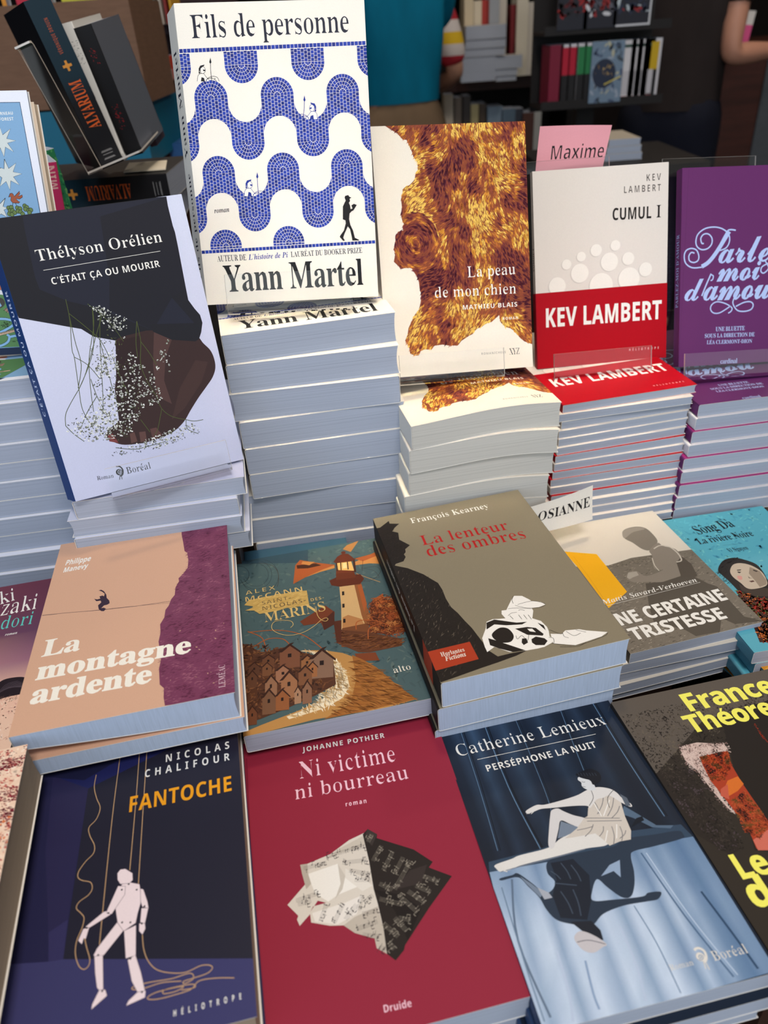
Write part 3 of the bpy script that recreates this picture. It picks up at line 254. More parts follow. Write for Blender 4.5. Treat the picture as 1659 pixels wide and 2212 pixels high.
('l',(196,214,236),0.5,[97.1,78.7,101.6,37.5,108.7,3.3],1),
('l',(96,126,160),0.6,[74.2,50,76.1,28.2,75.3,1.7],1),
('l',(96,116,140),1.2,[12.3,81.2,3.2,46.3,5.7,5.8],1),
('l',(110,134,160),0.7,[4.7,77.7,2.6,35.3,2,4.7],1),
('l',(48,74,104),1.3,[115.5,49,118.7,24.1,120.8,3.7],1),
('l',(140,164,196),1.2,[34.5,27.9,31.6,11.7,31.3,3.8],1),
('l',(186,202,226),1.4,[21.7,36.4,19.4,14.5,15.9,1.5],1),
('l',(186,202,226),1.1,[61,41,59.8,19.9,56.1,2.1],1),
('p',(42,56,74),[36.9,86.8,46,88.1,64.4,87.9,80.1,87.3,89.7,90.4,108,89,123.2,88,125.2,84.8,122.8,82.5,104,81.6,90.5,81.4,86.9,78.3,84.3,69.4,80.3,61.2,75.1,55.4,69.8,56.2,64.6,63.6,60.9,69.7,54.9,63.3,53.1,58,64.7,55.9,81.3,53.9,85.8,55.2,93.1,54,89.3,50.4,82.1,50.6,68.6,51.3,55.3,49.5,45.7,44.6,36.2,47.8,28.4,52.2,25.1,59,23.8,66.8,20,74.7,16.2,81.5,6.2,81.8,5.7,83.3,13.2,83.6,17.1,83.8,23,76,27.7,68.7,33.1,69.7,36.3,74.2,34.2,80.0],1),
('p',(150,172,200),[72.1,76.4,79.5,78,74.9,67.6,72.7,72.2,64,70.9],0),
('p',(120,136,156),[17.6,81.9,22.8,75.4,27.1,68.8,24.4,66.7,19.5,76.8],0),
('p',(170,176,188),[25,72.9,30.1,68.5,31.2,65,26.2,65.0],0),
('p',(28,36,50),[38.5,85.7,52.6,85.1,57.6,73.1,52.3,58.8,45,48.3,31,52.8,31.7,66.2,37.9,75.1],0),
('l',(66,80,98),0.6,[44.4,84.3,45.9,78.5,46,73.2],1),
('l',(66,80,98),0.6,[49.8,81.7,51.2,75.9,51.3,70.6],1),
('l',(66,80,98),0.6,[35.8,73,42.5,70.7,47.9,68.8],1),
('l',(66,80,98),0.6,[37.2,67.5,38.6,60.2,38.6,53.4],1),
('l',(66,80,98),0.6,[44.6,67,44.3,58.9,42.6,51.3],1),
('l',(66,80,98),0.6,[36.4,80.8,39,77.5,40.2,74.5],1),
('p',(30,36,48),[35.6,49.3,46.9,47.3,49.6,41.3,48.8,35.8,43.8,38,39.2,43.7],0),
('p',(200,196,200),[38.5,43.3,44.6,39.6,49.5,33.5,46.5,32.3,40.4,30.7,35.4,33.8,33.7,40.4],1),
('l',(90,90,104),0.4,[34.3,38,41.2,37.5,48.9,33.5],1),
('p',(84,106,130),[99.5,112.4,105.3,104.7,112.5,94.6,122.8,92.1,119.9,90.5,109.3,93.8,101.4,102.5,95.4,107.1],0),
('p',(20,28,40),[102.7,102.2,107.1,102.7,106.9,99.7,96.5,96.9],0),
('p',(226,224,220),[5.7,92.2,16.8,93.7,22.4,94.8,41.2,95.6,50.9,99.8,62.4,101.4,79.2,96.6,77,89.2,62.6,89.8,46.4,89.1,21.4,88.4,13.1,87,7.4,87.1,5.6,89.5],1),
('l',(120,130,146),0.5,[7.4,87.1,21.1,87.8,46.2,88.6,62.5,89.5],1),
('p',(216,214,214),[41.7,96.9,46,106.8,50.7,116.3,53.2,120.1,57.6,120.6,60.3,117.9,65.1,113.7,72,108.9,67.3,103.2,61.1,107.7,56,111.7,51.7,105.5,44.2,94.9],1),
('p',(120,134,152),[55.8,111.3,67.2,102.9,60,102,53.9,100.5,49.1,100.2],0),
('p',(210,202,192),[76.7,116.3,83.2,122.7,91.7,125.6,97.6,125.8,99.8,118.7,96.6,105.3,95.5,94.9,92.4,89.1,85.2,89.4,77.9,88.2,76.7,91.4,73.1,98.1,58.5,98.7,53.3,99.2,63.6,104.1,71,109.9,73.8,110.8],0),
('l',(130,128,130),0.5,[81.9,123,82.8,116.4,81.7,110.4],1),
('l',(130,128,130),0.5,[90.3,122.6,86.3,116.4,80.4,110.7],1),
('l',(130,128,130),0.5,[96,119.6,91.9,113.4,86,107.8],1),
('l',(130,128,130),0.5,[96.9,113,93.3,109.1,87.8,105.8],1),
('l',(130,128,130),0.5,[71.6,109.8,83.2,107,92.8,104.6],1),
('l',(130,128,130),0.5,[71.9,107.4,83.6,104.8,93.2,102.7],1),
('l',(130,128,130),0.5,[74.7,104.4,71.4,100.7,66.1,97.6],1),
('l',(130,128,130),0.5,[80.2,101.6,78.4,98.3,74.6,95.5],1),
('l',(130,128,130),0.5,[85.2,100.4,83.8,94.1,80.6,88.3],1),
('l',(130,128,130),0.5,[90.1,99.2,89.2,93.9,86.3,89.1],1),
('l',(130,128,130),0.5,[63,102.8,69.5,102.7,74.1,103.1],1),
('l',(130,128,130),0.5,[92.4,95.7,90.2,93.2,86.1,91.3],1),
('l',(242,240,236),0.6,[81.9,119.8,82.1,114.2,82.3,108.7],1),
('l',(242,240,236),0.6,[92.7,118.8,88.1,113.6,83.5,108.4],1),
('l',(242,240,236),0.6,[81.4,98.3,79,94.8,76.7,91.4],1),
('l',(242,240,236),0.6,[88.9,101,86.6,96.3,84.3,91.8],1),
('p',(222,220,218),[81.9,129.3,89.4,129.8,96.6,126.8,99.7,122.8,101.1,118.4,104.6,112.7,103.5,110.6,99.3,114.8,94.1,121.7,89.6,121.2,84.5,120.8,78,116,76.5,118,67.9,120,54.6,121.7,47.3,122.7,42.1,121.9,37.5,121.4,37.3,123.7,45.2,126.2,50.4,125.2,61.9,125.7,73.8,127.0],1),
('p',(90,100,114),[101.2,121.6,104.2,117.6,103.9,111.3,100.7,112.1,101,116.8],0),
('l',(52,56,64),0.35,[84.3,128.2,83.2,122.7,78,117.6],1),
('l',(52,56,64),0.35,[99.8,126,92.2,120.5,90,113.1],1),
('p',(214,218,222),[80.9,140.3,84.9,139,88,133.1,87.2,128.3,82.6,129.1,79.9,132.6,80.6,135.8,79.4,138.3],1),
('p',(22,26,36),[79.9,142.8,84.3,144,90.6,144.9,95,141.7,95.5,137.2,92.9,133.6,87.6,132.2,87.2,135.9,84.4,137.8,81.6,139.8],1),
('l',(52,62,76),0.35,[81.5,143.7,81.7,142.6,81.7,141.2],1),
('l',(52,62,76),0.35,[83.3,143.2,83.5,142.1,83.5,140.7],1),
('l',(52,62,76),0.35,[85.2,142.7,85.4,141.6,85.4,140.3],1),
('l',(52,62,76),0.35,[87,142.3,87.2,141.2,87.2,139.8],1),
('l',(52,62,76),0.35,[88.9,141.8,89.1,140.7,89,139.4],1),
('l',(52,62,76),0.35,[90.7,141.4,90.9,140.3,90.9,138.9],1),
('l',(52,62,76),0.35,[92.5,140.9,92.8,139.8,92.7,138.4],1),
('l',(60,66,78),0.3,[81.2,136.5,82.2,135.6,83.4,135.6],1),
('l',(60,66,78),0.3,[79.9,132.6,81.1,132.1,81.9,131.6],1),
('l',(224,222,218),0.4,[41,124.2,38.8,123.3,36.9,121.2],1),
('l',(224,222,218),0.4,[41.7,123.3,39.5,122.1,38.1,121.0],1),
('l',(224,222,218),0.4,[42.5,122.3,40.1,121,39.4,120.7],1),
('l',(226,224,220),0.5,[7.1,91.8,5.7,90.8,5.7,89.2],1),
('l',(226,224,220),0.5,[8,90.8,6.8,89.8,7.1,88.4],1),
('l',(226,224,220),0.5,[8.9,89.8,7.9,88.9,8.5,87.7],1),
('l',(226,224,220),0.5,[9.9,88.7,9,88,9.9,86.9],1),
('l',(226,224,220),0.5,[10.8,87.7,10,87,11.3,86.2],1),
('t',(240,238,232),'S','Catherine Lemieux',(7.33,176.44),1.25,112.26,10.24,-0.03,0,0),
('l',(240,238,232),0.35,[19.3,170.6,108,172.1],0),
('t',(240,238,232),'G','PERSÉPHONE LA NUIT',(23.02,159.08),1.2,80.95,5.54,-0.01,0.02,0),
('t',(228,224,216),'S','Roman',(76.13,12.82),-0.09,13.23,2.96,-0.03,0,0),
('t',(228,224,216),'S','Boréal',(101.01,12.22),-0.4,19.83,4.96,-0.03,0,0),
('l',(228,224,216),1.3,[93.6,19.6,94.9,20.3,96.9,20,98.4,18.3,98.2,16,97,13.9,95.3,12.9],1),
('c',(228,224,216),(94.88,15.87),2.3,2.3),
('l',(110,140,172),0.35,[94.9,15.9,95.5,16,95.1,15.3,94.1,15.3,94.2,16.3,95.4,16.8,96.3,16,95.8,14.8,94.5,14.3,93.1,14.8],1),
('l',(228,224,216),0.5,[95.1,13.2,94.6,11,94.2,9.6],1),
('l',(228,224,216),0.5,[96,13,95.9,10.7,95.9,8.8],1)],
'france':[
('p',(50,44,38),[0,0,140,0,140,216,0,216.0],0),
('p',(92,84,76),[-1.2,219.8,135.4,218.9,110.7,184.4,56,184.2,-0,150.6,-3.5,171.9],0),
('k',[(30,26,24),(44,38,34),(84,76,66),(104,94,80)],1800,2.2,0.8,[1.9,202,124.3,203.4,88.5,153.6,55.3,162.3,28.6,140.3,-2.2,151.2],None,4,9,25),
('p',(38,33,30),[69.2,183.9,113.7,188.7,37.6,82.7,28.6,86.1,46.8,130.1,55.3,150.4],0),
('p',(44,38,34),[-2.2,151.2,22.3,150.4,22.7,123.1,21.5,89,13.1,86.6,1.1,103.7],0),
('k',[(62,54,48),(32,28,25),(78,66,70)],700,2,0.8,[2.8,155.6,28.8,148.7,27.9,109,24.4,88.3,8.5,90,2.7,121.8],None,8,8,25),
('p',(206,182,172),[26.4,167,40.1,167.1,57.1,161.1,56.9,155.9,44.9,156.1,34.8,154.4,32.9,139.2,30.9,120.9,32.3,110.3,30.1,116,28,129.6,27.3,146.3,24.2,155.7],0),
('k',[(222,200,190),(150,120,114),(60,48,44)],900,1.6,0.6,[26.1,168.6,60.2,161.8,57.8,154.2,39.2,153.2,34,129.4,32.6,109,28.1,116.5,25.8,143.9,22.4,154.7],None,2,6,25),
('p',(170,62,36),[35,155.8,56,155.4,51.7,144.1,49.9,129.3,49.5,121.4,49,108.6,48.1,98.9,37.4,83.9,30.3,86.8,33.7,100.1,32.8,112.8,32.4,123.2,31.4,136.9,33.1,147.6],0),
('p',(214,112,44),[42,134.1,50.3,135.4,50.5,129.2,43.7,125.5,36.2,123.5,36.1,128.8],0),
('p',(196,92,70),[34,129.4,40.5,131.8,34.8,121.2,31,124.8],0),
('p',(206,110,92),[31.8,92.3,46.6,96.8,37.4,83.9,30.6,85.6],0),
('k',[(40,32,28),(150,50,30),(196,80,40),(90,60,30)],1500,1.8,0.6,[35,155.8,56,155.4,51.7,144.1,39.9,134.7,31.4,136.9],None,6,5,25),
('k',[(40,32,28),(150,60,36),(196,90,50),(110,80,40)],1500,1.8,0.6,[35.1,119.9,47.9,124.5,49,108.6,48.1,98.9,36.4,92.3,30.3,98.6],None,7,5,25),
('k',[(170,60,40),(120,44,30)],60,2,0.5,[87.9,172.4,86.8,163.2,86.8,154,85.5,160.5],None,3,0,25),
('t',(246,240,104),'G','France',(51.12,193.4),0.1,71.69,16.19,0.02,-0.01,0),
('t',(246,240,104),'G','Théore',(41.46,175.29),0.17,67.69,15.23,0.02,-0.01,0),
('t',(246,240,104),'G','Le',(10.92,71.71),-1.38,19.87,15.15,0.02,0,0),
('t',(246,240,104),'G','d',(7.55,54.92),-1.21,13.22,16.53,0.02,0,0)],
'montagne':[
('p',(214,170,142),[0,0,140.2,0,140.2,210.1,0,210.1],0),
('p',(120,60,88),[101.4,207.2,153.1,213.2,147.8,-4,95.8,0.4,94.6,7.9,94.5,16,91.6,20.2,90.4,35.2,91.3,43.7,88.8,62.7,89.7,72,89,81.2,91.7,88,92.2,96.5,94.5,101.1,95.9,107.8,98.5,112.5,98.8,121.7,101.3,128.6,100.8,132.6,104.2,137.4,107.7,144.4,108.1,154.5,107,165.3,104.8,168.2,103.3,181.8,101.8,193.6],0),
('k',[(90,38,62),(104,48,74),(120,60,88),(136,74,100),(158,96,116)],3600,3.4,0.6,[101.5,205.3,152.9,210.8,146,-2.2,96.2,2.3,94.7,15.9,90.9,35.1,90.1,75.2,96.6,104,101.5,130.4,108.1,150.4],12,11,9,25),
('k',[(196,150,130)],16,1.6,1,[98.7,72.7,136.3,71.8,134.6,4.9,97.7,13.7],None,2,0,25),
('t',(240,238,232),'G','Philippe',(8.15,177.77),0.72,19.85,6.99,0.01,0,0.12),
('t',(240,238,232),'G','Manevy',(8.07,167.95),2.48,18.93,6.4,0.01,0,0.12),
('l',(58,42,58),0.35,[0.6,116.5,17.2,114.8,43,110.5,69.7,107.4,95.2,105.8],0),
('l',(58,42,58),0.2,[0.4,117.2,42.9,110.8,60.8,108.8,95.2,104.0],0),
('p',(58,42,58),[39.6,135.5,41.5,135.7,43.8,133.3,46.1,128.3,46.9,124,49.2,120.1,49.8,116.8,48.2,115.5,45.8,115.3,44,112.6,46,112.6,47.7,110.8,46.5,108.4,44.5,109,42.3,111.9,41.2,116.7,43.3,119.6,42.6,122,39.4,122.2,37.3,125.7,39.8,124.3,42,124.6,41.1,127.6,43.3,128,44.6,126.6,44.7,129.9,42.3,133.2],0),
('t',(246,240,226),'S','La',(7.71,69.9),-0.74,26.2,16.95,0.01,0,0),
('t',(246,240,226),'S','montagne',(7.68,47.37),-1.04,104,16.95,0.02,0,0),
('t',(246,240,226),'S','ardente',(7.84,25.27),-0.9,78.21,16.95,0.02,0,0),
('t',(220,190,200),'S','LEMÉAC',(134.15,6.4),89.45,20.89,4.18,-0.03,0,0)],
'alex':[
('p',(76,98,100),[0,0,137.8,0,137.8,211.2,0,211.2],0),
('k',[(84,106,106),(66,88,92),(94,112,108),(72,92,94)],500,7,2.5,[-2.6,212,143.6,214.8,138.9,-0.7,80.6,64.5,-1.6,103.7],None,5,20,25),
('p',(52,76,88),[1,226.4,71.8,223,67.9,190.6,0.4,208.9],0),
('l',(40,50,52),0.35,[14.6,203.3,18.5,204.3,22.6,203.1,26.2,199.8,29,194.9,30.6,189,30.9,182.8,29.8,177.2,27.5,172.6,24.2,169.8,20.5,168.9,16.6,170.1,13.1,173.2,10.3,177.9,8.6,183.6],1),
('l',(40,50,52),0.35,[13.3,207.9,18.3,209.2,23.4,207.7,28,203.5,31.6,197.3,33.6,189.8,33.9,181.9,32.4,174.8,29.5,169.1,25.4,165.6,20.7,164.5,15.8,165.9,11.4,169.8,7.9,175.7,5.7,182.9],1),
('l',(40,50,52),0.35,[15.8,208.3,21.6,209.9,27.6,208.1,33,203.2,37.1,195.9,39.4,187.2,39.6,178.2,37.9,169.9,34.5,163.4,29.7,159.3,24.2,158,18.6,159.7,13.5,164.2,9.4,171,6.9,179.3],1),
('l',(40,50,52),0.35,[1.4,203.1,4.2,203.9,7.2,203,9.9,200.6,12,197,13.3,192.6,13.6,188,12.9,183.8,11.2,180.4,8.9,178.3,6.1,177.6,3.2,178.5,0.6,180.8,-1.5,184.3,-2.9,188.6],1),
('l',(70,60,50),0.5,[23.1,204.2,35,196.3,39.5,184.4,39,170.2,37.1,162.8],1),
('p',(176,92,44),[56.1,189.9,61.2,197,75.2,188.5,91.4,180.3,90.8,176.3,78.2,173.8,63,169.2,51.4,162.5],0),
('p',(70,38,24),[57.3,189.6,75,187.4,79.4,182.9,66.9,182,57.3,184.3],0),
('p',(206,140,74),[63.4,194.2,74.1,189.9,68.7,186.2,61.7,190.4],0),
('p',(206,140,74),[63,169.2,78.5,175.8,90.7,179.5,90.7,175.3,76.9,173.2],0),
('p',(206,140,74),[109.9,179,137.3,190.3,136.4,167.8,122.5,173.1,109,174.0],0),
('p',(176,92,44),[110.2,184.3,125,186.3,137.5,191.4,137.4,184.8,117.2,177.9],0),
('p',(190,130,70),[107,207.5,119.4,211.8,108.9,195.7,102.3,202.2],0),
('l',(196,150,90),0.7,[108.1,161.8,116.3,153.2,126.5,143.2],1),
('l',(70,38,24),0.35,[117.6,179.9,114.1,164.1],1),
('l',(60,50,44),0.35,[116.5,167.5,127.4,166.3,129.4,157.4,120.2,148.1,110.7,148.9],1),
('l',(60,50,44),0.3,[114.2,168.2,124,161.1,126.7,150.1,118.7,152.5],1),
('p',(216,176,120),[90.6,147,109.8,147.2,108.8,132,108.8,106.3,105.1,90,83.7,91.1,88.2,121.3],0),
('p',(150,92,50),[103.8,147,109.8,147.2,108.7,124.5,109.5,95.5,103.7,85.3,102.7,104.5],0),
('p',(188,130,78),[87,105.5,91.9,107.6,101.8,99.5,103.7,85.3,101.7,74.4,82.5,79.8],0),
('p',(122,72,40),[84.4,92.5,106.3,93,104.8,73.5,100,65.2,80.5,70.8],0),
('p',(176,92,44),[106.3,144.3,110,145.1,109.6,116.8,105.5,107.2],0),
('p',(96,44,22),[83.3,158.1,89.8,161.1,111.5,159.7,113.7,152,108.9,145.5,91.2,146.8,84.1,150.9],0),
('p',(108,52,26),[91,169,106.7,167.4,107.1,156,89.2,157.3],0),
('p',(120,58,30),[91.6,172.9,104.8,171,105,164.8,90.7,167.0],0),
('p',(240,190,110),[93.1,183,106.8,183.2,107.1,166.2,92.6,171.6],0),
('p',(70,38,24),[92.8,183.1,94,182.8,93.1,170.4,91.7,169.8],0),
('p',(70,38,24),[96.8,183,97.8,182.7,96.3,170.4,95.4,170.5],0),
('p',(70,38,24),[103.1,183.2,104,182.9,102.7,169.6,101.6,169.5],0),
('p',(70,38,24),[108.6,182.6,110.5,182.5,108.5,163.7,106.7,164.2],0),
('p',(250,220,160),[98.9,180.2,102,180.3,101.3,172.1,97.6,172.2],0),
('p',(104,48,26),[90.8,184.8,95.7,192,101.3,195.3,106,193.2,110.2,184.3,112,183.8,107.7,180.8,92.9,182.0],0),
('c',(104,48,26),(101.98,196.68),2.2,2.2),
('p',(40,28,22),[91.8,139.7,93.7,139.5,93,134.2,91,134.4],0),
('p',(40,28,22),[89.4,123.1,91.3,122.9,90.6,117.8,88.7,118.0],0),
('p',(40,28,22),[87.1,103.6,89,103.4,88.3,98.6,86.4,98.8],0),
('p',(108,52,26),[112.3,116,121.5,124.5,125.2,119.6,137.6,112.3,140.9,91.7,139.2,75.1,120.2,74,105.2,81.6],0),
('p',(176,92,44),[115,120.8,125.6,127,124.5,116.1,117,107.5],0),
('p',(150,72,34),[118.5,103.5,137.6,112.3,137.4,91,123.9,91.4],0),
('k',[(70,38,24),(176,92,44),(150,76,38),(92,44,24),(204,130,70)],700,6,0.8,[111.9,119.8,126.3,124.9,139.1,113.7,139.6,76.7,125,71,103.9,80.3],None,9,6,25),
('p',(100,58,34),[79.4,92.3,105.2,81.6,128.5,66.8,126.8,59.2,100.9,58.7,92.8,61,77.6,76.4],0),
('k',[(120,70,40),(84,46,28),(140,86,48)],300,8,1,[80,88.8,128.5,66.8,125.7,59.5,96.1,61.6,78.3,77.8],0,4,0,25),
('p',(88,44,26),[78.8,102.7,85.5,102.5,81.4,76.9,77.6,76.4],0),
('p',(126,64,34),[89.5,60.4,105.4,57.5,106.7,47.9,90.1,51.8],0),
('p',(120,60,34),[51.8,110.5,75.1,125.1,81.6,114.2,79,100.9,69.9,95,68.8,103.8,54.4,104.5],0),
('p',(80,42,28),[69.6,105.3,81.3,116,79.3,99.1,69.8,94.2],0),
('l',(176,92,44),0.8,[9.5,108.9,33.4,104.6,52.1,93.4,63.1,77.3,65.2,72.7],1),
('l',(176,92,44),0.8,[8.5,110,19.8,98.5,21.7,79.5],1),
('l',(176,92,44),0.8,[7.3,86.7,22.9,96,35.7,93.1,41.3,83.5],1),
('l',(176,92,44),0.8,[114.2,122.9,127.8,120.7,135.4,107.5,135.9,89.7],1),
('l',(176,92,44),0.8,[95.3,87.7,98,97.1,110.1,95.4,122.5,85.0],1),
('l',(176,92,44),0.8,[102.7,74.1,106.1,86.3,117.9,89.7],1),
('p',(190,140,78),[49,75.7,66.5,70.8,80.4,63.7,94.2,51.4,102.8,41.5,113.5,18.5,124.6,1.9,99.4,-0.5,51.4,2.3,-0.8,-1.1,-0.1,3.6,13.8,7.4,39.2,13.3,59.6,19.6,76,35.9,74.1,57,62.1,69.7],0),
('p',(160,100,44),[87.2,59.5,94.4,52.1,102.8,41.5,113.7,19.9,124.6,1.9,89.9,0.8,57,0.8,77.9,10.6,85.8,33.2],0),
('p',(240,222,186),[49,75.7,66.2,68.5,75.1,56.8,79.9,40.6,79.8,27.8,73.1,17.3,58.4,10.7,32.8,7.3,31.2,10.3,53,14.8,69,29.4,72.4,45.6,69.3,59.9,59.9,68.7],0),
('k',[(250,236,206),(206,164,104),(226,196,146)],300,9,1.2,[50,74.7,70.1,65.8,80.3,43.4,78.2,24.1,62.5,12.2,32.9,8.5,53.4,17.3,71.2,37.3,67.5,62.0],-60,3,0,50),
('k',[(140,86,38),(180,120,58),(160,100,48),(120,72,34)],400,10,1,[87.7,56.3,102.8,41.5,123.7,2.1,80.4,2.1,61,2.2,81.6,20.4],-30,6,0,25),
('p',(86,52,34),[0.4,99.9,18.7,81.9,38,82.8,49.8,73.1,72.1,57.6,70.3,31.8,54.4,25.1,31.9,17.9,12.2,12.8,-0.2,11.1,-0.8,43.0],0),
('k',[(60,36,26),(108,66,40),(130,84,52),(74,44,30)],500,5,2,[1.4,98,37.8,81.2,71.1,57.9,68.4,32.4,31.9,17.9,0.8,13.4],None,12,12,25),
('p',(108,68,44),[18.2,74.2,23.2,77.7,27.5,72.5,26.7,62.3,17.5,63.8],0),
('p',(60,34,24),[17.1,74,23.3,78.8,25.4,79,19.3,73.9],0),
('p',(60,34,24),[23.3,78.8,28.4,71.6,28.3,70.3,23.2,77.2],0),
('p',(40,26,22),[21.9,72.2,23.5,72,23.4,69.6,21.7,69.8],0),
('p',(126,80,56),[32.2,78.1,40.8,84.2,47.9,75.2,46,57.7,30.7,60.2],0),
('p',(60,34,24),[30.3,77.7,41,86.1,44.6,86.4,34.1,77.5],0),
('p',(60,34,24),[41,86.1,49.3,73.6,49.1,71.5,40.7,83.3],0),
('p',(40,26,22),[38.3,74.5,41.1,74.3,40.7,70.1,37.9,70.5],0),
('p',(92,58,40),[7.4,68.2,11.8,71.7,15.6,66.7,15,56.7,6.9,57.9],0),
('p',(60,34,24),[6.4,67.9,11.8,72.7,13.7,73,8.4,67.9],0),
('p',(60,34,24),[11.8,72.7,16.4,65.8,16.3,64.6,11.8,71.2],0),
('p',(40,26,22),[10.6,66.2,12.1,66.1,12,63.7,10.5,63.9],0),
('p',(120,78,50),[17.6,65.3,21.5,69,24.8,64.1,24,54.2,16.9,55.1],0),
('p',(60,34,24),[16.7,65,21.6,70,23.2,70.3,18.5,65.1],0),
('p',(60,34,24),[21.6,70,25.5,63.3,25.4,62.1,21.5,68.5],0),
('p',(40,26,22),[20.4,63.5,21.7,63.4,21.5,61.1,20.2,61.2],0),
('p',(98,62,42),[5.9,58.2,9.7,63.1,13,57.3,12.2,44.9,5.3,45.5],0),
('p',(60,34,24),[5,57.8,9.8,64.4,11.4,64.9,6.7,58.0],0),
('p',(60,34,24),[9.8,64.4,13.7,56.3,13.6,54.8,9.7,62.5],0),
('p',(40,26,22),[8.7,56.1,9.9,56.2,9.8,53.2,8.5,53.3],0),
('p',(150,100,62),[47.8,64.4,53,68.5,57,62.8,55.6,51.4,46.5,52.8],0),
('p',(60,34,24),[46.6,64.2,53.1,69.7,55.3,70,48.9,64.1],0),
('p',(60,34,24),[53.1,69.7,57.9,61.9,57.7,60.4,52.9,67.9],0),
('p',(40,26,22),[51.3,62.2,53,62.1,52.7,59.4,51,59.6],0),
('p',(136,104,84),[55.1,63.9,65.1,71.6,72.6,60.8,69.5,39.9,52.5,42.4],0),
('p',(60,34,24),[52.9,63.4,65.4,73.8,69.5,74.4,57.1,63.3],0),
('p',(60,34,24),[65.4,73.8,74.1,59,73.7,56.4,64.9,70.4],0),
('p',(40,26,22),[61.7,59.8,64.9,59.6,64.2,54.5,61.1,55.0],0),
('p',(160,104,64),[52,55.7,56.2,60,59.1,54.7,57.7,43.6,50.7,44.4],0),
('p',(60,34,24),[51.1,55.4,56.3,61.1,58,61.5,52.9,55.5],0),
('p',(60,34,24),[56.3,61.1,59.8,53.8,59.6,52.4,56.1,59.4],0),
('p',(40,26,22),[54.7,53.8,56,53.8,55.6,51.1,54.4,51.3],0),
('p',(160,112,84),[27.4,58.1,33.5,62.5,38.6,56.1,37.4,43.6,26.4,45.4],0),
('p',(60,34,24),[26,57.8,33.6,63.8,36.1,64,28.8,57.7],0),
('p',(60,34,24),[33.6,63.8,39.6,55,39.5,53.4,33.4,61.8],0),
('p',(40,26,22),[31.7,55.6,33.8,55.4,33.5,52.5,31.5,52.8],0),
('p',(128,84,56),[44.3,51.9,50.1,57,54.5,50.3,52.8,36.7,42.8,38.0],0),
('p',(60,34,24),[43.1,51.6,50.2,58.5,52.6,58.9,45.5,51.6],0),
('p',(60,34,24),[50.2,58.5,55.4,49.2,55.1,47.5,50,56.3],0),
('p',(40,26,22),[48.2,49.4,50,49.3,49.6,46.1,47.8,46.3],0),
('p',(150,108,80),[18.5,47.5,23.5,53.9,27.5,46.4,26.1,30.4,17.3,31.2],0),
('p',(60,34,24),[17.3,47,23.6,55.6,25.7,56.3,19.5,47.2],0),
('p',(60,34,24),[23.6,55.6,28.3,45.2,28.1,43.2,23.4,53.1],0),
('p',(40,26,22),[21.9,44.9,23.5,45,23.2,41.1,21.6,41.2],0),
('p',(160,110,76),[30.6,47,37.4,54.3,42.6,45.3,40.6,26.7,28.9,28.0],0),
('p',(60,34,24),[29.1,46.5,37.6,56.3,40.4,57,32,46.7],0),
('p',(60,34,24),[37.6,56.3,43.7,43.8,43.4,41.5,37.3,53.3],0),
('p',(40,26,22),[35.1,43.8,37.3,43.8,36.9,39.3,34.7,39.5],0),
('p',(140,100,76),[45.5,34.5,49.7,40.9,52.4,33.9,50.5,18.4,43.7,18.6],0),
('p',(60,34,24),[44.6,33.9,49.9,42.6,51.6,43.3,46.3,34.2],0),
('p',(60,34,24),[49.9,42.6,53,32.7,52.8,30.8,49.6,40.1],0),
('p',(40,26,22),[48,32.1,49.3,32.2,48.9,28.6,47.6,28.6],0),
('p',(120,84,60),[15.5,33,20.9,39.6,25.3,31.8,23.9,15.2,14.3,16.1],0),
('p',(60,34,24),[14.2,32.5,21,41.4,23.3,42,16.6,32.7],0),
('p',(60,34,24),[21,41.4,26.1,30.5,26,28.4,20.8,38.7],0),
('p',(40,26,22),[19.2,30.3,21,30.3,20.7,26.4,18.9,26.5],0),
('p',(150,92,54),[25.3,31.7,30.7,37.1,35,30.2,33.7,16.2,24.1,17.4],0),
('p',(60,34,24),[24,31.3,30.8,38.6,33.1,39,26.4,31.4],0),
('p',(60,34,24),[30.8,38.6,35.9,29.1,35.8,27.4,30.6,36.3],0),
('p',(40,26,22),[29,29.2,30.8,29.2,30.5,25.8,28.7,26.0],0),
('p',(170,130,100),[39.2,32,42.2,36.8,44.2,31.7,42.9,20.1,38,20.2],0),
('p',(60,34,24),[38.6,31.6,42.3,38,43.5,38.6,39.8,31.9],0),
('p',(60,34,24),[42.3,38,44.6,30.8,44.4,29.4,42.1,36.2],0),
('p',(40,26,22),[41,30.3,41.9,30.4,41.6,27.7,40.7,27.7],0),
('p',(110,66,42),[4.1,21.5,7.7,26.4,10.8,20.7,10,8.4,3.4,8.9],0),
('p',(60,34,24),[3.2,21.1,7.8,27.7,9.3,28.2,4.9,21.3],0),
('p',(60,34,24),[7.8,27.7,11.4,19.8,11.3,18.2,7.7,25.8],0),
('p',(40,26,22),[6.7,19.5,7.9,19.6,7.7,16.6,6.5,16.7],0),
('p',(206,170,96),[7.4,144.8,11.1,150.3,23.4,151.4,51.4,150.8,62.1,149.6,61.8,129,57.2,129.4,42.5,130.9,35.5,129.3,19.6,129.4,15.4,135.2,7.6,137.4,16.9,140.2],0),
('k',[(226,196,120),(190,150,76)],120,8,0.8,[11.6,149.2,61.8,148.7,61.4,130,19.7,131.2],8,2,0,25),
('t',(226,192,120),'G','ALEX',(9.5,158.35),1.58,25.81,5.93,-0.03,0.12,0),
('t',(226,192,120),'G','McCANN',(8.81,148.89),0.96,49.58,6.83,-0.02,0.08,0),
('t',(40,44,52),'G','SAINT-',(22.64,140.76),1.66,24.92,4.87,-0.04,0.06,0),
('t',(40,44,52),'G','NICOLAS-',(22.58,133.09),1.6,37.31,5.5,-0.04,0.06,0),
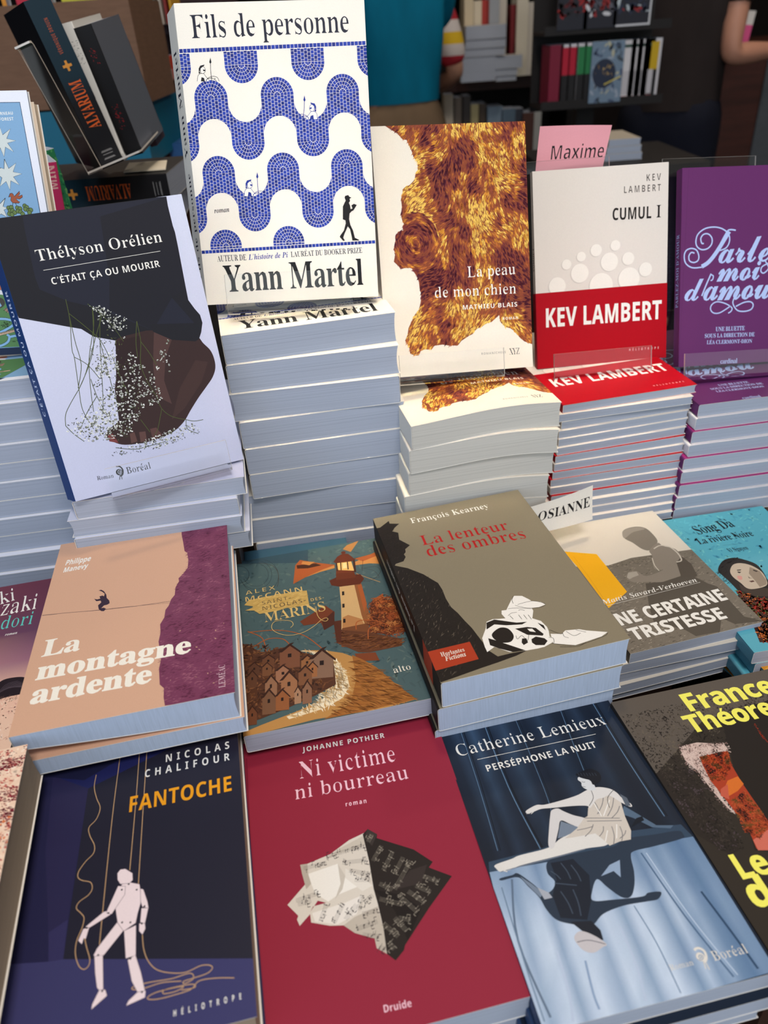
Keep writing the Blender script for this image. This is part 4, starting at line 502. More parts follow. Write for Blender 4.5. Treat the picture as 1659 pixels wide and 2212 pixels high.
('t',(226,192,120),'G','DES-',(63.97,133.49),1.9,11.45,4.03,-0.02,0.08,0),
('t',(226,192,120),'S','MARINS',(23.3,117.27),0.75,51.41,12.53,-0.02,-0.03,0),
('l',(226,192,120),0.5,[67.1,125.6,66.9,114.9,68.8,108.2,72.3,104.5,74.8,106.4,73.4,108.6,69.3,107.2,61.8,100.7,52.4,95.8,41.4,95.6,33.1,100.5,28.6,106.8,28.8,112.8,32.1,116.1,38.8,115.6,44.7,112.5,45.9,107.8,43.4,104.6],1),
('t',(236,230,214),'S','alto',(114.7,31.23),2.79,13.34,6.41,-0.02,0,0),
('c',(236,230,214),(49.63,213.78),0.5,0.5),
('c',(236,230,214),(54.72,213.8),0.5,0.5),
('c',(236,230,214),(59.82,213.82),0.5,0.5),
('c',(236,230,214),(64.78,213.66),0.5,0.5)],
'lenteur':[
('p',(136,126,104),[0,0,140.2,0,140.2,211.1,0,211.1],0),
('p',(34,28,24),[-4.8,195.3,3.1,195.3,12.9,202.8,12.7,198.4,20.7,195.2,15.6,190.8,12,185.8,16.5,181.9,14.7,171.6,21.4,160.5,16.1,156.3,15.4,152.1,13.2,149.6,13.7,145.6,10.4,140.4,3.4,139.1,2.1,137.1,11.4,130.2,21.4,118.2,26.1,109.5,29.4,103.7,30.2,94.4,29.6,83.5,30.4,72.5,33.2,64.3,35.4,54.4,37.8,45.6,39,37.5,40.4,28.5,40.1,22.1,45.5,12.2,54.5,12.3,67.1,11.4,58.3,8.9,43.4,6.7,31.5,5.3,7.8,1.9,0.2,1,-1.7,28.5,-3.1,86,-3,143.8,-3.1,175.2],0),
('k',[(58,50,43),(44,37,31),(20,16,14),(96,86,74)],380,4,0.6,[-2.7,138.8,20,118.7,29.5,101.4,29.8,70.6,37.2,43.9,38.9,26.2,25.2,9.1,2,2.9,-0.2,33.5,-2.9,92.4],55,3,0,25),
('k',[(54,46,40),(20,16,14)],120,3,0.4,[1,193.2,15.7,187.9,13.3,169.3,15.7,157.8,10.6,144.1,-0.2,142.9,-2.9,169.7],30,5,0,25),
('t',(240,238,232),'S','François Kearney',(31.57,191.85),-0.16,73.2,8.15,-0.02,0,0),
('t',(176,28,28),'S','La lenteur',(31.97,156.48),-1.95,77.6,14.4,-0.02,0,0),
('t',(176,28,28),'S','des ombres',(32,139.6),-1.77,86.6,15.15,-0.02,0,0),
('p',(170,58,30),[-0,31.9,31.6,32.3,32,13.9,-0.1,12.4],0),
('t',(232,226,212),'S','Hurlantes',(7.93,24.26),-0.17,17.33,4.06,-0.01,0,0),
('t',(232,226,212),'I','Fictions',(9.52,19.1),1.23,15.42,4.51,0,0,0),
('p',(242,238,230),[70.3,58,77,66.3,80.4,69.5,86,67.5,89.4,62.1,90.5,59.6,96.8,56.4,98.8,52.5,93.2,51.3,87.4,52.2,87.5,49.1,83.5,41.3,88.3,36.6,89.9,29.2,89.2,24.6,87.6,19.5,89.2,17.1,86.8,13.2,79.9,10.9,74.6,10.8,67.1,11.4,55,13.6,46.5,21.8,40,18.5,40.1,23.9,41.3,32.9,47.6,42.3,50.2,48.4,55.4,49.6,64.8,47.5,63.8,52.9,65.2,56.6,68.8,56.0],0),
('p',(34,28,24),[49.6,34.9,57,39.2,62.6,36.4,63.7,28.3,59.4,23.1,52.7,24.4,49.2,29.3],1),
('p',(34,28,24),[74.3,21,78.3,22.5,83.4,19,84.4,15.8,80.6,12.5,74.8,14.4,73.3,17.6],0),
('p',(34,28,24),[49.9,47.5,56.5,48.9,70.9,40.5,78.4,39,73.8,37.5,62.7,40.2,54.7,43.9,47.4,40.5],0),
('p',(34,28,24),[67.3,34.8,76.3,33.8,81.8,30.9,84.6,23.3,83.3,21.8,73.2,26.1],0),
('p',(242,238,230),[75.6,32,79.1,30.9,80.1,26.7,76.3,28.9],0),
('p',(34,28,24),[68.2,23.6,71.2,23,70.7,18.5,66.8,17,66.4,19.9],0),
('p',(34,28,24),[45.4,31.5,48.9,28.5,54.7,22.8,65.9,11.8,57.3,12.8,49.3,19.1,44.2,24.4],0),
('p',(34,28,24),[85.2,35.7,88.3,31.7,87.6,26.1,86.1,31.5],0),
('p',(242,238,230),[89.3,21.8,96.8,19.2,100.7,21.8,110.5,19.9,114.6,17.2,128.2,10.8,122.1,8.1,101.1,5.7,87,12.2],0),
('l',(34,28,24),0.32,[79.1,59.2,87,59.7,92.3,59,97.7,55,98.8,52.5],1),
('l',(34,28,24),0.32,[76.9,58.9,84.3,53.2,93.1,50.9,98.6,52.0],1),
('l',(34,28,24),0.32,[79.5,69.1,76.9,65.3,76.4,61.2],1),
('l',(34,28,24),0.32,[70.5,56.9,77,55.7,87,51.3],1),
('l',(34,28,24),0.32,[67.7,49.6,71.2,51.5,75.2,51.1],1),
('l',(34,28,24),0.32,[77.1,52.6,79.3,52.9,81.4,51.1],1),
('l',(34,28,24),0.32,[97.8,19.9,97.4,16.2,99.7,14.0],1),
('l',(34,28,24),0.32,[100.8,20.8,104.1,14.9,109.9,15.9],1),
('l',(34,28,24),0.32,[107.9,20,113.8,15.5],1),
('l',(34,28,24),0.32,[87,12.2,101,5.4,123.2,7.7,127.9,10.3],1),
('l',(34,28,24),0.32,[90.1,7.5,101.6,4.1,109.1,5.9],1),
('l',(34,28,24),0.32,[90.4,25.8,95.7,19.6,97.8,19.9],1),
('l',(34,28,24),0.32,[86.6,18.8,89.2,17.1,87.9,12.8,85.9,12.6],1),
('l',(34,28,24),0.32,[65.2,27.8,65,24.1,69.3,26.5,70.8,20.3,74.3,25.8],1),
('l',(34,28,24),0.32,[68.9,49.2,69.9,44.8],1),
('l',(34,28,24),0.32,[75.3,48,75.9,42.8],1),
('l',(34,28,24),0.32,[78.9,46.8,79.5,41.6],1),
('l',(34,28,24),0.32,[82,45.8,82.5,40.6],1)],
'tristesse':[
('p',(214,206,192),[0,0,124.2,0,124.2,196.8,0,196.8],0),
('p',(118,110,98),[-29.8,128.4,38.7,109.9,64.2,113.5,95.7,110.1,128.7,106.3,124.7,48.5,130.5,-5.2,67.2,-14.6,-5.2,1.4,-23,47.0],0),
('k',[(94,86,76),(140,130,116),(70,64,56),(168,158,142),(112,104,92)],1500,3.4,0.6,[31.3,107.6,70.8,111.2,127.4,104.2,124.7,-1.3,72.3,-7.1,0.3,1.5,2.7,69.7],6,3,10,25),
('k',[(92,86,74),(120,112,98)],160,2,1,[38.7,109.9,55.3,111.6,86.5,110.8,82.9,104.6,41.8,104.1],None,2,0,25),
('p',(126,118,106),[76.5,153.3,83.8,157.6,95.3,157.1,101.9,151.2,102.9,138.7,101.1,128.7,94.6,123.2,86.2,118.4,80.7,122.9,77.5,134.3,73.6,143.5],1),
('p',(150,142,130),[76.5,153.3,83.4,156.9,94.8,156.2,100.1,151,86.2,149.9,73.6,143.5],1),
('p',(136,127,115),[86.2,118.4,99.8,126.5,102,120.6,110.1,112.7,109.7,100.3,104.6,92.3,92.4,75.2,86.8,72.5,73.1,72.6,60.4,76.8,47.7,81.1,45.8,88.7,51.5,94.9,59.2,93.4,63.6,84.9,82.4,87.9,75.8,92.5,84,109.2],1),
('p',(84,76,66),[100.1,93.9,109.7,100.3,111.8,87.5,107,70.3,103.3,69.2,93,75.0],0),
('p',(168,160,148),[45.8,88.7,50.5,94.5,58.5,93.7,57.7,88.1,50.9,86.9,47,85.5],0),
('l',(200,192,178),1.3,[91.4,119.2,99.6,122,106.7,117.7,108.9,108.1,107.7,98.5,105.2,94.5,100.3,94.3],1),
('l',(200,192,178),0.9,[82.5,107.2,78.8,96.3,78.5,88.0],1),
('p',(84,77,67),[57.4,75.6,73.1,72.6,93,75,104.5,68.8,109.7,58,114.8,51.9,113.8,32.8,112.9,10.5,124.7,0.7,100.2,4.8,94,14.7,83.1,0.7,61.4,2,57.3,11,47.3,20.1,37.4,27.3,43.7,45.5],0),
('p',(120,112,100),[93,13,99.7,4,88.8,2.7],0),
('p',(240,176,20),[8.2,143.4,36.2,129.3,36,70.5,10,55.6,10,78.1,10.2,114.8],0),
('l',(216,150,16),0.3,[13.7,133.2,13.3,99.6,11.4,62.5],0),
('t',(240,238,232),'I','Mattis Savard-Verhoeven',(8.12,61.46),0.99,94.55,5.83,-0.01,0,0),
('l',(240,238,232),0.3,[10.3,59,104.2,61.7],0),
('t',(240,238,232),'G','NE CERTAINE',(9.58,32.41),0.77,104.22,14.75,0.02,0,0),
('t',(240,238,232),'G','TRISTESSE',(11.18,13.06),0.19,88.07,13.99,0.02,0,0),
('t',(40,36,32),'G','UPLADE',(5.63,182.99),4.72,15.55,3.37,0.01,0.05,0)],
'song':[
('p',(88,170,190),[0,0,128,0,128,195,0,195],0),
('k',[(100,184,200),(78,158,182),(112,190,196),(70,150,180)],400,6,2.5,[15,193.1,132.1,201.4,108.7,32.4,10.2,55.5],None,3,25,25),
('t',(22,22,26),'S','Sông Dà',(40.18,163.12),6.01,42.47,14.49,0,-0.02,0),
('t',(22,22,26),'S','La rivière Noire',(32.65,147.74),0.68,58.56,10.15,0,-0.02,0),
('l',(60,100,110),0.25,[53.3,140.8,72.9,139.8],0),
('t',(22,22,26),'S','Vi Nguyen',(52.97,129.38),-0.08,20.61,5.84,0,-0.02,0),
('p',(26,20,18),[28.3,106,35.8,114.9,43.7,119.7,53.4,120.1,61.7,114,67.1,105.9,66.6,94.2,63.9,82,64.9,70.5,54.9,54.9,42.2,60.2,31.1,72.5,29.9,81.4,29.3,90.3,28.1,98.3],1),
('k',[(26,20,18),(40,32,28)],120,6,0.5,[25.5,104.1,40.8,119.1,57.1,120.6,51.5,111,31.7,97.4,28.5,80.5,24.9,91.3],30,8,0,25),
('p',(196,180,160),[38.3,102.3,46,110.4,54,111.1,61.2,106,65,97.1,64.5,88.2,60.5,77.8,54.2,74.3,44,73.7,39.3,76.6,38.2,84.4,36.3,93.7],1),
('p',(150,134,116),[59,103.9,64.3,96,62.5,82.3,59.1,76.9,51.4,75,52.4,84.7,52.8,94.9],0),
('p',(210,150,140),[40.6,94,44.2,93.1,42.3,88.5,39.4,89.2],1),
('p',(30,24,22),[45.2,102.6,49.6,102.2,48.1,101,44.9,101.4],0),
('p',(30,24,22),[44.2,100.2,47.6,98.8,45.1,97.4,44,98.3],0),
('p',(60,50,44),[50.1,89.1,52.7,87.8,49.1,88.7,50,91.7],0),
('p',(90,60,54),[46.7,84.8,51,85.1,51.4,83.1,47.9,82.7],0),
('p',(60,50,44),[59.9,99.7,62.9,96.3,60.7,95.6,58.9,98.0],0),
('p',(60,48,40),[36.1,83.6,38.7,75.6,43.4,72.6,53.5,73.2,58.6,70.8,58.2,60,40,64.3,33.1,74.4],0),
('p',(60,30,22),[28.1,75.6,35.6,67.8,40.1,61.9,56.2,56.9,33.5,5,11.2,10,23.7,50.6],0),
('k',[(200,50,30),(170,40,24),(90,110,40),(120,50,30),(40,20,16),(216,110,40)],700,5,1.6,[28.8,75.5,40.7,63,56.2,56.9,30.6,0.5,13.9,9.4],None,9,8,25)],
'midori':[
('g',2,7,[(118,62,76),(110,54,72),(112,58,74),(100,52,74),(130,80,92),(96,60,88),(214,160,140),(150,104,124),(244,206,176),(236,190,166),(240,200,176),(240,205,180),(236,196,170),(240,205,180)],[9.9,208.6,139.7,205.9,141.9,1.4,6,12.0]),
('t',(240,238,232),'S','ki',(101.48,180.59),13.05,11.47,18.92,-0.03,0,0),
('t',(240,238,232),'S','zaki',(104.6,164.61),2.56,27.73,21.42,-0.03,0,0),
('t',(96,200,190),'S','dori',(107.89,146.56),0.05,24.2,16.48,-0.03,0,0),
('t',(240,238,232),'I','roman',(113.36,137.26),-0.81,9.2,3.15,0,0.05,0),
('p',(40,30,36),[107.6,68.8,116.7,79.8,122,85.3,129.3,85.9,137.2,84,149,76.8,150.5,67.2,137,66.4,127.8,66.1,117.8,64.4],1),
('l',(84,72,80),0.4,[120.5,71.1,125.2,79.7,133.4,81.3],1),
('l',(84,72,80),0.4,[121.5,71.7,126.6,79,134.9,80.1],1),
('l',(84,72,80),0.4,[122.4,72.4,128,78.3,136.3,78.9],1),
('l',(84,72,80),0.4,[123.3,73,129.4,77.6,137.8,77.7],1),
('l',(84,72,80),0.4,[124.2,73.7,130.8,76.9,139.3,76.5],1),
('l',(84,72,80),0.4,[125.1,74.3,132.2,76.2,140.8,75.3],1),
('l',(84,72,80),0.4,[126.1,75,133.6,75.5,142.2,74.1],1),
('l',(84,72,80),0.4,[127,75.7,134.9,74.8,143.7,72.9],1),
('l',(84,72,80),0.4,[127.9,76.3,136.3,74.1,145.2,71.7],1),
('k',[(60,40,44),(120,90,84)],60,2.5,0.3,[116.8,69.1,137,66.4,136,60.8,117.9,63.6],60,4,0,25),
('k',[(244,214,190),(226,180,160),(250,224,206)],200,3,1,[102.5,68.7,137.6,63.3,136.9,23,112.4,24.5],None,5,10,25)],
'spot':[
('p',(240,208,182),[0,0,126,0,126,189,0,189.0],0),
('k',[(232,184,158),(244,216,192),(248,226,204),(226,160,140)],900,4,2.2,[42.6,198.9,126.6,190.8,131.3,77.8,88.4,65.8],None,4,16,25),
('k',[(120,30,44),(150,40,50),(96,24,40),(190,80,76)],1500,1.7,0.9,[61.8,195.8,126.7,190.2,129.9,104.5,132.8,61.4,94,71.9],-15,6,18,25),
('k',[(120,26,46),(96,20,40),(150,44,60)],260,1.6,0.8,[104.2,161,127.1,157.9,126,148.1,104.7,149.8],-15,11,0,25),
('k',[(120,26,46),(96,20,40),(150,44,60)],260,1.6,0.8,[107.4,144.7,127.6,143.2,127.3,134.8,107.8,134.1],-15,12,0,25),
('k',[(120,26,46),(96,20,40),(150,44,60)],260,1.6,0.8,[105.8,180.6,126.2,180.8,126.5,173.4,105.6,172.2],-15,13,0,25),
('k',[(222,110,60),(232,140,90)],60,2,1.5,[101.1,142.2,129.6,136.2,128.2,114.4,106.7,115.7],None,2,0,25)],
'fils':[
('p',(238,232,220),[0,0,151.1,0,151.1,230.4,0,230.4],0),
('mosaic',),
('t',(26,30,48),'S','Fils de personne',(11.63,205.69),0.6,126.03,16.4,-0.02,-0.03,0),
('t',(22,22,26),'I','roman',(14.62,74.77),2.8,12.71,4.04,0,0,0),
('t',(26,30,48),'S','AUTEUR DE',(12.94,35.68),0.12,24.75,4.89,-0.01,-0.01,0),
('t',(24,50,140),'I',"L'histoire de Pi",(39.67,35.88),0.97,34.19,4.43,-0,0,0),
('t',(26,30,48),'S','LAURÉAT DU BOOKER PRIZE',(76.47,36.58),0.7,62.27,4.45,-0.01,-0.01,0),
('t',(20,22,24),'S','Yann Martel',(16.79,10.12),0.22,121.46,22.04,0,-0.02,0),
('l',(22,22,26),0.45,[24.2,190,23.6,182.9,23.6,174.6],0),
('p',(22,22,26),[23.1,188.5,24.4,191.8,24.9,188.4,23.9,187.2],0),
('p',(22,22,26),[13.8,180.6,14.2,184.2,15.6,186.2,19.1,186.9,18.7,185.9,16.6,185.1,15.4,183.1,14.9,180.5],0),
('l',(238,232,220),0.22,[14.2,182.1,15.3,181.9],0),
('l',(238,232,220),0.22,[14.8,182.8,15.8,182.4],0),
('l',(238,232,220),0.22,[15.5,183.5,16.3,182.9],0),
('l',(238,232,220),0.22,[16.1,184.2,16.8,183.4],0),
('l',(238,232,220),0.22,[16.8,184.9,17.3,183.9],0),
('l',(238,232,220),0.22,[17.4,185.6,17.9,184.4],0),
('p',(240,236,226),[15.5,184.1,17.8,185.5,19.2,184.2,19.2,182,17.6,180.6,15.6,181.0],0),
('l',(22,22,26),0.3,[15.5,184.1,17.8,185.5,19.2,184.2,19.2,182,17.6,180.6,15.6,181,15.5,184.1],1),
('p',(22,22,26),[17.5,183.4,19.3,183.2,18.9,182,17.6,182.4],0),
('p',(240,236,226),[15.4,180.6,17.8,180.4,19.6,177.8,21.2,176.1,21.1,174.7,11.9,175,13.1,179.1],0),
('l',(22,22,26),0.32,[15.4,180.6,17.8,180.4,19.6,177.8,21.2,176.1],0),
('l',(22,22,26),0.32,[15.4,180.6,13.1,179.1,11.9,175.0],1),
('p',(22,22,26),[15.7,177.9,17.7,177.3,18.1,174.8,14.9,174.9],0),
('l',(22,22,26),0.35,[18.9,175.4,21.4,177.4,24.9,178.3,28.3,177.4,29.6,174.5],1),
('l',(22,22,26),0.35,[19.3,174.8,20.1,176.4,24.3,176.9,27.7,174.5],1),
('p',(22,22,26),[23.2,177.3,24.1,177.5,23.8,176.3],0),
('p',(22,22,26),[25.9,177,26.8,176.8,26.3,175.8],0),
('l',(24,48,140),0.45,[97.8,160.3,97,153,95.4,144.5],0),
('p',(24,48,140),[98.6,158.7,97.9,162.2,96.7,158.8,97.6,157.4],0),
('p',(24,48,140),[106.7,150,106.9,153.7,105.9,155.9,102.5,156.8,102.6,155.8,104.7,154.8,105.4,152.7,105.5,150.0],0),
('l',(238,232,220),0.22,[106.5,151.6,105.3,151.4],0),
('l',(238,232,220),0.22,[106,152.4,104.9,152.0],0),
('l',(238,232,220),0.22,[105.5,153.1,104.5,152.5],0),
('l',(238,232,220),0.22,[104.9,153.9,104.1,153.1],0),
('l',(238,232,220),0.22,[104.4,154.6,103.6,153.6],0),
('l',(238,232,220),0.22,[103.9,155.4,103.2,154.2],0),
('p',(240,236,226),[105.5,153.8,103.5,155.3,101.8,154.1,101.4,151.8,102.7,150.2,104.8,150.6],0),
('l',(24,48,140),0.3,[105.5,153.8,103.5,155.3,101.8,154.1,101.4,151.8,102.7,150.2,104.8,150.6,105.5,153.8],1),
('p',(24,48,140),[103.4,153.2,101.5,153,101.6,151.8,103,152.1],0),
('p',(240,236,226),[105,150.2,102.4,150,100.1,147.5,98.1,145.9,98,144.4,107.4,144.1,107,148.4],0),
('l',(24,48,140),0.32,[105,150.2,102.4,150,100.1,147.5,98.1,145.9],0),
('l',(24,48,140),0.32,[105,150.2,107,148.4,107.4,144.1],1),
('p',(24,48,140),[104.1,147.4,101.9,146.8,101,144.3,104.3,144.2],0),
('l',(24,48,140),0.35,[100.4,145,98.2,147.2,94.7,148.3,91.1,147.6,89.2,144.7],1),
('l',(24,48,140),0.35,[99.8,144.3,99.3,146.1,95.1,146.8,91.1,144.6],1),
('p',(24,48,140),[96.3,147.2,95.4,147.5,95.5,146.2],0),
('p',(24,48,140),[93.5,147.1,92.5,146.9,92.9,145.8],0),
('l',(24,48,140),0.45,[53.6,103.5,53.1,95.7,53.2,86.8],0),
('p',(24,48,140),[52.5,101.9,53.8,105.5,54.4,101.8,53.4,100.4],0),
('p',(24,48,140),[42.9,93.3,43.2,97.2,44.6,99.4,48.3,100.1,48,99,45.7,98.2,44.6,96,44,93.3],0),
('l',(238,232,220),0.22,[43.2,95,44.4,94.7],0),
('l',(238,232,220),0.22,[43.9,95.7,45,95.3],0),
('l',(238,232,220),0.22,[44.6,96.5,45.5,95.8],0),
('l',(238,232,220),0.22,[45.3,97.2,46,96.3],0),
('l',(238,232,220),0.22,[46,98,46.5,96.9],0),
('l',(238,232,220),0.22,[46.6,98.8,47.1,97.4],0),
('p',(240,236,226),[44.7,97.2,47,98.6,48.5,97.2,48.5,94.8,46.9,93.3,44.8,93.8],0),
('l',(24,48,140),0.3,[44.7,97.2,47,98.6,48.5,97.2,48.5,94.8,46.9,93.3,44.8,93.8,44.7,97.2],1),
('p',(24,48,140),[46.8,96.4,48.6,96.1,48.3,94.8,46.9,95.3],0),
('p',(240,236,226),[44.5,93.4,47.1,93.1,49,90.3,50.8,88.4,50.6,86.9,41,87.2,42.2,91.7],0),
('l',(24,48,140),0.32,[44.5,93.4,47.1,93.1,49,90.3,50.8,88.4],0),
('l',(24,48,140),0.32,[44.5,93.4,42.2,91.7,41,87.2],1),
('p',(24,48,140),[45,90.5,47,89.7,47.5,87,44.1,87.1],0),
('l',(24,48,140),0.35,[48.3,87.6,50.9,89.8,54.6,90.8,58.1,89.7,59.5,86.5],1),
('l',(24,48,140),0.35,[48.7,87,49.6,88.7,54,89.2,57.6,86.6],1),
('p',(24,48,140),[52.8,89.7,53.8,89.9,53.4,88.6],0),
('p',(24,48,140),[55.7,89.4,56.6,89.1,56,88.0],0),
('p',(22,20,22),[126.1,82.8,126.7,84.1,129.3,84.7,130.4,83.1,132,82.6,130.3,81.7,130.6,79.9,129.5,78.5,130.4,76.2,130.7,73.3,132.3,73.8,131.6,76.4,133.8,77.5,136.2,76.5,133.1,72.3,131.3,71.5,129.6,69.9,128.9,65.3,129.7,60.7,131.8,55.9,133,50,136.4,48.3,136.6,47.6,130.7,47.8,130.3,51.3,129.2,57.2,127.4,59.6,124.3,53.9,122.8,50.5,124.2,48.1,122.7,47.9,119.9,51.3,120.7,52.7,123.8,56.3,125.8,62,125.7,64.5,123.5,65.5,124.2,75.8,125.8,78.6,126.9,80.3],0)],
'peau':[
('p',(232,224,210),[0,0,140,0,140,216,0,216.0],0),
('p',(132,66,42),[12.9,216.1,23.6,209.4,27.7,204.7,31.3,204.1,33,199.9,35.4,194.2,36.3,190.6,39.9,185.3,39.7,179.1,37,175,36.5,171.4,31.3,166.9,27.2,165.5,24.8,163.5,24.9,160.9,22.9,155.8,23.2,149.4,21.9,142.1,22.9,136.7,24.4,134,22.6,131.4,23,129.2,18.3,128.4,15.7,124.3,15.1,120,13.6,115.8,14,108.2,12.5,102.9,14.6,100.8,18.9,96.2,22.4,96.9,28.2,96.6,30.3,93.2,32.9,88.6,34.4,84.2,34.8,76.4,35.8,74.1,35,66.4,32.8,59.9,28.9,55.6,25,49.2,22,43.8,20.7,38.2,18,32.8,19.9,29.8,21.6,25.7,21.9,21.1,25.3,19.1,29.8,18.4,32.8,23.7,40.5,23.4,46,26.4,53.2,26.8,59.2,25.5,67.6,24.9,71.4,28.9,78.9,33,82.6,34.4,83.9,36.6,87.7,39.2,91.3,40.1,96.3,43.2,101.2,44,108.8,49.8,109.7,43.4,114.4,38.5,119.2,37,124,33.3,127.5,28.4,132.3,24,139.6,21.1,156.9,17,153.4,217.6,47.9,220.9],0),
('fur',[12.9,216.1,23.6,209.4,27.7,204.7,31.3,204.1,33,199.9,35.4,194.2,36.3,190.6,39.9,185.3,39.7,179.1,37,175,36.5,171.4,31.3,166.9,27.2,165.5,24.8,163.5,24.9,160.9,22.9,155.8,23.2,149.4,21.9,142.1,22.9,136.7,24.4,134,22.6,131.4,23,129.2,18.3,128.4,15.7,124.3,15.1,120,13.6,115.8,14,108.2,12.5,102.9,14.6,100.8,18.9,96.2,22.4,96.9,28.2,96.6,30.3,93.2,32.9,88.6,34.4,84.2,34.8,76.4,35.8,74.1,35,66.4,32.8,59.9,28.9,55.6,25,49.2,22,43.8,20.7,38.2,18,32.8,19.9,29.8,21.6,25.7,21.9,21.1,25.3,19.1,29.8,18.4,32.8,23.7,40.5,23.4,46,26.4,53.2,26.8,59.2,25.5,67.6,24.9,71.4,28.9,78.9,33,82.6,34.4,83.9,36.6,87.7,39.2,91.3,40.1,96.3,43.2,101.2,44,108.8,49.8,109.7,43.4,114.4,38.5,119.2,37,124,33.3,127.5,28.4,132.3,24,139.6,21.1,156.9,17,153.4,217.6,47.9,220.9]),
('t',(240,238,232),'S','La peau',(80.41,85.27),0.42,45.38,9.62,-0.03,0,0),
('t',(240,238,232),'S','de mon chien',(48.67,69.1),-0.6,77.17,9.54,-0.03,0,0),
('t',(240,238,232),'G','MATHIEU BLAIS',(74.37,56.91),-0.49,52.23,4.05,-0.01,0.06,0),
('t',(240,238,232),'G','ROMAN',(112.22,45.09),-0.27,14.67,2.51,-0.01,0.15,0),
('t',(60,52,48),'G','ROMANICHELS',(90.09,14.66),-0.27,23.53,2.08,-0.03,0.12,0),
('t',(22,22,26),'S','XYZ',(117.25,12.88),-0.28,10.14,5.82,-0.03,-0.1,0)],
'cumul':[
('p',(222,214,206),[0,0,142.3,0,142.3,195.3,0,195.3],0),
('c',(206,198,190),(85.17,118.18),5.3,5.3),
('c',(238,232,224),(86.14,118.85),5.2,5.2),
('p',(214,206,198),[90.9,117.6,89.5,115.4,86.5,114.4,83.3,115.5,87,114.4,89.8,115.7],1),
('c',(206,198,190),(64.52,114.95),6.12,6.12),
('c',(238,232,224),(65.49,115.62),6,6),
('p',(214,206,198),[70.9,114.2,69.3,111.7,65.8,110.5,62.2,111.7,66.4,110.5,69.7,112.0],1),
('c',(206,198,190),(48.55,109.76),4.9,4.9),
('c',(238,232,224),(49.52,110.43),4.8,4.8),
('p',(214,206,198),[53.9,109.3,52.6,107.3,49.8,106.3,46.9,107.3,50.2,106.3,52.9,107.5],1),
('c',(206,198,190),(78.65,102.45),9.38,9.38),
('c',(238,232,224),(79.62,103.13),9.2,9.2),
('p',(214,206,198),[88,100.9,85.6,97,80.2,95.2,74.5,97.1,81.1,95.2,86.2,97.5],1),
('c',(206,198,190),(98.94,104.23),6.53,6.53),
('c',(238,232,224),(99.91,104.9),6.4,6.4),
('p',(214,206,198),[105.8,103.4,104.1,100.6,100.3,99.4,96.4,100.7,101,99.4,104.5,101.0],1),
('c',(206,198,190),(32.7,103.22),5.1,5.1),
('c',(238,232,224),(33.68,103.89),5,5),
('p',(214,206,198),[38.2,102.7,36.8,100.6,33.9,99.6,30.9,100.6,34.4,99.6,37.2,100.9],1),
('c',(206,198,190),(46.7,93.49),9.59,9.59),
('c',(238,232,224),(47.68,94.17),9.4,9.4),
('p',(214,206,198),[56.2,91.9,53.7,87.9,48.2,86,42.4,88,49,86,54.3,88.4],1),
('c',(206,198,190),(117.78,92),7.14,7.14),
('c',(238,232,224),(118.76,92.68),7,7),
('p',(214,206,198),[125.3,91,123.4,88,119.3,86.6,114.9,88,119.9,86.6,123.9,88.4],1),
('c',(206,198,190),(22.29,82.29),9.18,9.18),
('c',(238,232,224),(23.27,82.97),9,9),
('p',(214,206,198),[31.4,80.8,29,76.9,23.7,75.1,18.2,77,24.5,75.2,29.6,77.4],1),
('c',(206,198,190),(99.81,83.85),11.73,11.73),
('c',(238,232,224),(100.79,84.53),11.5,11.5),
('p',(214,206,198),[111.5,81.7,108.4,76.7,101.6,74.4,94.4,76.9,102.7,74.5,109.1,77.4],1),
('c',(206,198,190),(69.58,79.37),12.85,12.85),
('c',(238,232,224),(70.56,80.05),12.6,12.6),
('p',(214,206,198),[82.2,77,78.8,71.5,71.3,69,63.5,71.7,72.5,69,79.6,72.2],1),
('t',(70,62,58),'G','KEV',(119.11,178.57),0.65,14.99,6.56,-0.02,0.22,0),
('t',(70,62,58),'G','LAMBERT',(95.28,168.7),-0.4,38.81,6.62,-0.02,0.22,0),
('t',(28,22,20),'G','CUMUL',(82.98,143.57),-1.15,41.31,11.64,0,0.02,0),
('t',(28,22,20),'S','I',(129.77,142.94),-0.47,4.85,12.09,-0.02,0,0)],
'parlez':[
('p',(98,42,98),[0,0,134,0,134,200,0,200.0],0),
('l',(84,34,84),0.35,[6.9,198.5,-0.1,-6.5],0),
('t',(176,196,240),'C','arle',(41.33,105.13),-0.37,57.3,25.23,0.01,-0.04,0),
('t',(176,196,240),'C','moi',(39.96,86.82),-0.54,49,23.69,0.01,-0.04,0),
('t',(176,196,240),'C','amou',(25.57,68.02),-1.11,74.83,26,0.01,-0.04,0),
('t',(176,196,240),'C','d',(4.8,68.55),-0.8,20.76,21.68,0.01,0,0),
('l',(176,196,240),4.2,[52.5,136.3,39.7,117,30.9,106.8,23.3,102.4],1),
('l',(176,196,240),1.5,[59.6,137.2,53.1,138,49.4,135.2,40.8,120.4],1),
('l',(176,196,240),1.4,[38.4,117,48.6,119.5,52.9,125.8,52,133.4,45.4,138.9,36.3,141.3,26.1,140.2,18.6,135.3,16.2,128.4,17.7,122.6,22.9,119.4,29.3,120.3,33.6,124.8,33.5,130.7,29.5,134.7,24.4,134.5,21.5,130.6,22.7,125.8,25,125.5],1),
('l',(176,196,240),1.4,[23.4,101.8,13.1,101.7,5.9,106.1,3.8,113.2,5.6,119,11.3,121.1,17.1,119.1,19.8,113.1,18.7,108.5,14.2,106.9,9.7,108.9,8.9,113.6,11.4,117,15,116.2],1),
('l',(176,196,240),1.6,[33.9,94.8,29,84.3,24.1,72.6],1),
('l',(176,196,240),1.3,[34.2,93.6,36.3,92.3,35.6,88.8,33.4,87.7],1),
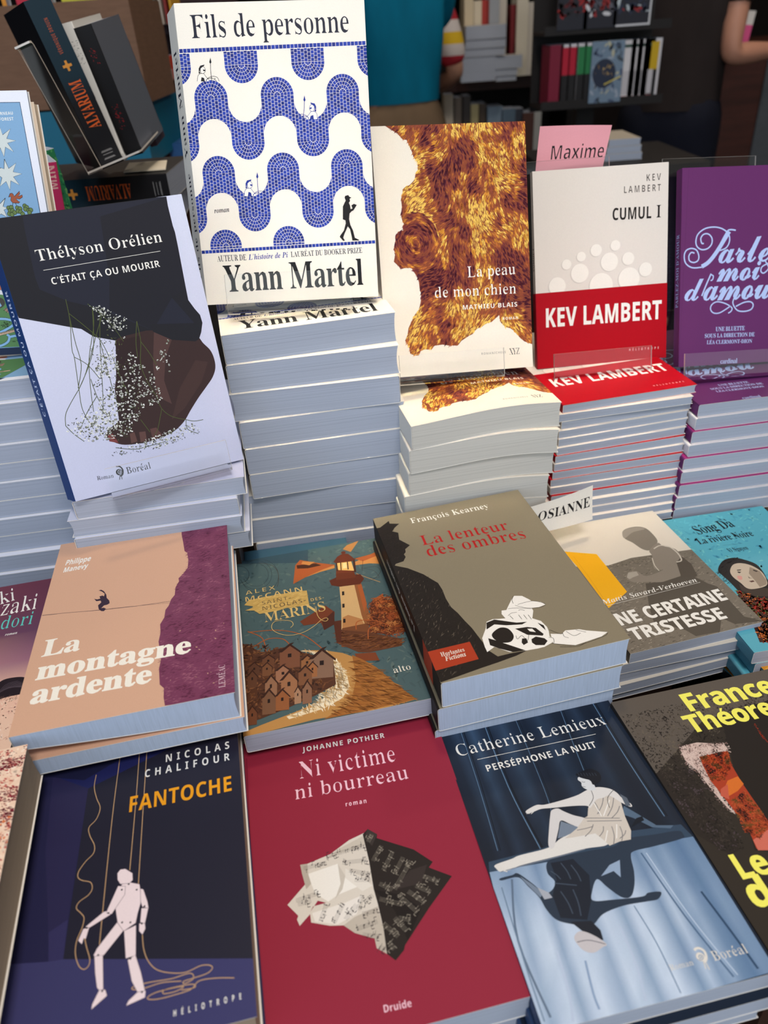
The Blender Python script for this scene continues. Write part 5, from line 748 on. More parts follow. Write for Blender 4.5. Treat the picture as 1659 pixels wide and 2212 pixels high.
('l',(176,196,240),1.4,[61.4,70.9,59,63.8,63.9,56.2,71.8,54.4,79.7,56.1,81.9,60.8,78.7,64,71.5,63.7,62.4,60.0],1),
('l',(176,196,240),1.3,[54.1,53.4,57.3,55.4,57.9,59,50.5,63.6,41.3,65.8,35.5,63.1,34.3,58.3,37.7,54.5,44.2,54.2,52,58,56.5,60.9],1),
('l',(176,196,240),1.4,[93.4,105.2,97.6,97.9,92.6,92.8,89.2,94.7,90.4,99.4,97.4,102.7],1),
('t',(176,196,240),'S','UNE BLUETTE',(40.65,35.31),-0.86,32.62,4.4,-0,-0.02,0),
('t',(176,196,240),'S','SOUS LA DIRECTION DE',(28.61,29.1),-1.3,56.25,4.16,-0,-0.02,0),
('t',(176,196,240),'S','LÉA CLERMONT-DION',(31.03,22.35),-1.44,51.19,3.93,-0,-0.02,0),
('t',(176,196,240),'S','cardinal',(47.02,0.97),-1.05,19.18,4.97,-0.01,-0.06,0)],
'thely':[
('p',(206,212,236),[0,0,139.9,0,139.9,215.2,0,215.2],0),
('g',2,3,[(214,218,240),(206,212,234),(204,208,232),(198,200,224),(190,196,224),(190,194,220)],[-1.4,217.6,139.7,214.8,139.8,-0.3,0,-0.1]),
('p',(26,26,34),[-11,219.9,128.1,214.9,126.9,200.5,128.1,188.7,127.7,177.1,126.6,163,126.1,146.2,125.7,137.1,129,129.7,132.1,124.2,132.5,117.8,129.8,112.1,126.6,107,123.7,105.6,105.7,110.3,92.9,119,82.6,117.2,63.1,116.7,48.1,122.6,40.8,129.9,31.4,133.5,0.2,145.6,-2.8,178.8],0),
('p',(31,33,48),[23.5,214.8,22.1,204.7,20.9,189.5,19.5,171.9,20.2,162.9,36.7,151.8,58.2,142.2,92.9,119,105.7,110.3,123.7,105.6,126.6,107,129.8,112.1,113.5,141,120.5,178.1,127.5,214.7],0),
('p',(26,26,36),[76.2,207.2,127.5,214.7,127.7,177.1,126.1,146.2,113.5,141,92.9,119,64.7,139.9,70.8,162.4],0),
('p',(54,36,36),[92.9,119,105.7,110.3,123.7,105.6,126.8,106.9,129.2,102,133.5,95.4,135,88,134.2,80.4,130.1,73.4,123.3,67,114.9,59.6,106.2,51,99,43.4,89.7,37.5,79.9,34.6,68.1,33.5,58.1,33.9,46.2,36.2,38,42.2,36.7,46.4,40.3,50.7,49.2,56.3,51.4,71.2,52.8,81,57.7,92.5,62.1,104,63.1,116.7,78.3,119.3],1),
('p',(78,54,52),[93.4,118.3,105.6,109.8,97.2,96.9,91.4,79.1,92.7,59.3,82.2,68.2,86.1,92.9],0),
('p',(44,28,30),[62.9,116.1,82.6,117.2,75.1,88.8,62.5,59.7,52.2,49.1,49.2,56.3,51.4,71.2],0),
('p',(92,64,60),[54.4,43.4,58.2,43.8,58.6,35.8,53.5,35.5],0),
('p',(92,64,60),[61.8,42.9,66.7,42.4,65.9,34.7,60.8,34.6],0),
('p',(86,58,56),[70.7,43.4,75.8,43.5,79,36.1,70.8,34.1],0),
('p',(120,60,60),[37.8,46.1,41.6,46.5,44.2,38,37.6,41.0],0),
('p',(64,44,42),[119.7,89.8,129.4,86.6,120.4,71.5,101.5,53.4,89.5,46.9,101.9,70.3],0),
('p',(26,26,34),[91.8,124.1,132.5,117.8,129.8,110.8,126.8,105.8,123.4,104.5,105.4,109.2,92.7,118.0],0),
('l',(74,84,44),0.48,[35.9,153.1,35.2,142.8,33.8,133.6,30.1,116.5,30.1,110.4,28.5,98.6,26.7,86,25,69.6,28.9,53.4],1),
('l',(74,84,44),0.48,[26.7,86,17.5,76.3,11.8,68.8,9.5,60.6],1),
('l',(74,84,44),0.48,[30.1,110.4,37.9,102.8,43.9,90.4],1),
('l',(74,84,44),0.48,[26.7,86,39,102.5,46.8,118,53,144.3],1),
('l',(74,84,44),0.48,[53,144.3,50.3,130.6,40.3,107.2,35.2,84.8,32.5,66.6],1),
('l',(74,84,44),0.48,[58.2,142.2,51.6,118.3,46.4,94.9,41,71,36.6,59.3],1),
('l',(74,84,44),0.48,[57.8,136.3,48.9,121.2,35.1,97.2,26.7,86.0],1),
('l',(74,84,44),0.48,[50.3,147.2,58.1,137.5,63.8,128.1,68.7,115.0],1),
('l',(74,84,44),0.48,[35.2,142.8,43.7,131.8,51.9,119.4,55.2,105.4],1),
('l',(74,84,44),0.48,[82.5,128.2,81.4,112.5,77,96,78.3,81.8,82.2,68.2,83.9,57.4,90.2,49.4,100.6,44.3],1),
('l',(74,84,44),0.48,[82.5,128.2,77.9,113.2,76,101.2],1),
('l',(74,84,44),0.48,[81.4,112.5,86,101.7,88.5,92.4],1),
('l',(74,84,44),0.48,[83.9,57.4,76.7,42,73,37.6],1),
('l',(74,84,44),0.48,[100.6,44.3,106.5,41.6,114.3,41.1],1),
('l',(74,84,44),0.48,[100.6,44.3,99.9,36.5,107.7,30.5],1),
('l',(74,84,44),0.48,[65.5,52.5,70.1,40.9],1),
('l',(74,84,44),0.48,[51.6,118.3,51.4,100,51.1,81.4,51.8,66.0],1),
('l',(74,84,44),0.48,[37.2,91.8,38.1,77.9,41.3,63.3],1),
('l',(74,84,44),0.48,[38.1,77.9,28.1,67.6,20.2,56.8],1),
('l',(74,84,44),0.48,[40.9,34.9,54.6,30.2,65.9,30,80.2,30.5],1),
('l',(74,84,44),0.48,[9.5,60.6,13.3,53.3,19.4,45.4],1),
('l',(74,84,44),0.48,[35.2,142.8,33.9,121.7,33.4,103.7,26.3,86.8],1),
('l',(74,84,44),0.48,[57.5,104.9,59.6,85.8,62.2,72.6],1),
('k',[(60,66,40),(44,44,34),(90,96,60)],330,1.5,0.8,[10.6,60.3,34.9,74.9,41.2,102.1,42.7,120,61.5,128.5,70.5,108.5,72,76.8,66.2,55,49.2,38.1,21.7,44.9],None,5,0,25),
('k',[(44,44,36),(80,86,56)],120,1.5,0.7,[31,34.8,61,35.2,104.9,40.6,110.5,31.2,71.3,26,36.6,28.1],None,6,0,25),
('fl',430,[34.9,74.9,57.3,86.3,71.4,107.1,86.6,80.1,86.1,63.4,67.5,59.9,61.2,45.7,37.6,41,24.4,54.5],7),
('fl',90,[47.4,145.3,59.2,145.6,76.8,131.7,69.8,114.8,66.5,120.3,56.5,131.8],8),
('fl',26,[91.9,100.5,103,109.6,97.8,84.1,87.6,88.8],9),
('fl',110,[73,37.6,106.1,40.3,109.9,34.1,71.3,26,42.5,31.9],10),
('fl',130,[9.2,55.6,22.6,65.1,44.9,67.6,52.9,42.5,21.7,44.9],11),
('fl',100,[44,107.6,61.4,110.3,58.9,92.2,41.4,89.7],12),
('t',(240,238,232),'S','Thélyson Orélien',(24.32,182.55),0.33,92.6,7.96,-0.02,0,0),
('l',(240,238,232),0.3,[26.5,175.8,113.5,176.6],0),
('t',(240,238,232),'G','C’ÉTAIT ÇA OU MOURIR',(29.81,164.86),0.26,80.8,5,-0.01,0.03,0),
('t',(22,22,26),'S','Roman',(20.52,12.65),-4.32,12.63,3.16,-0.03,0,0),
('t',(22,22,26),'S','Boréal',(44.02,11.77),-0.48,19.15,5.48,-0.03,0,0),
('l',(22,22,26),1,[37.1,20,39.8,19.3,41.4,16.2,40.4,12.4,38.3,11.4],1),
('c',(22,22,26),(38.33,14.88),2.6,2.6),
('l',(206,212,236),0.35,[38.3,14.9,39.3,15.2,38.6,13.7,37.3,14.3,37.9,16.3,39.8,16.1,40,13.9,38.1,12.8],1),
('l',(22,22,26),0.45,[38.3,12.3,36.9,8.7],1),
('l',(22,22,26),0.45,[39.2,12.1,39,8.5],1)],
'blue':[
('p',(232,234,244),[0,0,150,0,150,215,0,215.0],0),
('p',(24,40,70),[-8.8,207.4,143.2,206.4,144.2,115.6,222.9,113.4,103.6,-4,-63.1,0.1],0),
('p',(130,170,206),[-8.9,207.1,142.8,206,143.6,118.4,142.5,99.7,144.8,6.5,-61.5,6.0],0),
('t',(240,238,232),'G','RNEAU',(125.75,196.91),1.07,10.18,2.3,-0.01,0.02,0),
('t',(240,238,232),'G','FOREST',(124.26,192.6),0.76,11.38,2.4,-0.01,0.02,0),
('p',(206,214,212),[119,181.5,123.5,187.5,124.5,181.9,131.7,186.4,127.2,179,134.4,177.2,127.2,175.6,131,168.6,124.9,172.5,122.4,165,120.5,172.2,115.5,169.2],0),
('l',(22,22,26),0.4,[119,181.5,123.5,187.5,124.5,181.9,131.7,186.4,127.2,179,134.4,177.2,127.2,175.6,131,168.6,124.9,172.5,122.4,165,120.5,172.2,115.5,169.2,119,181.5],0),
('p',(206,214,212),[122.3,163.4,124.4,155.9,131.2,160,127.5,153.2,134.5,151.4,127,149.2,130.8,142.6,124.3,146.2,122.2,138.9,120.3,145.8,114.5,142,117.5,148.8,113.3,152.6,118,156.7,120.5,155.6],0),
('l',(22,22,26),0.4,[122.3,163.4,124.4,155.9,131.2,160,127.5,153.2,134.5,151.4,127,149.2,130.8,142.6,124.3,146.2,122.2,138.9,120.3,145.8,114.5,142,117.5,148.8,113.3,152.6,118,156.7,120.5,155.6,122.3,163.4],0),
('p',(206,214,212),[117.1,132.7,113.9,126,117.3,124.7,114.2,123.2,115.8,117.2,111.3,120.1,106.4,117.5,108.7,129.3,111.8,128.2],0),
('l',(22,22,26),0.4,[117.1,132.7,113.9,126,117.3,124.7,114.2,123.2,115.8,117.2,111.3,120.1,106.4,117.5,108.7,129.3,111.8,128.2,117.1,132.7],0),
('p',(160,86,60),[120,133.3,121.7,136.2,123.4,136.4,124.3,135.3,124.8,133.7,129.8,137.8,129.7,135.6,127.9,133.6,131.7,134.8,131.4,132.9,128.6,131.4,125.9,132,127.2,129.8,128.7,129.2,127.4,128.2,122.5,128.6,121.2,130.5,122.1,133.7],0),
('l',(22,22,26),0.35,[120,133.3,121.7,136.2,123.4,136.4,124.3,135.3,124.8,133.7,129.8,137.8,129.7,135.6,127.9,133.6,131.7,134.8,131.4,132.9,128.6,131.4,125.9,132,127.2,129.8,128.7,129.2,127.4,128.2,122.5,128.6,121.2,130.5,122.1,133.7,120,133.3],0),
('l',(22,22,26),0.4,[122.5,128.4,122,126.2],0),
('l',(22,22,26),0.4,[124.7,128.4,125.3,126.1],0),
('c',(22,22,26),(118.37,124.7),1.9,1.9),
('c',(104,128,74),(118.37,124.7),1.55,1.55),
('c',(22,22,26),(120.7,125.16),1.9,1.9),
('c',(104,128,74),(120.7,125.16),1.55,1.55),
('c',(22,22,26),(119.07,122.5),1.9,1.9),
('c',(104,128,74),(119.07,122.5),1.55,1.55),
('c',(22,22,26),(121.29,122.43),1.9,1.9),
('c',(104,128,74),(121.29,122.43),1.55,1.55),
('c',(22,22,26),(122.65,120.75),1.9,1.9),
('c',(104,128,74),(122.65,120.75),1.55,1.55),
('c',(22,22,26),(117.99,119.83),1.9,1.9),
('c',(104,128,74),(117.99,119.83),1.55,1.55),
('c',(22,22,26),(120.11,119.21),1.9,1.9),
('c',(104,128,74),(120.11,119.21),1.55,1.55),
('c',(22,22,26),(125.6,124.45),1.9,1.9),
('c',(104,128,74),(125.6,124.45),1.55,1.55),
('c',(22,22,26),(127.72,123.84),1.9,1.9),
('c',(104,128,74),(127.72,123.84),1.55,1.55),
('c',(22,22,26),(125.64,121.74),1.9,1.9),
('c',(104,128,74),(125.64,121.74),1.55,1.55),
('c',(22,22,26),(127.77,121.12),1.9,1.9),
('c',(104,128,74),(127.77,121.12),1.55,1.55),
('c',(22,22,26),(129.14,119.44),1.9,1.9),
('c',(104,128,74),(129.14,119.44),1.55,1.55),
('c',(22,22,26),(132.02,125.86),1.9,1.9),
('c',(104,128,74),(132.02,125.86),1.55,1.55),
('c',(22,22,26),(133.49,124.73),1.9,1.9),
('c',(104,128,74),(133.49,124.73),1.55,1.55),
('c',(22,22,26),(132.08,123.15),1.9,1.9),
('c',(104,128,74),(132.08,123.15),1.55,1.55),
('c',(22,22,26),(134.67,121.97),1.9,1.9),
('c',(104,128,74),(134.67,121.97),1.55,1.55),
('c',(22,22,26),(136.44,122.45),1.9,1.9),
('c',(104,128,74),(136.44,122.45),1.55,1.55),
('c',(22,22,26),(134.92,120.33),1.9,1.9),
('c',(104,128,74),(134.92,120.33),1.55,1.55),
('p',(86,130,82),[-38,61.7,97.1,53.3,102.3,52.3,134.7,51.6,111.2,6.9,109.5,6.7,-51.5,9.4],0),
('p',(176,100,70),[-33.7,78.3,99.5,65.6,102.7,57.4,97.8,57.1,-38,61.7],0),
('p',(214,216,222),[66.1,59.1,97.8,57.1,102.5,54.7,102,52.4,97.1,53.3,65.2,54.8],0),
('l',(22,22,26),2.6,[71.3,32.7,92.9,32.2,99.8,31.3,103.8,29.4,103,26.1,96.5,22.6,92.9,21.1,88.3,19.6],1),
('l',(22,22,26),2.6,[82.6,7.6,90.5,8.9,96.1,11.9,98,16.3,96.2,18.1],1),
('l',(22,22,26),2.6,[97.9,15.8,103.6,16.6,107.8,15.5],1),
('l',(130,176,216),2,[71.3,32.7,92.9,32.2,99.8,31.3,103.8,29.4,103,26.1,96.5,22.6,92.9,21.1,88.3,19.6],1),
('l',(130,176,216),2,[82.6,7.6,90.5,8.9,96.1,11.9,98,16.3,96.2,18.1],1),
('l',(130,176,216),2,[97.9,15.8,103.6,16.6,107.8,15.5],1),
('l',(22,22,26),2.6,[73.8,18.2,90.3,18.7,107.1,22,114.1,22.8],0),
('l',(206,176,150),2,[73.8,18.2,90.3,18.7,107.1,22,114.1,22.8],0),
('l',(22,22,26),0.35,[84.6,17.5,85.1,19.0],0),
('l',(22,22,26),0.35,[85.6,17.7,86.1,19.2],0),
('l',(22,22,26),0.35,[86.6,17.9,87.1,19.3],0),
('l',(22,22,26),0.35,[87.6,18,88.2,19.5],0),
('l',(22,22,26),0.35,[88.7,18.2,89.2,19.7],0),
('l',(22,22,26),0.35,[89.7,18.4,90.2,19.9],0),
('l',(22,22,26),0.35,[90.7,18.6,91.2,20.1],0),
('l',(22,22,26),0.35,[91.7,18.8,92.2,20.2],0),
('l',(22,22,26),0.35,[92.7,18.9,93.2,20.4],0),
('l',(22,22,26),0.35,[93.8,19.1,94.3,20.6],0),
('l',(22,22,26),0.35,[94.8,19.3,95.3,20.8],0),
('l',(22,22,26),0.35,[95.8,19.5,96.3,21.0],0),
('l',(22,22,26),0.35,[96.8,19.7,97.3,21.1],0),
('l',(22,22,26),0.35,[97.8,19.9,98.4,21.3],0),
('l',(22,22,26),0.35,[98.9,20,99.4,21.5],0),
('l',(22,22,26),0.35,[99.9,20.2,100.4,21.7],0),
('l',(22,22,26),0.35,[100.9,20.4,101.4,21.9],0),
('l',(22,22,26),0.35,[101.9,20.6,102.4,22.1],0),
('l',(22,22,26),0.35,[103,20.8,103.5,22.2],0),
('l',(22,22,26),0.35,[104,20.9,104.5,22.4],0),
('l',(22,22,26),0.35,[105,21.1,105.5,22.6],0),
('l',(22,22,26),0.35,[106,21.3,106.5,22.8],0),
('l',(22,22,26),0.35,[107.1,21.5,107.6,23.0],0),
('l',(22,22,26),0.35,[108.1,21.7,108.6,23.1],0),
('k',[(30,40,30)],60,1.5,0.4,[93.5,29.4,101.7,29.5,98.6,24.7,92.9,23.9],5,3,0,25),
('k',[(30,40,30)],30,1.5,0.4,[99.5,12.3,108.5,13.5,108.1,11.3,99.8,11.2],5,4,0,25),
('p',(70,66,60),[92.2,50.3,98.1,50,100,46.1,97.1,42.4,90.4,41.1],1),
('p',(130,170,206),[91.4,46.5,95.7,46.3,96.8,43.5,94.3,42,90.6,42.2],0),
('p',(150,124,108),[97.8,40.2,102.6,42.7,104.7,42.1,104,36,100.5,37.3],0),
('l',(22,22,26),0.35,[97.5,39.1,102.6,42.7],1),
('l',(22,22,26),0.35,[99.4,37.4,103.4,41.0],1)],
'band':[
('t',(240,238,232),'G','KEV LAMBERT',(10.62,42.62),-0.65,126.47,19.07,0.01,0.02,0),
('t',(240,210,206),'G','HÉLIOTROPE',(101.52,10.47),-1.06,33,2.38,-0.01,0.8,0)]}
BOOKS = {
'montagne':((-189.854, 434.429, -355.451), (0.98694, 0.1605, 0.01414), (-0.16057, 0.98702, 0.00419), (-0.01328, -0.0064, 0.99989), 140.2, 210.1),
'alex':((-58.3, 469.0, -412.0), (0.9864, 0.16425, 0.00524), (-0.16417, 0.98635, -0.01292), (-0.00728, 0.01188, 0.9999), 137.8, 211.2),
'lenteur':((78.6, 476.6, -377.5), (0.98091, 0.19336, 0.02059), (-0.19338, 0.98112, -0.00122), (-0.02044, -0.00278, 0.99979), 140.2, 211.1),
'tristesse':((234.95, 551.948, -446.035), (0.97899, 0.20364, 0.01029), (-0.20379, 0.97889, 0.01571), (-0.00688, -0.01748, 0.99982), 124.2, 196.7),
'fantoche':((-163.018, 262.911, -405.016), (0.98531, 0.17077, 0.00296), (-0.17073, 0.98431, 0.04449), (0.00468, -0.04434, 0.99901), 132.2, 200.5),
'victime':((-28.2, 277.0, -433.7), (0.98589, 0.16683, 0.01413), (-0.16657, 0.98587, -0.01763), (-0.01687, 0.01502, 0.99974), 142.3, 210.0),
'perse':((109.1, 280.8, -432.7), (0.98639, 0.16336, -0.01865), (-0.16392, 0.98588, -0.0342), (0.0128, 0.03679, 0.99924), 131.3, 209.2),
'fils':((-64.3, 692.4, -92.8), (0.99794, 0.05248, -0.03697), (0.02042, 0.28635, 0.95791), (0.06086, -0.95669, 0.28468), 151.1, 230.4),
'cumul':((244.522, 782.182, -229.793), (0.99619, 0.08587, -0.0154), (-0.01255, 0.31578, 0.94875), (0.08633, -0.94494, 0.31565), 142.3, 195.3),
'thely':((-193.5, 573.3, -206.8), (0.92576, 0.37806, -0.00686), (-0.10103, 0.26481, 0.95899), (0.36437, -0.8871, 0.28335), 139.9, 215.2),
'peau':((81.8, 696.6, -180.9), (0.99032, 0.13091, -0.04606), (-0.00466, 0.36306, 0.93175), (0.1387, -0.92252, 0.36016), 140.0, 216.0),
'france':((245.8, 285.8, -432.7), (0.98422, 0.17666, -0.0103), (-0.17674, 0.98423, -0.00681), (0.00893, 0.00852, 0.99992), 140.0, 216.0),
'song':((346.684, 542.767, -452.0), (0.99255, 0.12187, 0.0), (-0.12187, 0.99255, 0.0), (0.0, -0.0, 1.0), 128.0, 195.0),
'midori':((-345.234, 414.649, -392.0), (0.98389, 0.1788, 0.0), (-0.1788, 0.98389, 0.0), (0.0, -0.0, 1.0), 140.0, 206.0),
'spot':((-272.61, 210.24, -359.19), (0.98099, 0.19406, 0.00175), (-0.19406, 0.98099, -0.0007), (-0.00185, 0.00035, 1.0), 126.0, 189.0),
'parlez':((394.5, 786.5, -240.6), (0.99585, 0.07861, -0.04581), (0.01297, 0.37573, 0.92664), (0.09005, -0.92339, 0.37315), 134.0, 200.0),
'blue':((-350.4, 693.1, -131.9), (0.99458, 0.09088, -0.0505), (0.02587, 0.25411, 0.96683), (0.10069, -0.9629, 0.25038), 150.0, 215.0),
'alex_under':((-95.156, 501.161, -431.0), (0.99255, 0.12187, 0.0), (-0.12187, 0.99255, 0.0), (0.0, -0.0, 1.0), 137.0, 211.0)}
STACKS = {'fils': [(-73.3, 736.3, -238.9, 10.8), (-66.3, 731.4, -265.3, 7.4), (-64.4, 728.5, -291.7, 5.9), (-65.3, 727.9, -318.1, 8.4), (-64.2, 726.6, -344.5, 8.3), (-65.9, 727.0, -370.9, 9.2), (-66.9, 728.9, -397.3, 5.3), (-71.1, 728.1, -423.7, 6.9), (-67.1, 726.1, -450.1, 7.0)], 'peau': [(76.8, 700.4, -319.6, 11.0), (79.3, 698.3, -343.5, 8.5), (76.1, 700.7, -367.4, 9.3), (73.7, 698.5, -391.3, 8.1), (71.7, 697.5, -415.2, 8.6)], 'cumul': [(233.2, 764.2, -330.8, 10.3), (232.4, 759.4, -339.1, 8.1), (231.3, 761.6, -347.3, 10.3), (228.1, 758.7, -355.6, 10.5), (227.7, 757.0, -363.8, 10.7), (226.3, 754.3, -372.1, 10.6), (226.2, 752.1, -380.3, 9.9), (226.7, 750.3, -388.6, 9.2), (226.4, 747.9, -396.8, 8.5), (225.3, 746.6, -405.1, 8.2), (225.0, 744.6, -413.3, 8.2), (225.4, 742.0, -421.6, 8.4), (221.9, 737.3, -429.8, 8.4), (219.4, 735.2, -438.1, 8.4), (218.5, 731.4, -446.3, 8.4), (217.6, 727.5, -454.6, 8.4)], 'parlez': [(375.0, 773.1, -351.3, 6.5), (373.3, 770.3, -364.6, 6.5), (370.5, 767.2, -377.9, 6.5), (367.9, 763.5, -391.2, 6.5), (363.6, 760.0, -404.5, 6.5), (361.9, 755.8, -417.8, 6.5), (360.5, 752.2, -431.1, 6.5), (357.7, 749.3, -444.4, 6.5), (357.0, 747.8, -457.7, 6.5)], 'thely': [(-201.1, 640.4, -329.6, 9.1), (-205.7, 637.1, -346.4, 7.3), (-204.7, 635.0, -363.2, 7.5), (-200.7, 636.5, -380.0, 7.5)], 'blue': [(-370.0, 715.5, -258.5, 6.5), (-369.0, 710.0, -277.0, 6.5), (-371.0, 707.5, -295.5, 6.5), (-368.0, 705.9, -314.0, 6.5), (-370.0, 705.9, -332.5, 6.5), (-372.0, 704.1, -351.0, 6.5), (-367.0, 704.8, -369.5, 6.5), (-370.0, 702.0, -388.0, 6.5), (-374.0, 701.8, -406.5, 6.5), (-372.0, 696.0, -425.0, 6.5), (-369.0, 692.8, -443.5, 6.5)]}

# ------------------------------------------------------------------ materials
def lin(c):
    return tuple(((v/255)/12.92 if v <= 10 else (((v/255)+.055)/1.055)**2.4) for v in c[:3])+(1.0,)
MATS = {}
def mat(name, col=(128,128,128), rough=.6, spec=.3, var=.06, scale=(60,60,60), metal=0, bump=0, bscale=400):
    if name in MATS: return MATS[name]
    m = bpy.data.materials.new(name); m.use_nodes = True; nt = m.node_tree; b = nt.nodes['Principled BSDF']
    b.inputs['Roughness'].default_value = rough; b.inputs['Specular IOR Level'].default_value = spec; b.inputs['Metallic'].default_value = metal
    tc = nt.nodes.new('ShaderNodeTexCoord'); mp = nt.nodes.new('ShaderNodeMapping'); mp.inputs['Scale'].default_value = scale
    nz = nt.nodes.new('ShaderNodeTexNoise'); nz.inputs['Scale'].default_value = 1.0; nz.inputs['Detail'].default_value = 4
    rp = nt.nodes.new('ShaderNodeValToRGB'); c = lin(col)
    rp.color_ramp.elements[0].position = .3; rp.color_ramp.elements[1].position = .7
    rp.color_ramp.elements[0].color = tuple(v*(1-var) for v in c[:3])+(1,); rp.color_ramp.elements[1].color = tuple(min(1,v*(1+var)) for v in c[:3])+(1,)
    L = nt.links.new
    L(tc.outputs['Object'], mp.inputs[0]); L(mp.outputs[0], nz.inputs[0]); L(nz.outputs[0], rp.inputs[0]); L(rp.outputs[0], b.inputs[0])
    if bump:
        n2 = nt.nodes.new('ShaderNodeTexNoise'); n2.inputs['Scale'].default_value = bscale; bp = nt.nodes.new('ShaderNodeBump')
        bp.inputs['Strength'].default_value = bump; bp.inputs['Distance'].default_value = .001
        L(tc.outputs['Object'], n2.inputs[0]); L(n2.outputs[0], bp.inputs['Height']); L(bp.outputs[0], b.inputs['Normal'])
    MATS[name] = m; return m
def printed(name, rough, spec=.35, bump=.05):
    "ink printed on cover stock: colour comes from the mesh, with a fine paper grain"
    if name in MATS: return MATS[name]
    m = bpy.data.materials.new(name); m.use_nodes = True; nt = m.node_tree; b = nt.nodes['Principled BSDF']; L = nt.links.new
    b.inputs['Roughness'].default_value = rough; b.inputs['Specular IOR Level'].default_value = spec
    at = nt.nodes.new('ShaderNodeAttribute'); at.attribute_name = 'ink'
    tc = nt.nodes.new('ShaderNodeTexCoord'); nz = nt.nodes.new('ShaderNodeTexNoise'); nz.inputs['Scale'].default_value = 1400; nz.inputs['Detail'].default_value = 2
    mr = nt.nodes.new('ShaderNodeMapRange'); mr.inputs[3].default_value = .93; mr.inputs[4].default_value = 1.05
    mx = nt.nodes.new('ShaderNodeMix'); mx.data_type = 'RGBA'; mx.blend_type = 'MULTIPLY'; mx.inputs[0].default_value = 1
    bp = nt.nodes.new('ShaderNodeBump'); bp.inputs['Strength'].default_value = bump; bp.inputs['Distance'].default_value = .0004
    L(tc.outputs['Object'], nz.inputs[0]); L(nz.outputs[0], mr.inputs[0]); L(at.outputs['Color'], mx.inputs[6]); L(mr.outputs[0], mx.inputs[7])
    L(mx.outputs[2], b.inputs[0]); L(nz.outputs[0], bp.inputs['Height']); L(bp.outputs[0], b.inputs['Normal'])
    MATS[name] = m; return m
def acrylic():
    if 'clear_acrylic' in MATS: return MATS['clear_acrylic']
    m = bpy.data.materials.new('clear_acrylic'); m.use_nodes = True; nt = m.node_tree; nt.nodes.clear(); L = nt.links.new
    out = nt.nodes.new('ShaderNodeOutputMaterial'); mx = nt.nodes.new('ShaderNodeMixShader'); fr = nt.nodes.new('ShaderNodeFresnel'); fr.inputs[0].default_value = 1.40
    tr = nt.nodes.new('ShaderNodeBsdfTransparent'); gl = nt.nodes.new('ShaderNodeBsdfGlossy'); gl.inputs['Roughness'].default_value = .06
    tc = nt.nodes.new('ShaderNodeTexCoord'); nz = nt.nodes.new('ShaderNodeTexNoise'); nz.inputs['Scale'].default_value = 30
    rp = nt.nodes.new('ShaderNodeValToRGB'); rp.color_ramp.elements[0].color = (.965,.975,.98,1); rp.color_ramp.elements[1].color = (.995,.997,1,1)
    L(tc.outputs['Object'], nz.inputs[0]); L(nz.outputs[0], rp.inputs[0]); L(rp.outputs[0], tr.inputs[0])
    L(fr.outputs[0], mx.inputs[0]); L(tr.outputs[0], mx.inputs[1]); L(gl.outputs[0], mx.inputs[2]); L(mx.outputs[0], out.inputs[0])
    MATS['clear_acrylic'] = m; return m
def acrylic_edge():
    return mat('acrylic_edge', (214,206,196), .25, .5, .04)
PAGES = mat('page_edges', (160,168,184), .85, .1, .14, (4,4,2600))
PAGES_CREAM = mat('page_edges_cream', (190,188,182), .85, .1, .14, (4,4,2600))
PAGES_FINE = mat('page_edges_ribbed', (168,182,204), .85, .1, .07, (1600,1600,50))

# ------------------------------------------------------------------ object helpers
def link(name, me, parent=None, m=None):
    o = bpy.data.objects.new(name, me); C.objects.link(o)
    if m is not None and me is not None and not me.materials: me.materials.append(m)
    if parent is not None: o.parent = parent
    return o
def thing(name, label, cat, mw=None, group=None):
    o = bpy.data.objects.new(name, None); C.objects.link(o); o.empty_display_size = .02
    if mw is not None: o.matrix_world = mw
    o['label'] = label; o['category'] = cat
    if group: o['group'] = group
    return o
def tag(o, label, cat, group=None):
    o['label'] = label; o['category'] = cat
    if group: o['group'] = group
    return o
def struct_(o): o['kind'] = 'structure'; return o
def boxm(*boxes, bev=0):
    bm = bmesh.new()
    for (x0,x1,y0,y1,z0,z1) in boxes:
        vs = [bm.verts.new(p) for p in ((x0,y0,z0),(x1,y0,z0),(x1,y1,z0),(x0,y1,z0),(x0,y0,z1),(x1,y0,z1),(x1,y1,z1),(x0,y1,z1))]
        for f in ((0,3,2,1),(4,5,6,7),(0,1,5,4),(1,2,6,5),(2,3,7,6),(3,0,4,7)): bm.faces.new([vs[i] for i in f])
    if bev: bmesh.ops.bevel(bm, geom=list(bm.edges), offset=bev, segments=2, affect='EDGES')
    me = bpy.data.meshes.new('box'); bm.to_mesh(me); bm.free(); return me
def frame_mw(loc, yaw, tilt=0):
    return Matrix.Translation(loc) @ Matrix.Rotation(R(yaw),4,'Z') @ Matrix.Rotation(R(tilt),4,'X')

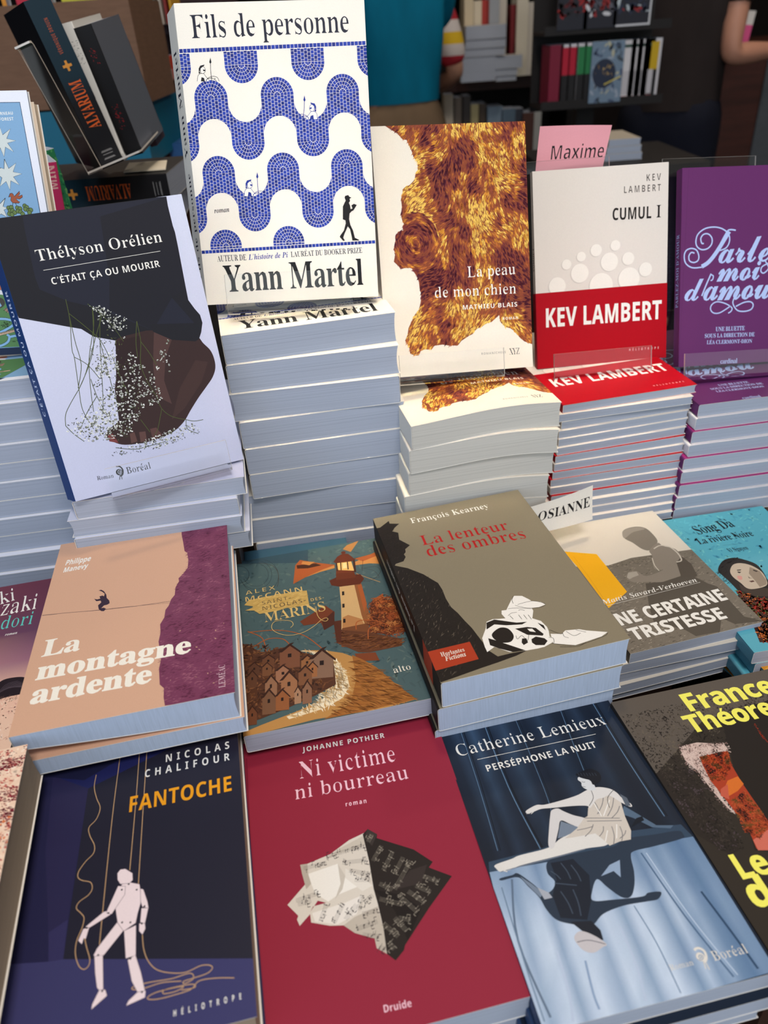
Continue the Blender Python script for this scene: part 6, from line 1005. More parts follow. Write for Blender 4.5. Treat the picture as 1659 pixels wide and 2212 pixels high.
# ------------------------------------------------------------------ lettering
def load_font():
    F = {}
    for f, d in LETTERS.items():
        for ch, (adv, cons) in d.items():
            cs = []
            for r in cons:
                x = y = 0; q = []
                for i in range(0,len(r),2):
                    x += r[i]; y += r[i+1]; q.append((x/250,y/250))
                cs.append(q)
            F[f+ch] = (adv/250, cs)
    return F
FONT = load_font()
CAPH = {f: max(y for c in FONT[k][1] for x,y in c) for f,k in (('S','SE'),('I','IP'),('C','Cl'),('G','GE'))}
BASES = {'é':('e','a'),'è':('e','g'),'É':('E','A'),'à':('a','g'),'ô':('o','c'),'ç':('c','d'),'Ç':('C','d')}
def accent(k, cx, xh):
    if k in 'aA': return [(cx-.05,xh+.06),(cx+.02,xh+.06),(cx+.13,xh+.21),(cx+.02,xh+.21)]
    if k == 'g': return [(cx+.05,xh+.06),(cx-.02,xh+.06),(cx-.13,xh+.21),(cx-.02,xh+.21)]
    if k == 'c': return [(cx-.15,xh+.06),(cx-.08,xh+.06),(cx,xh+.13),(cx+.08,xh+.06),(cx+.15,xh+.06),(cx+.05,xh+.2),(cx-.05,xh+.2)]
    return [(cx-.03,0.0),(cx+.04,0.0),(cx+.02,-.06),(cx+.09,-.1),(cx+.08,-.18),(cx,-.22),(cx-.1,-.2),(cx-.1,-.16),(cx-.02,-.165),(cx+.01,-.13),(cx-.05,-.09)]
def punct(c):
    if c in "'’": return .24, [[(.07,.5),(.11,.56),(.1,.62),(.11,.71),(.19,.71),(.18,.6),(.14,.52)]]
    if c == '-': return .36, [[(.04,.23),(.32,.23),(.32,.32),(.04,.32)]]
    if c == '.': return .25, [[(.07,0),(.18,0),(.18,.11),(.07,.11)]]
    return .28, []
def thicken(cs, wx, wy):
    if not wx and not wy: return cs
    out = []
    for q in cs:
        n = len(q); r = []
        for i in range(n):
            (ax,ay),(bx,by),(cx,cy) = q[i-1],q[i],q[(i+1)%n]
            d1 = Vector((bx-ax,by-ay)); d2 = Vector((cx-bx,cy-by))
            if d1.length < 1e-9 or d2.length < 1e-9: r.append((bx,by)); continue
            d1.normalize(); d2.normalize()
            n1 = Vector((d1.y,-d1.x)); n2 = Vector((d2.y,-d2.x))   # right-hand side = outside for counter-clockwise outers
            nn = n1+n2
            if nn.length < 1e-6: r.append((bx,by)); continue
            nn = nn/max(.6, (nn.length_squared/2))
            r.append((bx+nn.x*wx*FONT_SIGN, by+nn.y*wy*FONT_SIGN))
        out.append(r)
    return out
def area2(q): return sum(q[i][0]*q[(i+1)%len(q)][1]-q[(i+1)%len(q)][0]*q[i][1] for i in range(len(q)))/2
FONT_SIGN = 1 if sum(area2(q) for q in FONT['Go'][1]) > 0 else -1
def winding(x, y, cs):
    wn = 0
    for q in cs:
        n = len(q)
        for i in range(n):
            x0,y0 = q[i]; x1,y1 = q[(i+1)%n]
            if y0 <= y:
                if y1 > y and (x1-x0)*(y-y0)-(x-x0)*(y1-y0) > 0: wn += 1
            elif y1 <= y and (x1-x0)*(y-y0)-(x-x0)*(y1-y0) < 0: wn -= 1
    return wn
def tri(cs):
    "triangles filling contours (nonzero rule)"
    pts = []; ed = []
    for q in cs:
        b = len(pts); pts += [Vector(p) for p in q]; n = len(q)
        ed += [(b+i, b+(i+1)%n) for i in range(n)]
    v, e, f, *_ = delaunay_2d_cdt(pts, ed, [], 0, 1e-6)
    out = []
    for t in f:
        cx = sum(v[i].x for i in t)/len(t); cy = sum(v[i].y for i in t)/len(t)
        if winding(cx, cy, cs):
            if len(t) == 3: out.append([tuple(v[i]) for i in t])
            else:
                for k in range(1,len(t)-1): out.append([tuple(v[t[0]]),tuple(v[t[k]]),tuple(v[t[k+1]])])
    return out
GC = {}
def glyph(f, ch, wt):
    k = (f,ch,wt)
    if k in GC: return GC[k]
    if f+ch in FONT:
        adv, cs = FONT[f+ch]
        if wt: wt *= CAPH['G']/.714; cs = thicken(cs, wt, wt*.15 if wt < 0 and f != 'G' else wt*.8)
        r = (adv, tri(cs))
    elif ch in BASES:
        b, a = BASES[ch]; adv, T = glyph(f, b, wt); k_ = CAPH['G']/.714; xh = .69 if b.isupper() else .50
        r = (adv, T+tri([[(x*k_,y*k_) for x,y in accent(a, adv/k_/2+(.02 if a!='d' else 0), xh)]]))
    elif ch in 'ilj' and f+'l' in FONT: r = glyph(f,'l',wt)
    elif ch.lower() != ch and 'G'+ch in FONT: r = glyph('G',ch,wt)
    elif 'S'+ch in FONT: r = glyph('S',ch,wt)
    else:
        adv, cs = punct(ch); k_ = CAPH['G']/.714; r = (adv*k_, tri([[(x*k_,y*k_) for x,y in q] for q in cs]) if cs else [])
    GC[k] = r; return r
def text_tris(f, s, wt, sp):
    x = 0; out = []; sp *= CAPH['G']/.714
    for i, ch in enumerate(s):
        adv, T = glyph(f, ch, wt)
        out += [[(px+x,py) for px,py in t] for t in T]
        x += adv + (sp if i < len(s)-1 else 0)
    xs = [p[0] for t in out for p in t]
    return min(xs), max(xs), out

# ------------------------------------------------------------------ printed artwork -> coloured faces
def smooth_pts(P, closed, n=5):
    if len(P) < 3: return P
    out = []; N = len(P); rng = range(N if closed else N-1)
    for i in rng:
        p0 = P[i-1] if (closed or i > 0) else P[0]; p1 = P[i]; p2 = P[(i+1)%N]; p3 = P[(i+2)%N] if (closed or i+2 < N) else P[-1]
        for k in range(n):
            t = k/n
            out.append(tuple(.5*((2*p1[a])+(-p0[a]+p2[a])*t+(2*p0[a]-5*p1[a]+4*p2[a]-p3[a])*t*t+(-p0[a]+3*p1[a]-3*p2[a]+p3[a])*t**3) for a in (0,1)))
    if not closed: out.append(P[-1])
    return out
def clip_poly(P, a, lim, keep_less):
    out = []; n = len(P)
    for i in range(n):
        p, q = P[i], P[(i+1)%n]; ip = p[a] <= lim if keep_less else p[a] >= lim; iq = q[a] <= lim if keep_less else q[a] >= lim
        if ip: out.append(p)
        if ip != iq:
            t = (lim-p[a])/(q[a]-p[a]); out.append(tuple(p[k]+(q[k]-p[k])*t for k in range(len(p))))
    return out
class Ink:
    def __init__(s, w, h, strip=0):
        s.w, s.h, s.strip = w, h, strip; s.v = []; s.f = []; s.c = []; s.layer = 0
    def poly(s, P, col, cols=None):
        "convex polygon, clipped to the cover"
        if min(p[0] for p in P) < 0 or max(p[0] for p in P) > s.w or min(p[1] for p in P) < 0 or max(p[1] for p in P) > s.h:
            if cols: P = [tuple(p)+tuple(c) for p,c in zip(P,cols)]
            for a, lim, kl in ((0,0,0),(0,s.w,1),(1,0,0),(1,s.h,1)):
                P = clip_poly(P, a, lim, kl)
                if len(P) < 3: return
            if cols: cols = [p[2:] for p in P]; P = [p[:2] for p in P]
        if s.strip and not cols:
            k0 = int(min(p[0] for p in P)//s.strip); k1 = int(max(p[0] for p in P)//s.strip)
            if k1 > k0:
                for k in range(k0,k1+1):
                    Q = clip_poly(clip_poly(P,0,k*s.strip,0) or P,0,(k+1)*s.strip,1)
                    if len(Q) >= 3: s._emit(Q,col,None)
                return
        s._emit(P,col,cols)
    def _emit(s,P,col,cols):
        b = len(s.v); z = s.layer
        s.v += [(p[0],p[1],z) for p in P]
        a = sum(P[i][0]*P[(i+1)%len(P)][1]-P[(i+1)%len(P)][0]*P[i][1] for i in range(len(P)))
        ix = list(range(b,b+len(P)))
        if a < 0: ix.reverse()
        s.f.append(ix); s.c += (cols if cols else [col]*len(P))
    def fill(s, cs, rgb):
        c = lin(rgb)
        for t in tri(cs): s.poly(t, c)
    def stroke(s, P, w, rgb):
        c = lin(rgb); n = len(P)
        L = []; Rr = []
        for i in range(n):
            a = P[max(i-1,0)]; b = P[min(i+1,n-1)]; d = Vector((b[0]-a[0],b[1]-a[1]))
            if d.length < 1e-9: d = Vector((1,0))
            d.normalize(); L.append((P[i][0]-d.y*w/2,P[i][1]+d.x*w/2)); Rr.append((P[i][0]+d.y*w/2,P[i][1]-d.x*w/2))
        for i in range(n-1): s.poly([L[i],Rr[i],Rr[i+1],L[i+1]], c)
    def disc(s, x, y, r, ry, rgb):
        k = 8 if r < .7 else 28
        s.poly([(x+r*math.cos(2*math.pi*i/k), y+ry*math.sin(2*math.pi*i/k)) for i in range(k)], lin(rgb))
    def text(s, rgb, f, txt, p, ang, W, H, wt, sp, sh):
        x0, x1, T = text_tris(f, txt, wt, sp); sx = W/(x1-x0); sy = H/CAPH[f]; c = lin(rgb); ca, sa = math.cos(R(ang)), math.sin(R(ang))
        for t in T:
            q = [((x-x0)*sx+y*sy*sh, y*sy) for x,y in t]
            s.poly([(p[0]+x*ca-y*sa, p[1]+x*sa+y*ca) for x,y in q], c)
    def speck(s, cols, n, ln, wd, P, ang, seed, cl, jit):
        rn = random.Random(seed); xs = [p[0] for p in P]; ys = [p[1] for p in P]; cc = [lin(c) for c in cols]; k = 0; tries = 0
        x0,x1,y0,y1 = max(0,min(xs)),min(s.w,max(xs)),max(0,min(ys)),min(s.h,max(ys))
        while k < n and tries < n*6:
            tries += 1; x = rn.uniform(x0,x1); y = rn.uniform(y0,y1)
            if not winding(x,y,[P]): continue
            k += 1
            a = R(rn.uniform(0,360) if ang is None else ang+rn.uniform(-jit,jit)); l = ln*rn.uniform(.4,1.3)/2; w = wd*rn.uniform(.4,1.3)/2
            if cl:
                v = noise.noise(Vector((x/cl,y/cl,seed*3.7)))*.9+.5+rn.uniform(-.22,.22); c = cc[max(0,min(len(cc)-1,int(v*len(cc))))]
            else: c = rn.choice(cc)
            ca, sa = math.cos(a), math.sin(a)
            Q = [(-l,rn.uniform(-w,w)*.4),(-l*.3,-w*rn.uniform(.6,1)),(l*.6,-w*rn.uniform(.4,1)),(l,rn.uniform(-w,w)*.4),(l*.3,w*rn.uniform(.6,1)),(-l*.6,w*rn.uniform(.5,1))]
            s.poly([(x+u*ca-v2*sa,y+u*sa+v2*ca) for u,v2 in Q], c)
    def grid(s, nx, ny, cols, q):
        cc = [lin(c) for c in cols]
        def pt(u,v):
            return tuple((q[0][k]*(1-u)+q[1][k]*u)*(1-v)+(q[3][k]*(1-u)+q[2][k]*u)*v for k in (0,1))
        for j in range(ny-1):
            for i in range(nx-1):
                P = [pt(i/(nx-1),j/(ny-1)),pt((i+1)/(nx-1),j/(ny-1)),pt((i+1)/(nx-1),(j+1)/(ny-1)),pt(i/(nx-1),(j+1)/(ny-1))]
                s.poly(P, None, [cc[j*nx+i],cc[j*nx+i+1],cc[(j+1)*nx+i+1],cc[(j+1)*nx+i]])
    def flowers(s, n, P, seed):
        rn = random.Random(seed); xs = [p[0] for p in P]; ys = [p[1] for p in P]; k = 0
        while k < n:
            x = rn.uniform(min(xs),max(xs)); y = rn.uniform(min(ys),max(ys))
            if not winding(x,y,[P]): continue
            k += 1; r = rn.uniform(.35,1.0)
            if rn.random() < .5: s.disc(x-.2,y-.25,r*1.05,r*.9,(84,88,70))
            for _ in range(3):
                s.disc(x+rn.uniform(-.6,.6)*r,y+rn.uniform(-.6,.6)*r,r*.62,r*.5,(240,242,240) if rn.random() < .85 else (206,212,200))
    def fur(s, P):
        rn = random.Random(21); xs = [p[0] for p in P]; ys = [p[1] for p in P]
        ramp = [(78,24,42),(108,42,48),(146,72,48),(184,104,50),(220,150,54),(248,204,98)]; cc = [lin(c) for c in ramp]
        k = 0
        while k < 13500:
            x = rn.uniform(max(0,min(xs)),min(s.w,max(xs))); y = rn.uniform(max(0,min(ys)),min(s.h,max(ys)))
            if not winding(x,y,[P]): continue
            k += 1; big = k < 3600
            n1 = noise.noise(Vector((x/26,y/34,1.3))); n2 = noise.noise(Vector((x/9,y/13,7.1))); n3 = noise.noise(Vector((x/3.4,y/5,2.2)))
            sp = abs(x-(95+6*math.sin(y/22)))
            v = .49+.95*n1+.62*n2+.42*n3+(.36*math.exp(-(sp/4.5)**2) if y > 55 else 0)+rn.uniform(-.17,.17)
            vein = abs(noise.noise(Vector((x/17+3,y/30,4.4)))); v += .30*math.exp(-(vein/.05)**2)
            v -= .30*math.exp(-((x-112)/9)**2-((y-142)/17)**2)+.28*math.exp(-((x-58)/20)**2-((y-172)/14)**2)+.35*math.exp(-((x-88)/9)**2-((y-160)/7)**2)
            lg = math.hypot(x-34,(y-118)*.8)
            if lg < 21: v = .12+.55*max(0,math.sin(lg*.42+n2*3.5))**2+.12*rn.random()
            if y < 42: v += .18-.5*max(0,(16-abs(y-18))/16)*max(0,n2)
            v += .06*math.sin((x*.35+y*.9)*.5+4*n1)
            if y < 46 and x < 92: v += .12
            if x < 40 and 60 < y < 90: v -= .3
            a = R(-90)+1.3*noise.noise(Vector((x/30,y/30,5)))+(.7 if x > 95 else -.6)*min(1,sp/30)
            if lg < 22: a = math.atan2(y-118,x-34)+1.57
            l = (5.2 if big else 3.4)*rn.uniform(.6,1.3); w = (1.7 if big else .38)*rn.uniform(.6,1.2)
            dx, dy = math.cos(a)*l/2, math.sin(a)*l/2; px, py = -math.sin(a)*w/2, math.cos(a)*w/2
            s.poly([(x-dx,y-dy),(x-dx*.2+px,y-dy*.2+py),(x+dx,y+dy),(x-dx*.2-px,y-dy*.2-py)], cc[max(0,min(5,int(v*6)))])
    def mosaic(s):
        B = [(24,50,146),(30,60,164),(18,40,124),(26,54,154)]; rn = random.Random(4); bg = (238,232,220)
        sk = lambda p: (p[0], p[1]+(p[0]-75)*.0135)
        def tile(P, col=None): s.poly([sk(p) for p in P], lin(col or rn.choice(B)))
        Rr, per, sz, gap = 13.45, 54.0, 2.48, .23
        rings = [Rr-i*(Rr/5) for i in range(5)]
        def half(cx, cy, sg, clipx=None):
            for r in rings:
                r0 = r-Rr/5+gap; n = max(2,int(round(math.pi*(r)/2.6)))
                for i in range(n):
                    a0 = math.pi*i/n+gap/2/r; a1 = math.pi*(i+1)/n-gap/2/r
                    tile([(cx+r*math.cos(a0),cy+sg*r*math.sin(a0)),(cx+r*math.cos(a1),cy+sg*r*math.sin(a1)),(cx+max(.1,r0)*math.cos(a1),cy+sg*max(.1,r0)*math.sin(a1)),(cx+max(.1,r0)*math.cos(a0),cy+sg*max(.1,r0)*math.sin(a0))])
        def cols(x0, x1, y0, y1):
            n = max(1,int(round((x1-x0)/2.69))); w = (x1-x0)/n
            for i in range(n):
                y = y0-(1.3 if i%2 else 0)
                while y < y1:
                    a = max(y,y0); b = min(y+sz,y1)
                    if b-a > .3: tile([(x0+i*w+gap/2,a),(x0+(i+1)*w-gap/2,a),(x0+(i+1)*w-gap/2,b),(x0+i*w+gap/2,b)])
                    y += sz+gap
        def white_half(cx, cy, sg):
            c = lin(bg); k = 24
            s.poly([sk((cx+Rr*math.cos(math.pi*i/k), cy+sg*Rr*math.sin(math.pi*i/k))) for i in range(k+1)], c)
        for top in (176.4, 119.9):                     # two serpentine bands
            cyu = top-Rr; cyl = cyu-28.6-5.2           # centre of the humps / bottom of the lower white humps' straight part
            for k in range(-1,4):
                hx = 21.6+per*k; tx = hx+per/2
                half(hx, cyu, 1); cols(hx-Rr, hx+Rr, cyl-.5, cyu+.02)
                cols(tx-Rr, tx+Rr, 0+cyl, cyu-5.2); half(tx, cyl, -1)
            s.layer += .003
            for k in range(-1,4):
                hx = 21.6+per*k; tx = hx+per/2
                white_half(hx, cyl+5.2, 1); s.poly([sk(p) for p in ((hx-Rr,cyl-.6),(hx+Rr,cyl-.6),(hx+Rr,cyl+5.25),(hx-Rr,cyl+5.25))], lin(bg))
                white_half(tx, cyu-5.2, -1); s.poly([sk(p) for p in ((tx-Rr,cyu-5.25),(tx+Rr,cyu-5.25),(tx+Rr,cyu+.2),(tx-Rr,cyu+.2))], lin(bg))
            s.layer += .003
        for k in range(-1,4):
            tx = 48.6+per*k; half(tx, 186.4, -1); cols(tx-Rr, tx+Rr, 186.6, 196.2)
        for k in range(0,2): half(21.6+per*k, 48.6, 1); cols(21.6+per*k-Rr, 21.6+per*k+Rr, 46.6, 48.4)
        n = 49
        for i in range(n):
            x = .3+i*(s.w-.6)/n; x1 = x+(s.w-.6)/n-.35
            tile([(x,196.6),(x1,196.6),(x1,199.4),(x,199.4)]); tile([(x,43.6),(x1,43.6),(x1,46.2),(x,46.2)])
        s.layer += .003
    def notes(s, rgb, P):
        rn = random.Random(5)
        for (x0,y0),(x1,y1) in zip(P[::2],P[1::2]):
            dx, dy = x1-x0, y1-y0; l = math.hypot(dx,dy); nx, ny = -dy/l, dx/l
            for o in (-1.1,-.37,.37,1.1): s.stroke([(x0+nx*o,y0+ny*o),(x1+nx*o,y1+ny*o)], .12, rgb)
            for i in range(max(5,int(l/1.5))):
                t = rn.random(); o = rn.uniform(-1.3,1.3); x, y = x0+dx*t+nx*o, y0+dy*t+ny*o; sg = rn.choice((-1,1))
                s.disc(x,y,.42,.34,rgb); s.stroke([(x+.35*sg,y),(x+.35*sg+nx*2.1*sg,y+ny*2.1*sg)], .2, rgb)
                if i % 3 == 0: s.stroke([(x+.35*sg+nx*2.1*sg,y+ny*2.1*sg),(x+.35*sg+nx*2.1*sg+dx/l*1.6,y+ny*2.1*sg+dy/l*1.6)], .4, rgb)
    def run(s, ops):
        pr = lambda f: f if isinstance(f[0],tuple) else list(zip(f[::2],f[1::2]))
        for op in ops:
            k = op[0]
            if k == 'p': s.fill([smooth_pts(pr(op[2]),True) if op[3] else pr(op[2])], op[1])
            elif k == 'l': s.stroke(smooth_pts(pr(op[3]),False) if op[4] else pr(op[3]), op[2], op[1])
            elif k == 'c': s.disc(op[2][0],op[2][1],op[3],op[4],op[1])
            elif k == 't': s.text(*op[1:])
            elif k == 'k': s.speck(*op[1:5], pr(op[5]), *op[6:])
            elif k == 'g': s.grid(*op[1:4], pr(op[4]))
            elif k == 'fl': s.flowers(op[1], pr(op[2]), op[3])
            elif k == 'fur': s.fur(pr(op[1]))
            elif k == 'notes': s.notes(op[1], pr(op[2]))
            elif k == 'mosaic': s.mosaic()
            s.layer += .003

# ------------------------------------------------------------------ books
def mesh_from(name, v, f, cols=None, smooth=False):
    me = bpy.data.meshes.new(name); me.from_pydata([(a*.001,b*.001,c*.001) for a,b,c in v], [], f)
    if cols is not None:
        at = me.color_attributes.new('ink','FLOAT_COLOR','POINT')
        flat = [x for c in cols for x in (tuple(c)+(1.0,))[:4]]
        at.data.foreach_set('color', flat)
    me.update(); return me
def profile(w, t, r=1.6, n=8):
    "spine-side outline of a closed book in (x, z), from fore-edge top round the spine to fore-edge bottom"
    P = [(w/2-i*(w-r)/n, t) for i in range(n+1)]
    P += [(-w/2+r-r*math.sin(a), t-r+r*math.cos(a)) for a in (R(30),R(60),R(90))]
    P += [(-w/2+r-r*math.cos(a), r-r*math.sin(a)) for a in (R(0),R(30),R(60),R(90))]
    P += [(-w/2+r+i*(w-r)/n, 0) for i in range(1,n+1)]
    return P
def cover_mesh(w, h, t, cov, spine, back=None, ops=None, spine_ops=None, bend=None, inner=(232,228,220), th=.32, r=1.6, shear=0):
    back = back or cov; n = 8 if not bend else 20
    P = profile(w,t,r,n); Q = profile(w-th*.2,t-2*th,max(.4,r-th),n); Q = [(x+th*.9 if i>0 else x, z+th) for i,(x,z) in enumerate(Q)]
    N = len(P); v = []; c = []; f = []
    cl, cs, cb, ci = lin(cov), lin(spine), lin(back), lin(inner)
    def colr(i): return cl if i <= n else (cs if i <= n+7 else cb)
    # separate vertices for every facet band so the ink changes sharply
    for i in range(N-1):
        (x0,z0),(x1,z1) = P[i],P[i+1]; (u0,w0),(u1,w1) = Q[i],Q[i+1]; col = colr(i) if i < n else (cs if i < n+7 else cb)
        b = len(v); v += [(x0,-h/2,z0),(x1,-h/2,z1),(x1,h/2,z1),(x0,h/2,z0)]; c += [col]*4; f.append([b+3,b+2,b+1,b])
        b = len(v); v += [(u0,-h/2,w0),(u1,-h/2,w1),(u1,h/2,w1),(u0,h/2,w0)]; c += [ci]*4; f.append([b,b+1,b+2,b+3])
        for y,s in ((-h/2,0),(h/2,1)):
            b = len(v); v += [(x0,y,z0),(x1,y,z1),(u1,y,w1),(u0,y,w0)]; c += [ci]*4; f.append([b,b+1,b+2,b+3] if not s else [b+3,b+2,b+1,b])
    for k in (0,N-1):
        (x0,z0),(u0,w0) = P[k],Q[k]; b = len(v); v += [(x0,-h/2,z0),(x0,h/2,z0),(u0,h/2,w0),(u0,-h/2,w0)]; c += [ci]*4; f.append([b,b+1,b+2,b+3] if k else [b+3,b+2,b+1,b])
    if ops:
        ink = Ink(w,h,7 if bend else 0); ink.run(ops); b = len(v)
        v += [(x-w/2,y-h/2,t+.012+z) for x,y,z in ink.v]; c += ink.c; f += [[b+i for i in q] for q in ink.f]
    if spine_ops:
        ink = Ink(h,t); ink.run(spine_ops); b = len(v)
        v += [(-w/2-.012-z, x-h/2, t-y) for x,y,z in ink.v]; c += ink.c; f += [[b+i for i in q] for q in ink.f]
    if bend: v = [(x,y,z+bend(x,y,z)) for x,y,z in v]
    if shear: v = [(x-shear*max(0,t-z),y,z) for x,y,z in v]      # the spine of a read copy leans out
    return mesh_from('cover', v, f, c)
def page_mesh(w, h, t, th=.36, r=1.6, bend=None, fore=.9, inset=.25, shear=0):
    n = 8 if not bend else 20; rows = 8; v = []; f = []
    x0, x1, z0, z1 = -w/2+th*1.6, w/2-.8, th, t-th
    def left(z):
        q = (z-z0)/(z1-z0); d = min(q,1-q)*(z1-z0); return x0 + (max(0,(r-th)-d)**2/(2*max(.3,r)) if d < r-th else 0)
    ring = []
    cross = []
    for j in range(rows+1):
        z = z0+(z1-z0)*j/rows; q = 2*j/rows-1; xr = x1-fore*(1-q*q)
        cross.append([(left(z)+(xr-left(z))*i/n, z) for i in range(n+1)])
    for y in (-h/2+inset, h/2-inset):
        ring.append(len(v))
        for row in cross: v += [(x,y,z) for x,z in row]
    M = n+1
    for s,b in enumerate(ring):
        for j in range(rows):
            for i in range(n):
                q = [b+j*M+i,b+j*M+i+1,b+(j+1)*M+i+1,b+(j+1)*M+i]; f.append(q if s == 0 else q[::-1])
    a,b = ring
    for j in range(rows):
        f.append([a+j*M,a+(j+1)*M,b+(j+1)*M,b+j*M]); f.append([a+j*M+n,b+j*M+n,b+(j+1)*M+n,a+(j+1)*M+n])
    for i in range(n):
        f.append([a+i,b+i,b+i+1,a+i+1]); k = rows*M; f.append([a+k+i,a+k+i+1,b+k+i+1,b+k+i])
    if bend: v = [(x,y,z+bend(x,y,z)) for x,y,z in v]
    if shear: v = [(x-shear*max(0,t-z),y,z) for x,y,z in v]
    return mesh_from('page_block', v, f)
PROTO = {}
def proto(key, w, h, t, cov, spine, back=None, ops=None, spine_ops=None, bend=None, pages=None, rough=.45, spec=.2, r=1.6, bump=.05, fore=.9, shear=0):
    cm = cover_mesh(w,h,t,cov,spine,back,ops,spine_ops,bend,r=r,shear=shear); cm.materials.append(printed('printed_cover_%d' % round(rough*100), rough, spec, bump))
    pm = page_mesh(w,h,t,bend=bend,r=r,fore=fore,shear=shear); pm.materials.append(pages or PAGES)
    PROTO[key] = dict(cover=cm, pages=pm, w=w, h=h, t=t); return PROTO[key]
def place(key, mw, label, group=None, name='paperback', cat='book'):
    p = PROTO[key]; e = thing(name, label, cat, mw, group)
    link('cover', p['cover'], e); link('page_block', p['pages'], e)
    return e
def book_mw(n, t, dz=0, flip=False):
    "placement of a named book: frame of its front cover, moved back by its thickness"
    c, ux, uy, nn = (Vector(q) for q in BOOKS[n][:4])
    o = c*.001+Vector((0,0,CAMZ))-nn*(t+dz)*.001
    m = Matrix(((ux.x,uy.x,nn.x,o.x),(ux.y,uy.y,nn.y,o.y),(ux.z,uy.z,nn.z,o.z),(0,0,0,1)))
    return m @ Matrix.Rotation(math.pi,4,'Z') if flip else m
def W_(n): return BOOKS[n][4]
def H_(n): return BOOKS[n][5]
ORD = ['topmost','second','third','fourth','fifth','sixth','seventh','eighth','ninth','tenth','eleventh','twelfth','thirteenth','fourteenth','fifteenth','sixteenth']
def stack_mw(e, flip=False, dx=0, dy=0):
    x,y,z,yaw = e
    return frame_mw((x*.001+dx,y*.001+dy,z*.001+CAMZ), yaw+(180 if flip else 0))

def at(px, py, y):
    "a point of the shop at distance y, sighted through the camera"
    u, v = (px-829.5)/1615.485, (py-1106)/1615.485; d = xx*u+dd*v+fw; return (d.x*y/d.y, y, d.z*y/d.y+CAMZ)
# ================================================================== THE SHOP
def plane_box(name, x0,x1,y0,y1,z0,z1, m):
    return struct_(link(name, boxm((x0,x1,y0,y1,z0,z1)), None, m))
plane_box('floor', -4,4.5,-3,8,-.05,0, mat('floor_boards', (52,38,30), .5, .3, .25, (3,30,3)))
plane_box('wall_back', -4,4.5,7.9,8,0,3.2, mat('dark_wall', (42,34,32), .8, .2, .2, (4,4,4)))
plane_box('wall_left', -4.1,-4,-3,8,0,3.2, mat('dark_wall', (42,34,32)))
plane_box('wall_right', 4.5,4.6,-3,8,0,3.2, mat('dark_wall', (42,34,32)))
plane_box('ceiling', -4,4.5,-3,8,3.2,3.25, mat('ceiling_paint', (190,184,174), .8, .2, .05, (3,3,3)))

# ---- display table with the plinths that carry the piles
TZ = .72
WOOD = mat('dark_table_wood', (58,36,26), .45, .35, .3, (8,60,8))
dt = thing('display_table', 'dark brown wooden table under all the piles of paperbacks', 'table', frame_mw((0,.52,0), 9))
link('tabletop', boxm((-.75,.85,-.52,.75,TZ-.04,TZ), bev=.004), dt, WOOD)
for sx in (-.70,.80):
    for sy in (-.47,.70): link('leg', boxm((sx-.035,sx+.035,sy-.035,sy+.035,0,TZ-.04)), dt, WOOD)
def plinth(mw, w, h, ztop):
    "solid block between the tabletop and the lowest book of a pile"
    if ztop-.001 <= TZ+.002: return
    loc = mw.translation; yaw = mw.to_euler().z
    o = link('plinth', boxm((-w/2,w/2,-h/2,h/2,0,ztop-TZ-.0012)), None, WOOD)
    o.matrix_world = Matrix.Translation((loc.x,loc.y,TZ+.0004)) @ Matrix.Rotation(yaw,4,'Z')
    o.parent = dt; o.matrix_parent_inverse = dt.matrix_world.inverted()

# ================================================================== PILES BEHIND (with the upright copies)
WHT = (236,230,218)
def base_of(n): return ART[n][0][1] if ART[n][0][0] == 'p' else (118,62,76)
def stand(n, t, key, label, **kw):
    proto(key, W_(n), H_(n), t, *kw.pop('cols'), ops=ART[n], **kw)
    return place(key, book_mw(n,t), label)
# -- blue and white mosaic novel
SPF = [('t',(26,30,48),'S','Yann Martel',(120,9),0,80,9,-.012,0,0),('t',(26,30,48),'S','Fils de personne',(22,9),0,86,8,-.016,0,0)]
stand('fils', 26.4, 'fils_upright', 'tall off-white paperback with blue mosaic waves, upright in an easel on the highest pile', cols=((238,232,220),(232,222,206)), spine_ops=SPF, rough=.42, shear=.40)
proto('fils', 151.1, 230.4, 26.2, (238,232,220),(232,222,206), ops=ART['fils'], rough=.42)
proto('fils_pile', 151, 229, 26.2, (238,232,220),(232,222,206), rough=.42, fore=1.6)
FLIP = {2,6,7}
for i,e in enumerate(STACKS['fils']):
    lab = 'mosaic-wave paperback lying flat, topmost of the tall pile under its upright copy' if i == 0 else 'thick paperback, %s from the top of the tall pile under the mosaic novel' % ORD[i]
    place('fils' if i == 0 else 'fils_pile', stack_mw(e, i in FLIP), lab, 'mosaic-cover paperbacks in the tall pile')
    if i == len(STACKS['fils'])-1: plinth(stack_mw(e), .12, .19, e[2]*.001+CAMZ)
# -- hide-cover novel, pile with a wave in it
stand('peau', 23.9, 'peau', 'cream paperback with an orange-brown animal hide on its cover, upright in a clear easel', cols=((232,224,210),(228,220,206)), rough=.65, spec=.15)
def wave(x,y,z):
    u = min(1,max(0,(x+70)/140)); return 4.4*math.sin(math.pi*u**1.35)
proto('peau_top', 140,216,23.9,(232,224,210),(228,220,206), ops=ART['peau'], bend=wave, rough=.65, spec=.15, pages=PAGES_CREAM)
proto('peau_pile', 140,216,23.7,(232,224,210),(228,220,206), bend=wave, rough=.65, spec=.15, pages=PAGES_CREAM)
for i,e in enumerate(STACKS['peau']):
    lab = 'cream paperback with the orange hide lying flat, topmost of the wavy pile' if i == 0 else 'wavy cream paperback, %s from the top of the pile under the hide-cover novel' % ORD[i]
    place('peau_top' if i == 0 else 'peau_pile', stack_mw(e), lab, 'hide-cover paperbacks in the wavy pile')
    if i == 4: plinth(stack_mw(e), .11, .17, e[2]*.001+CAMZ)
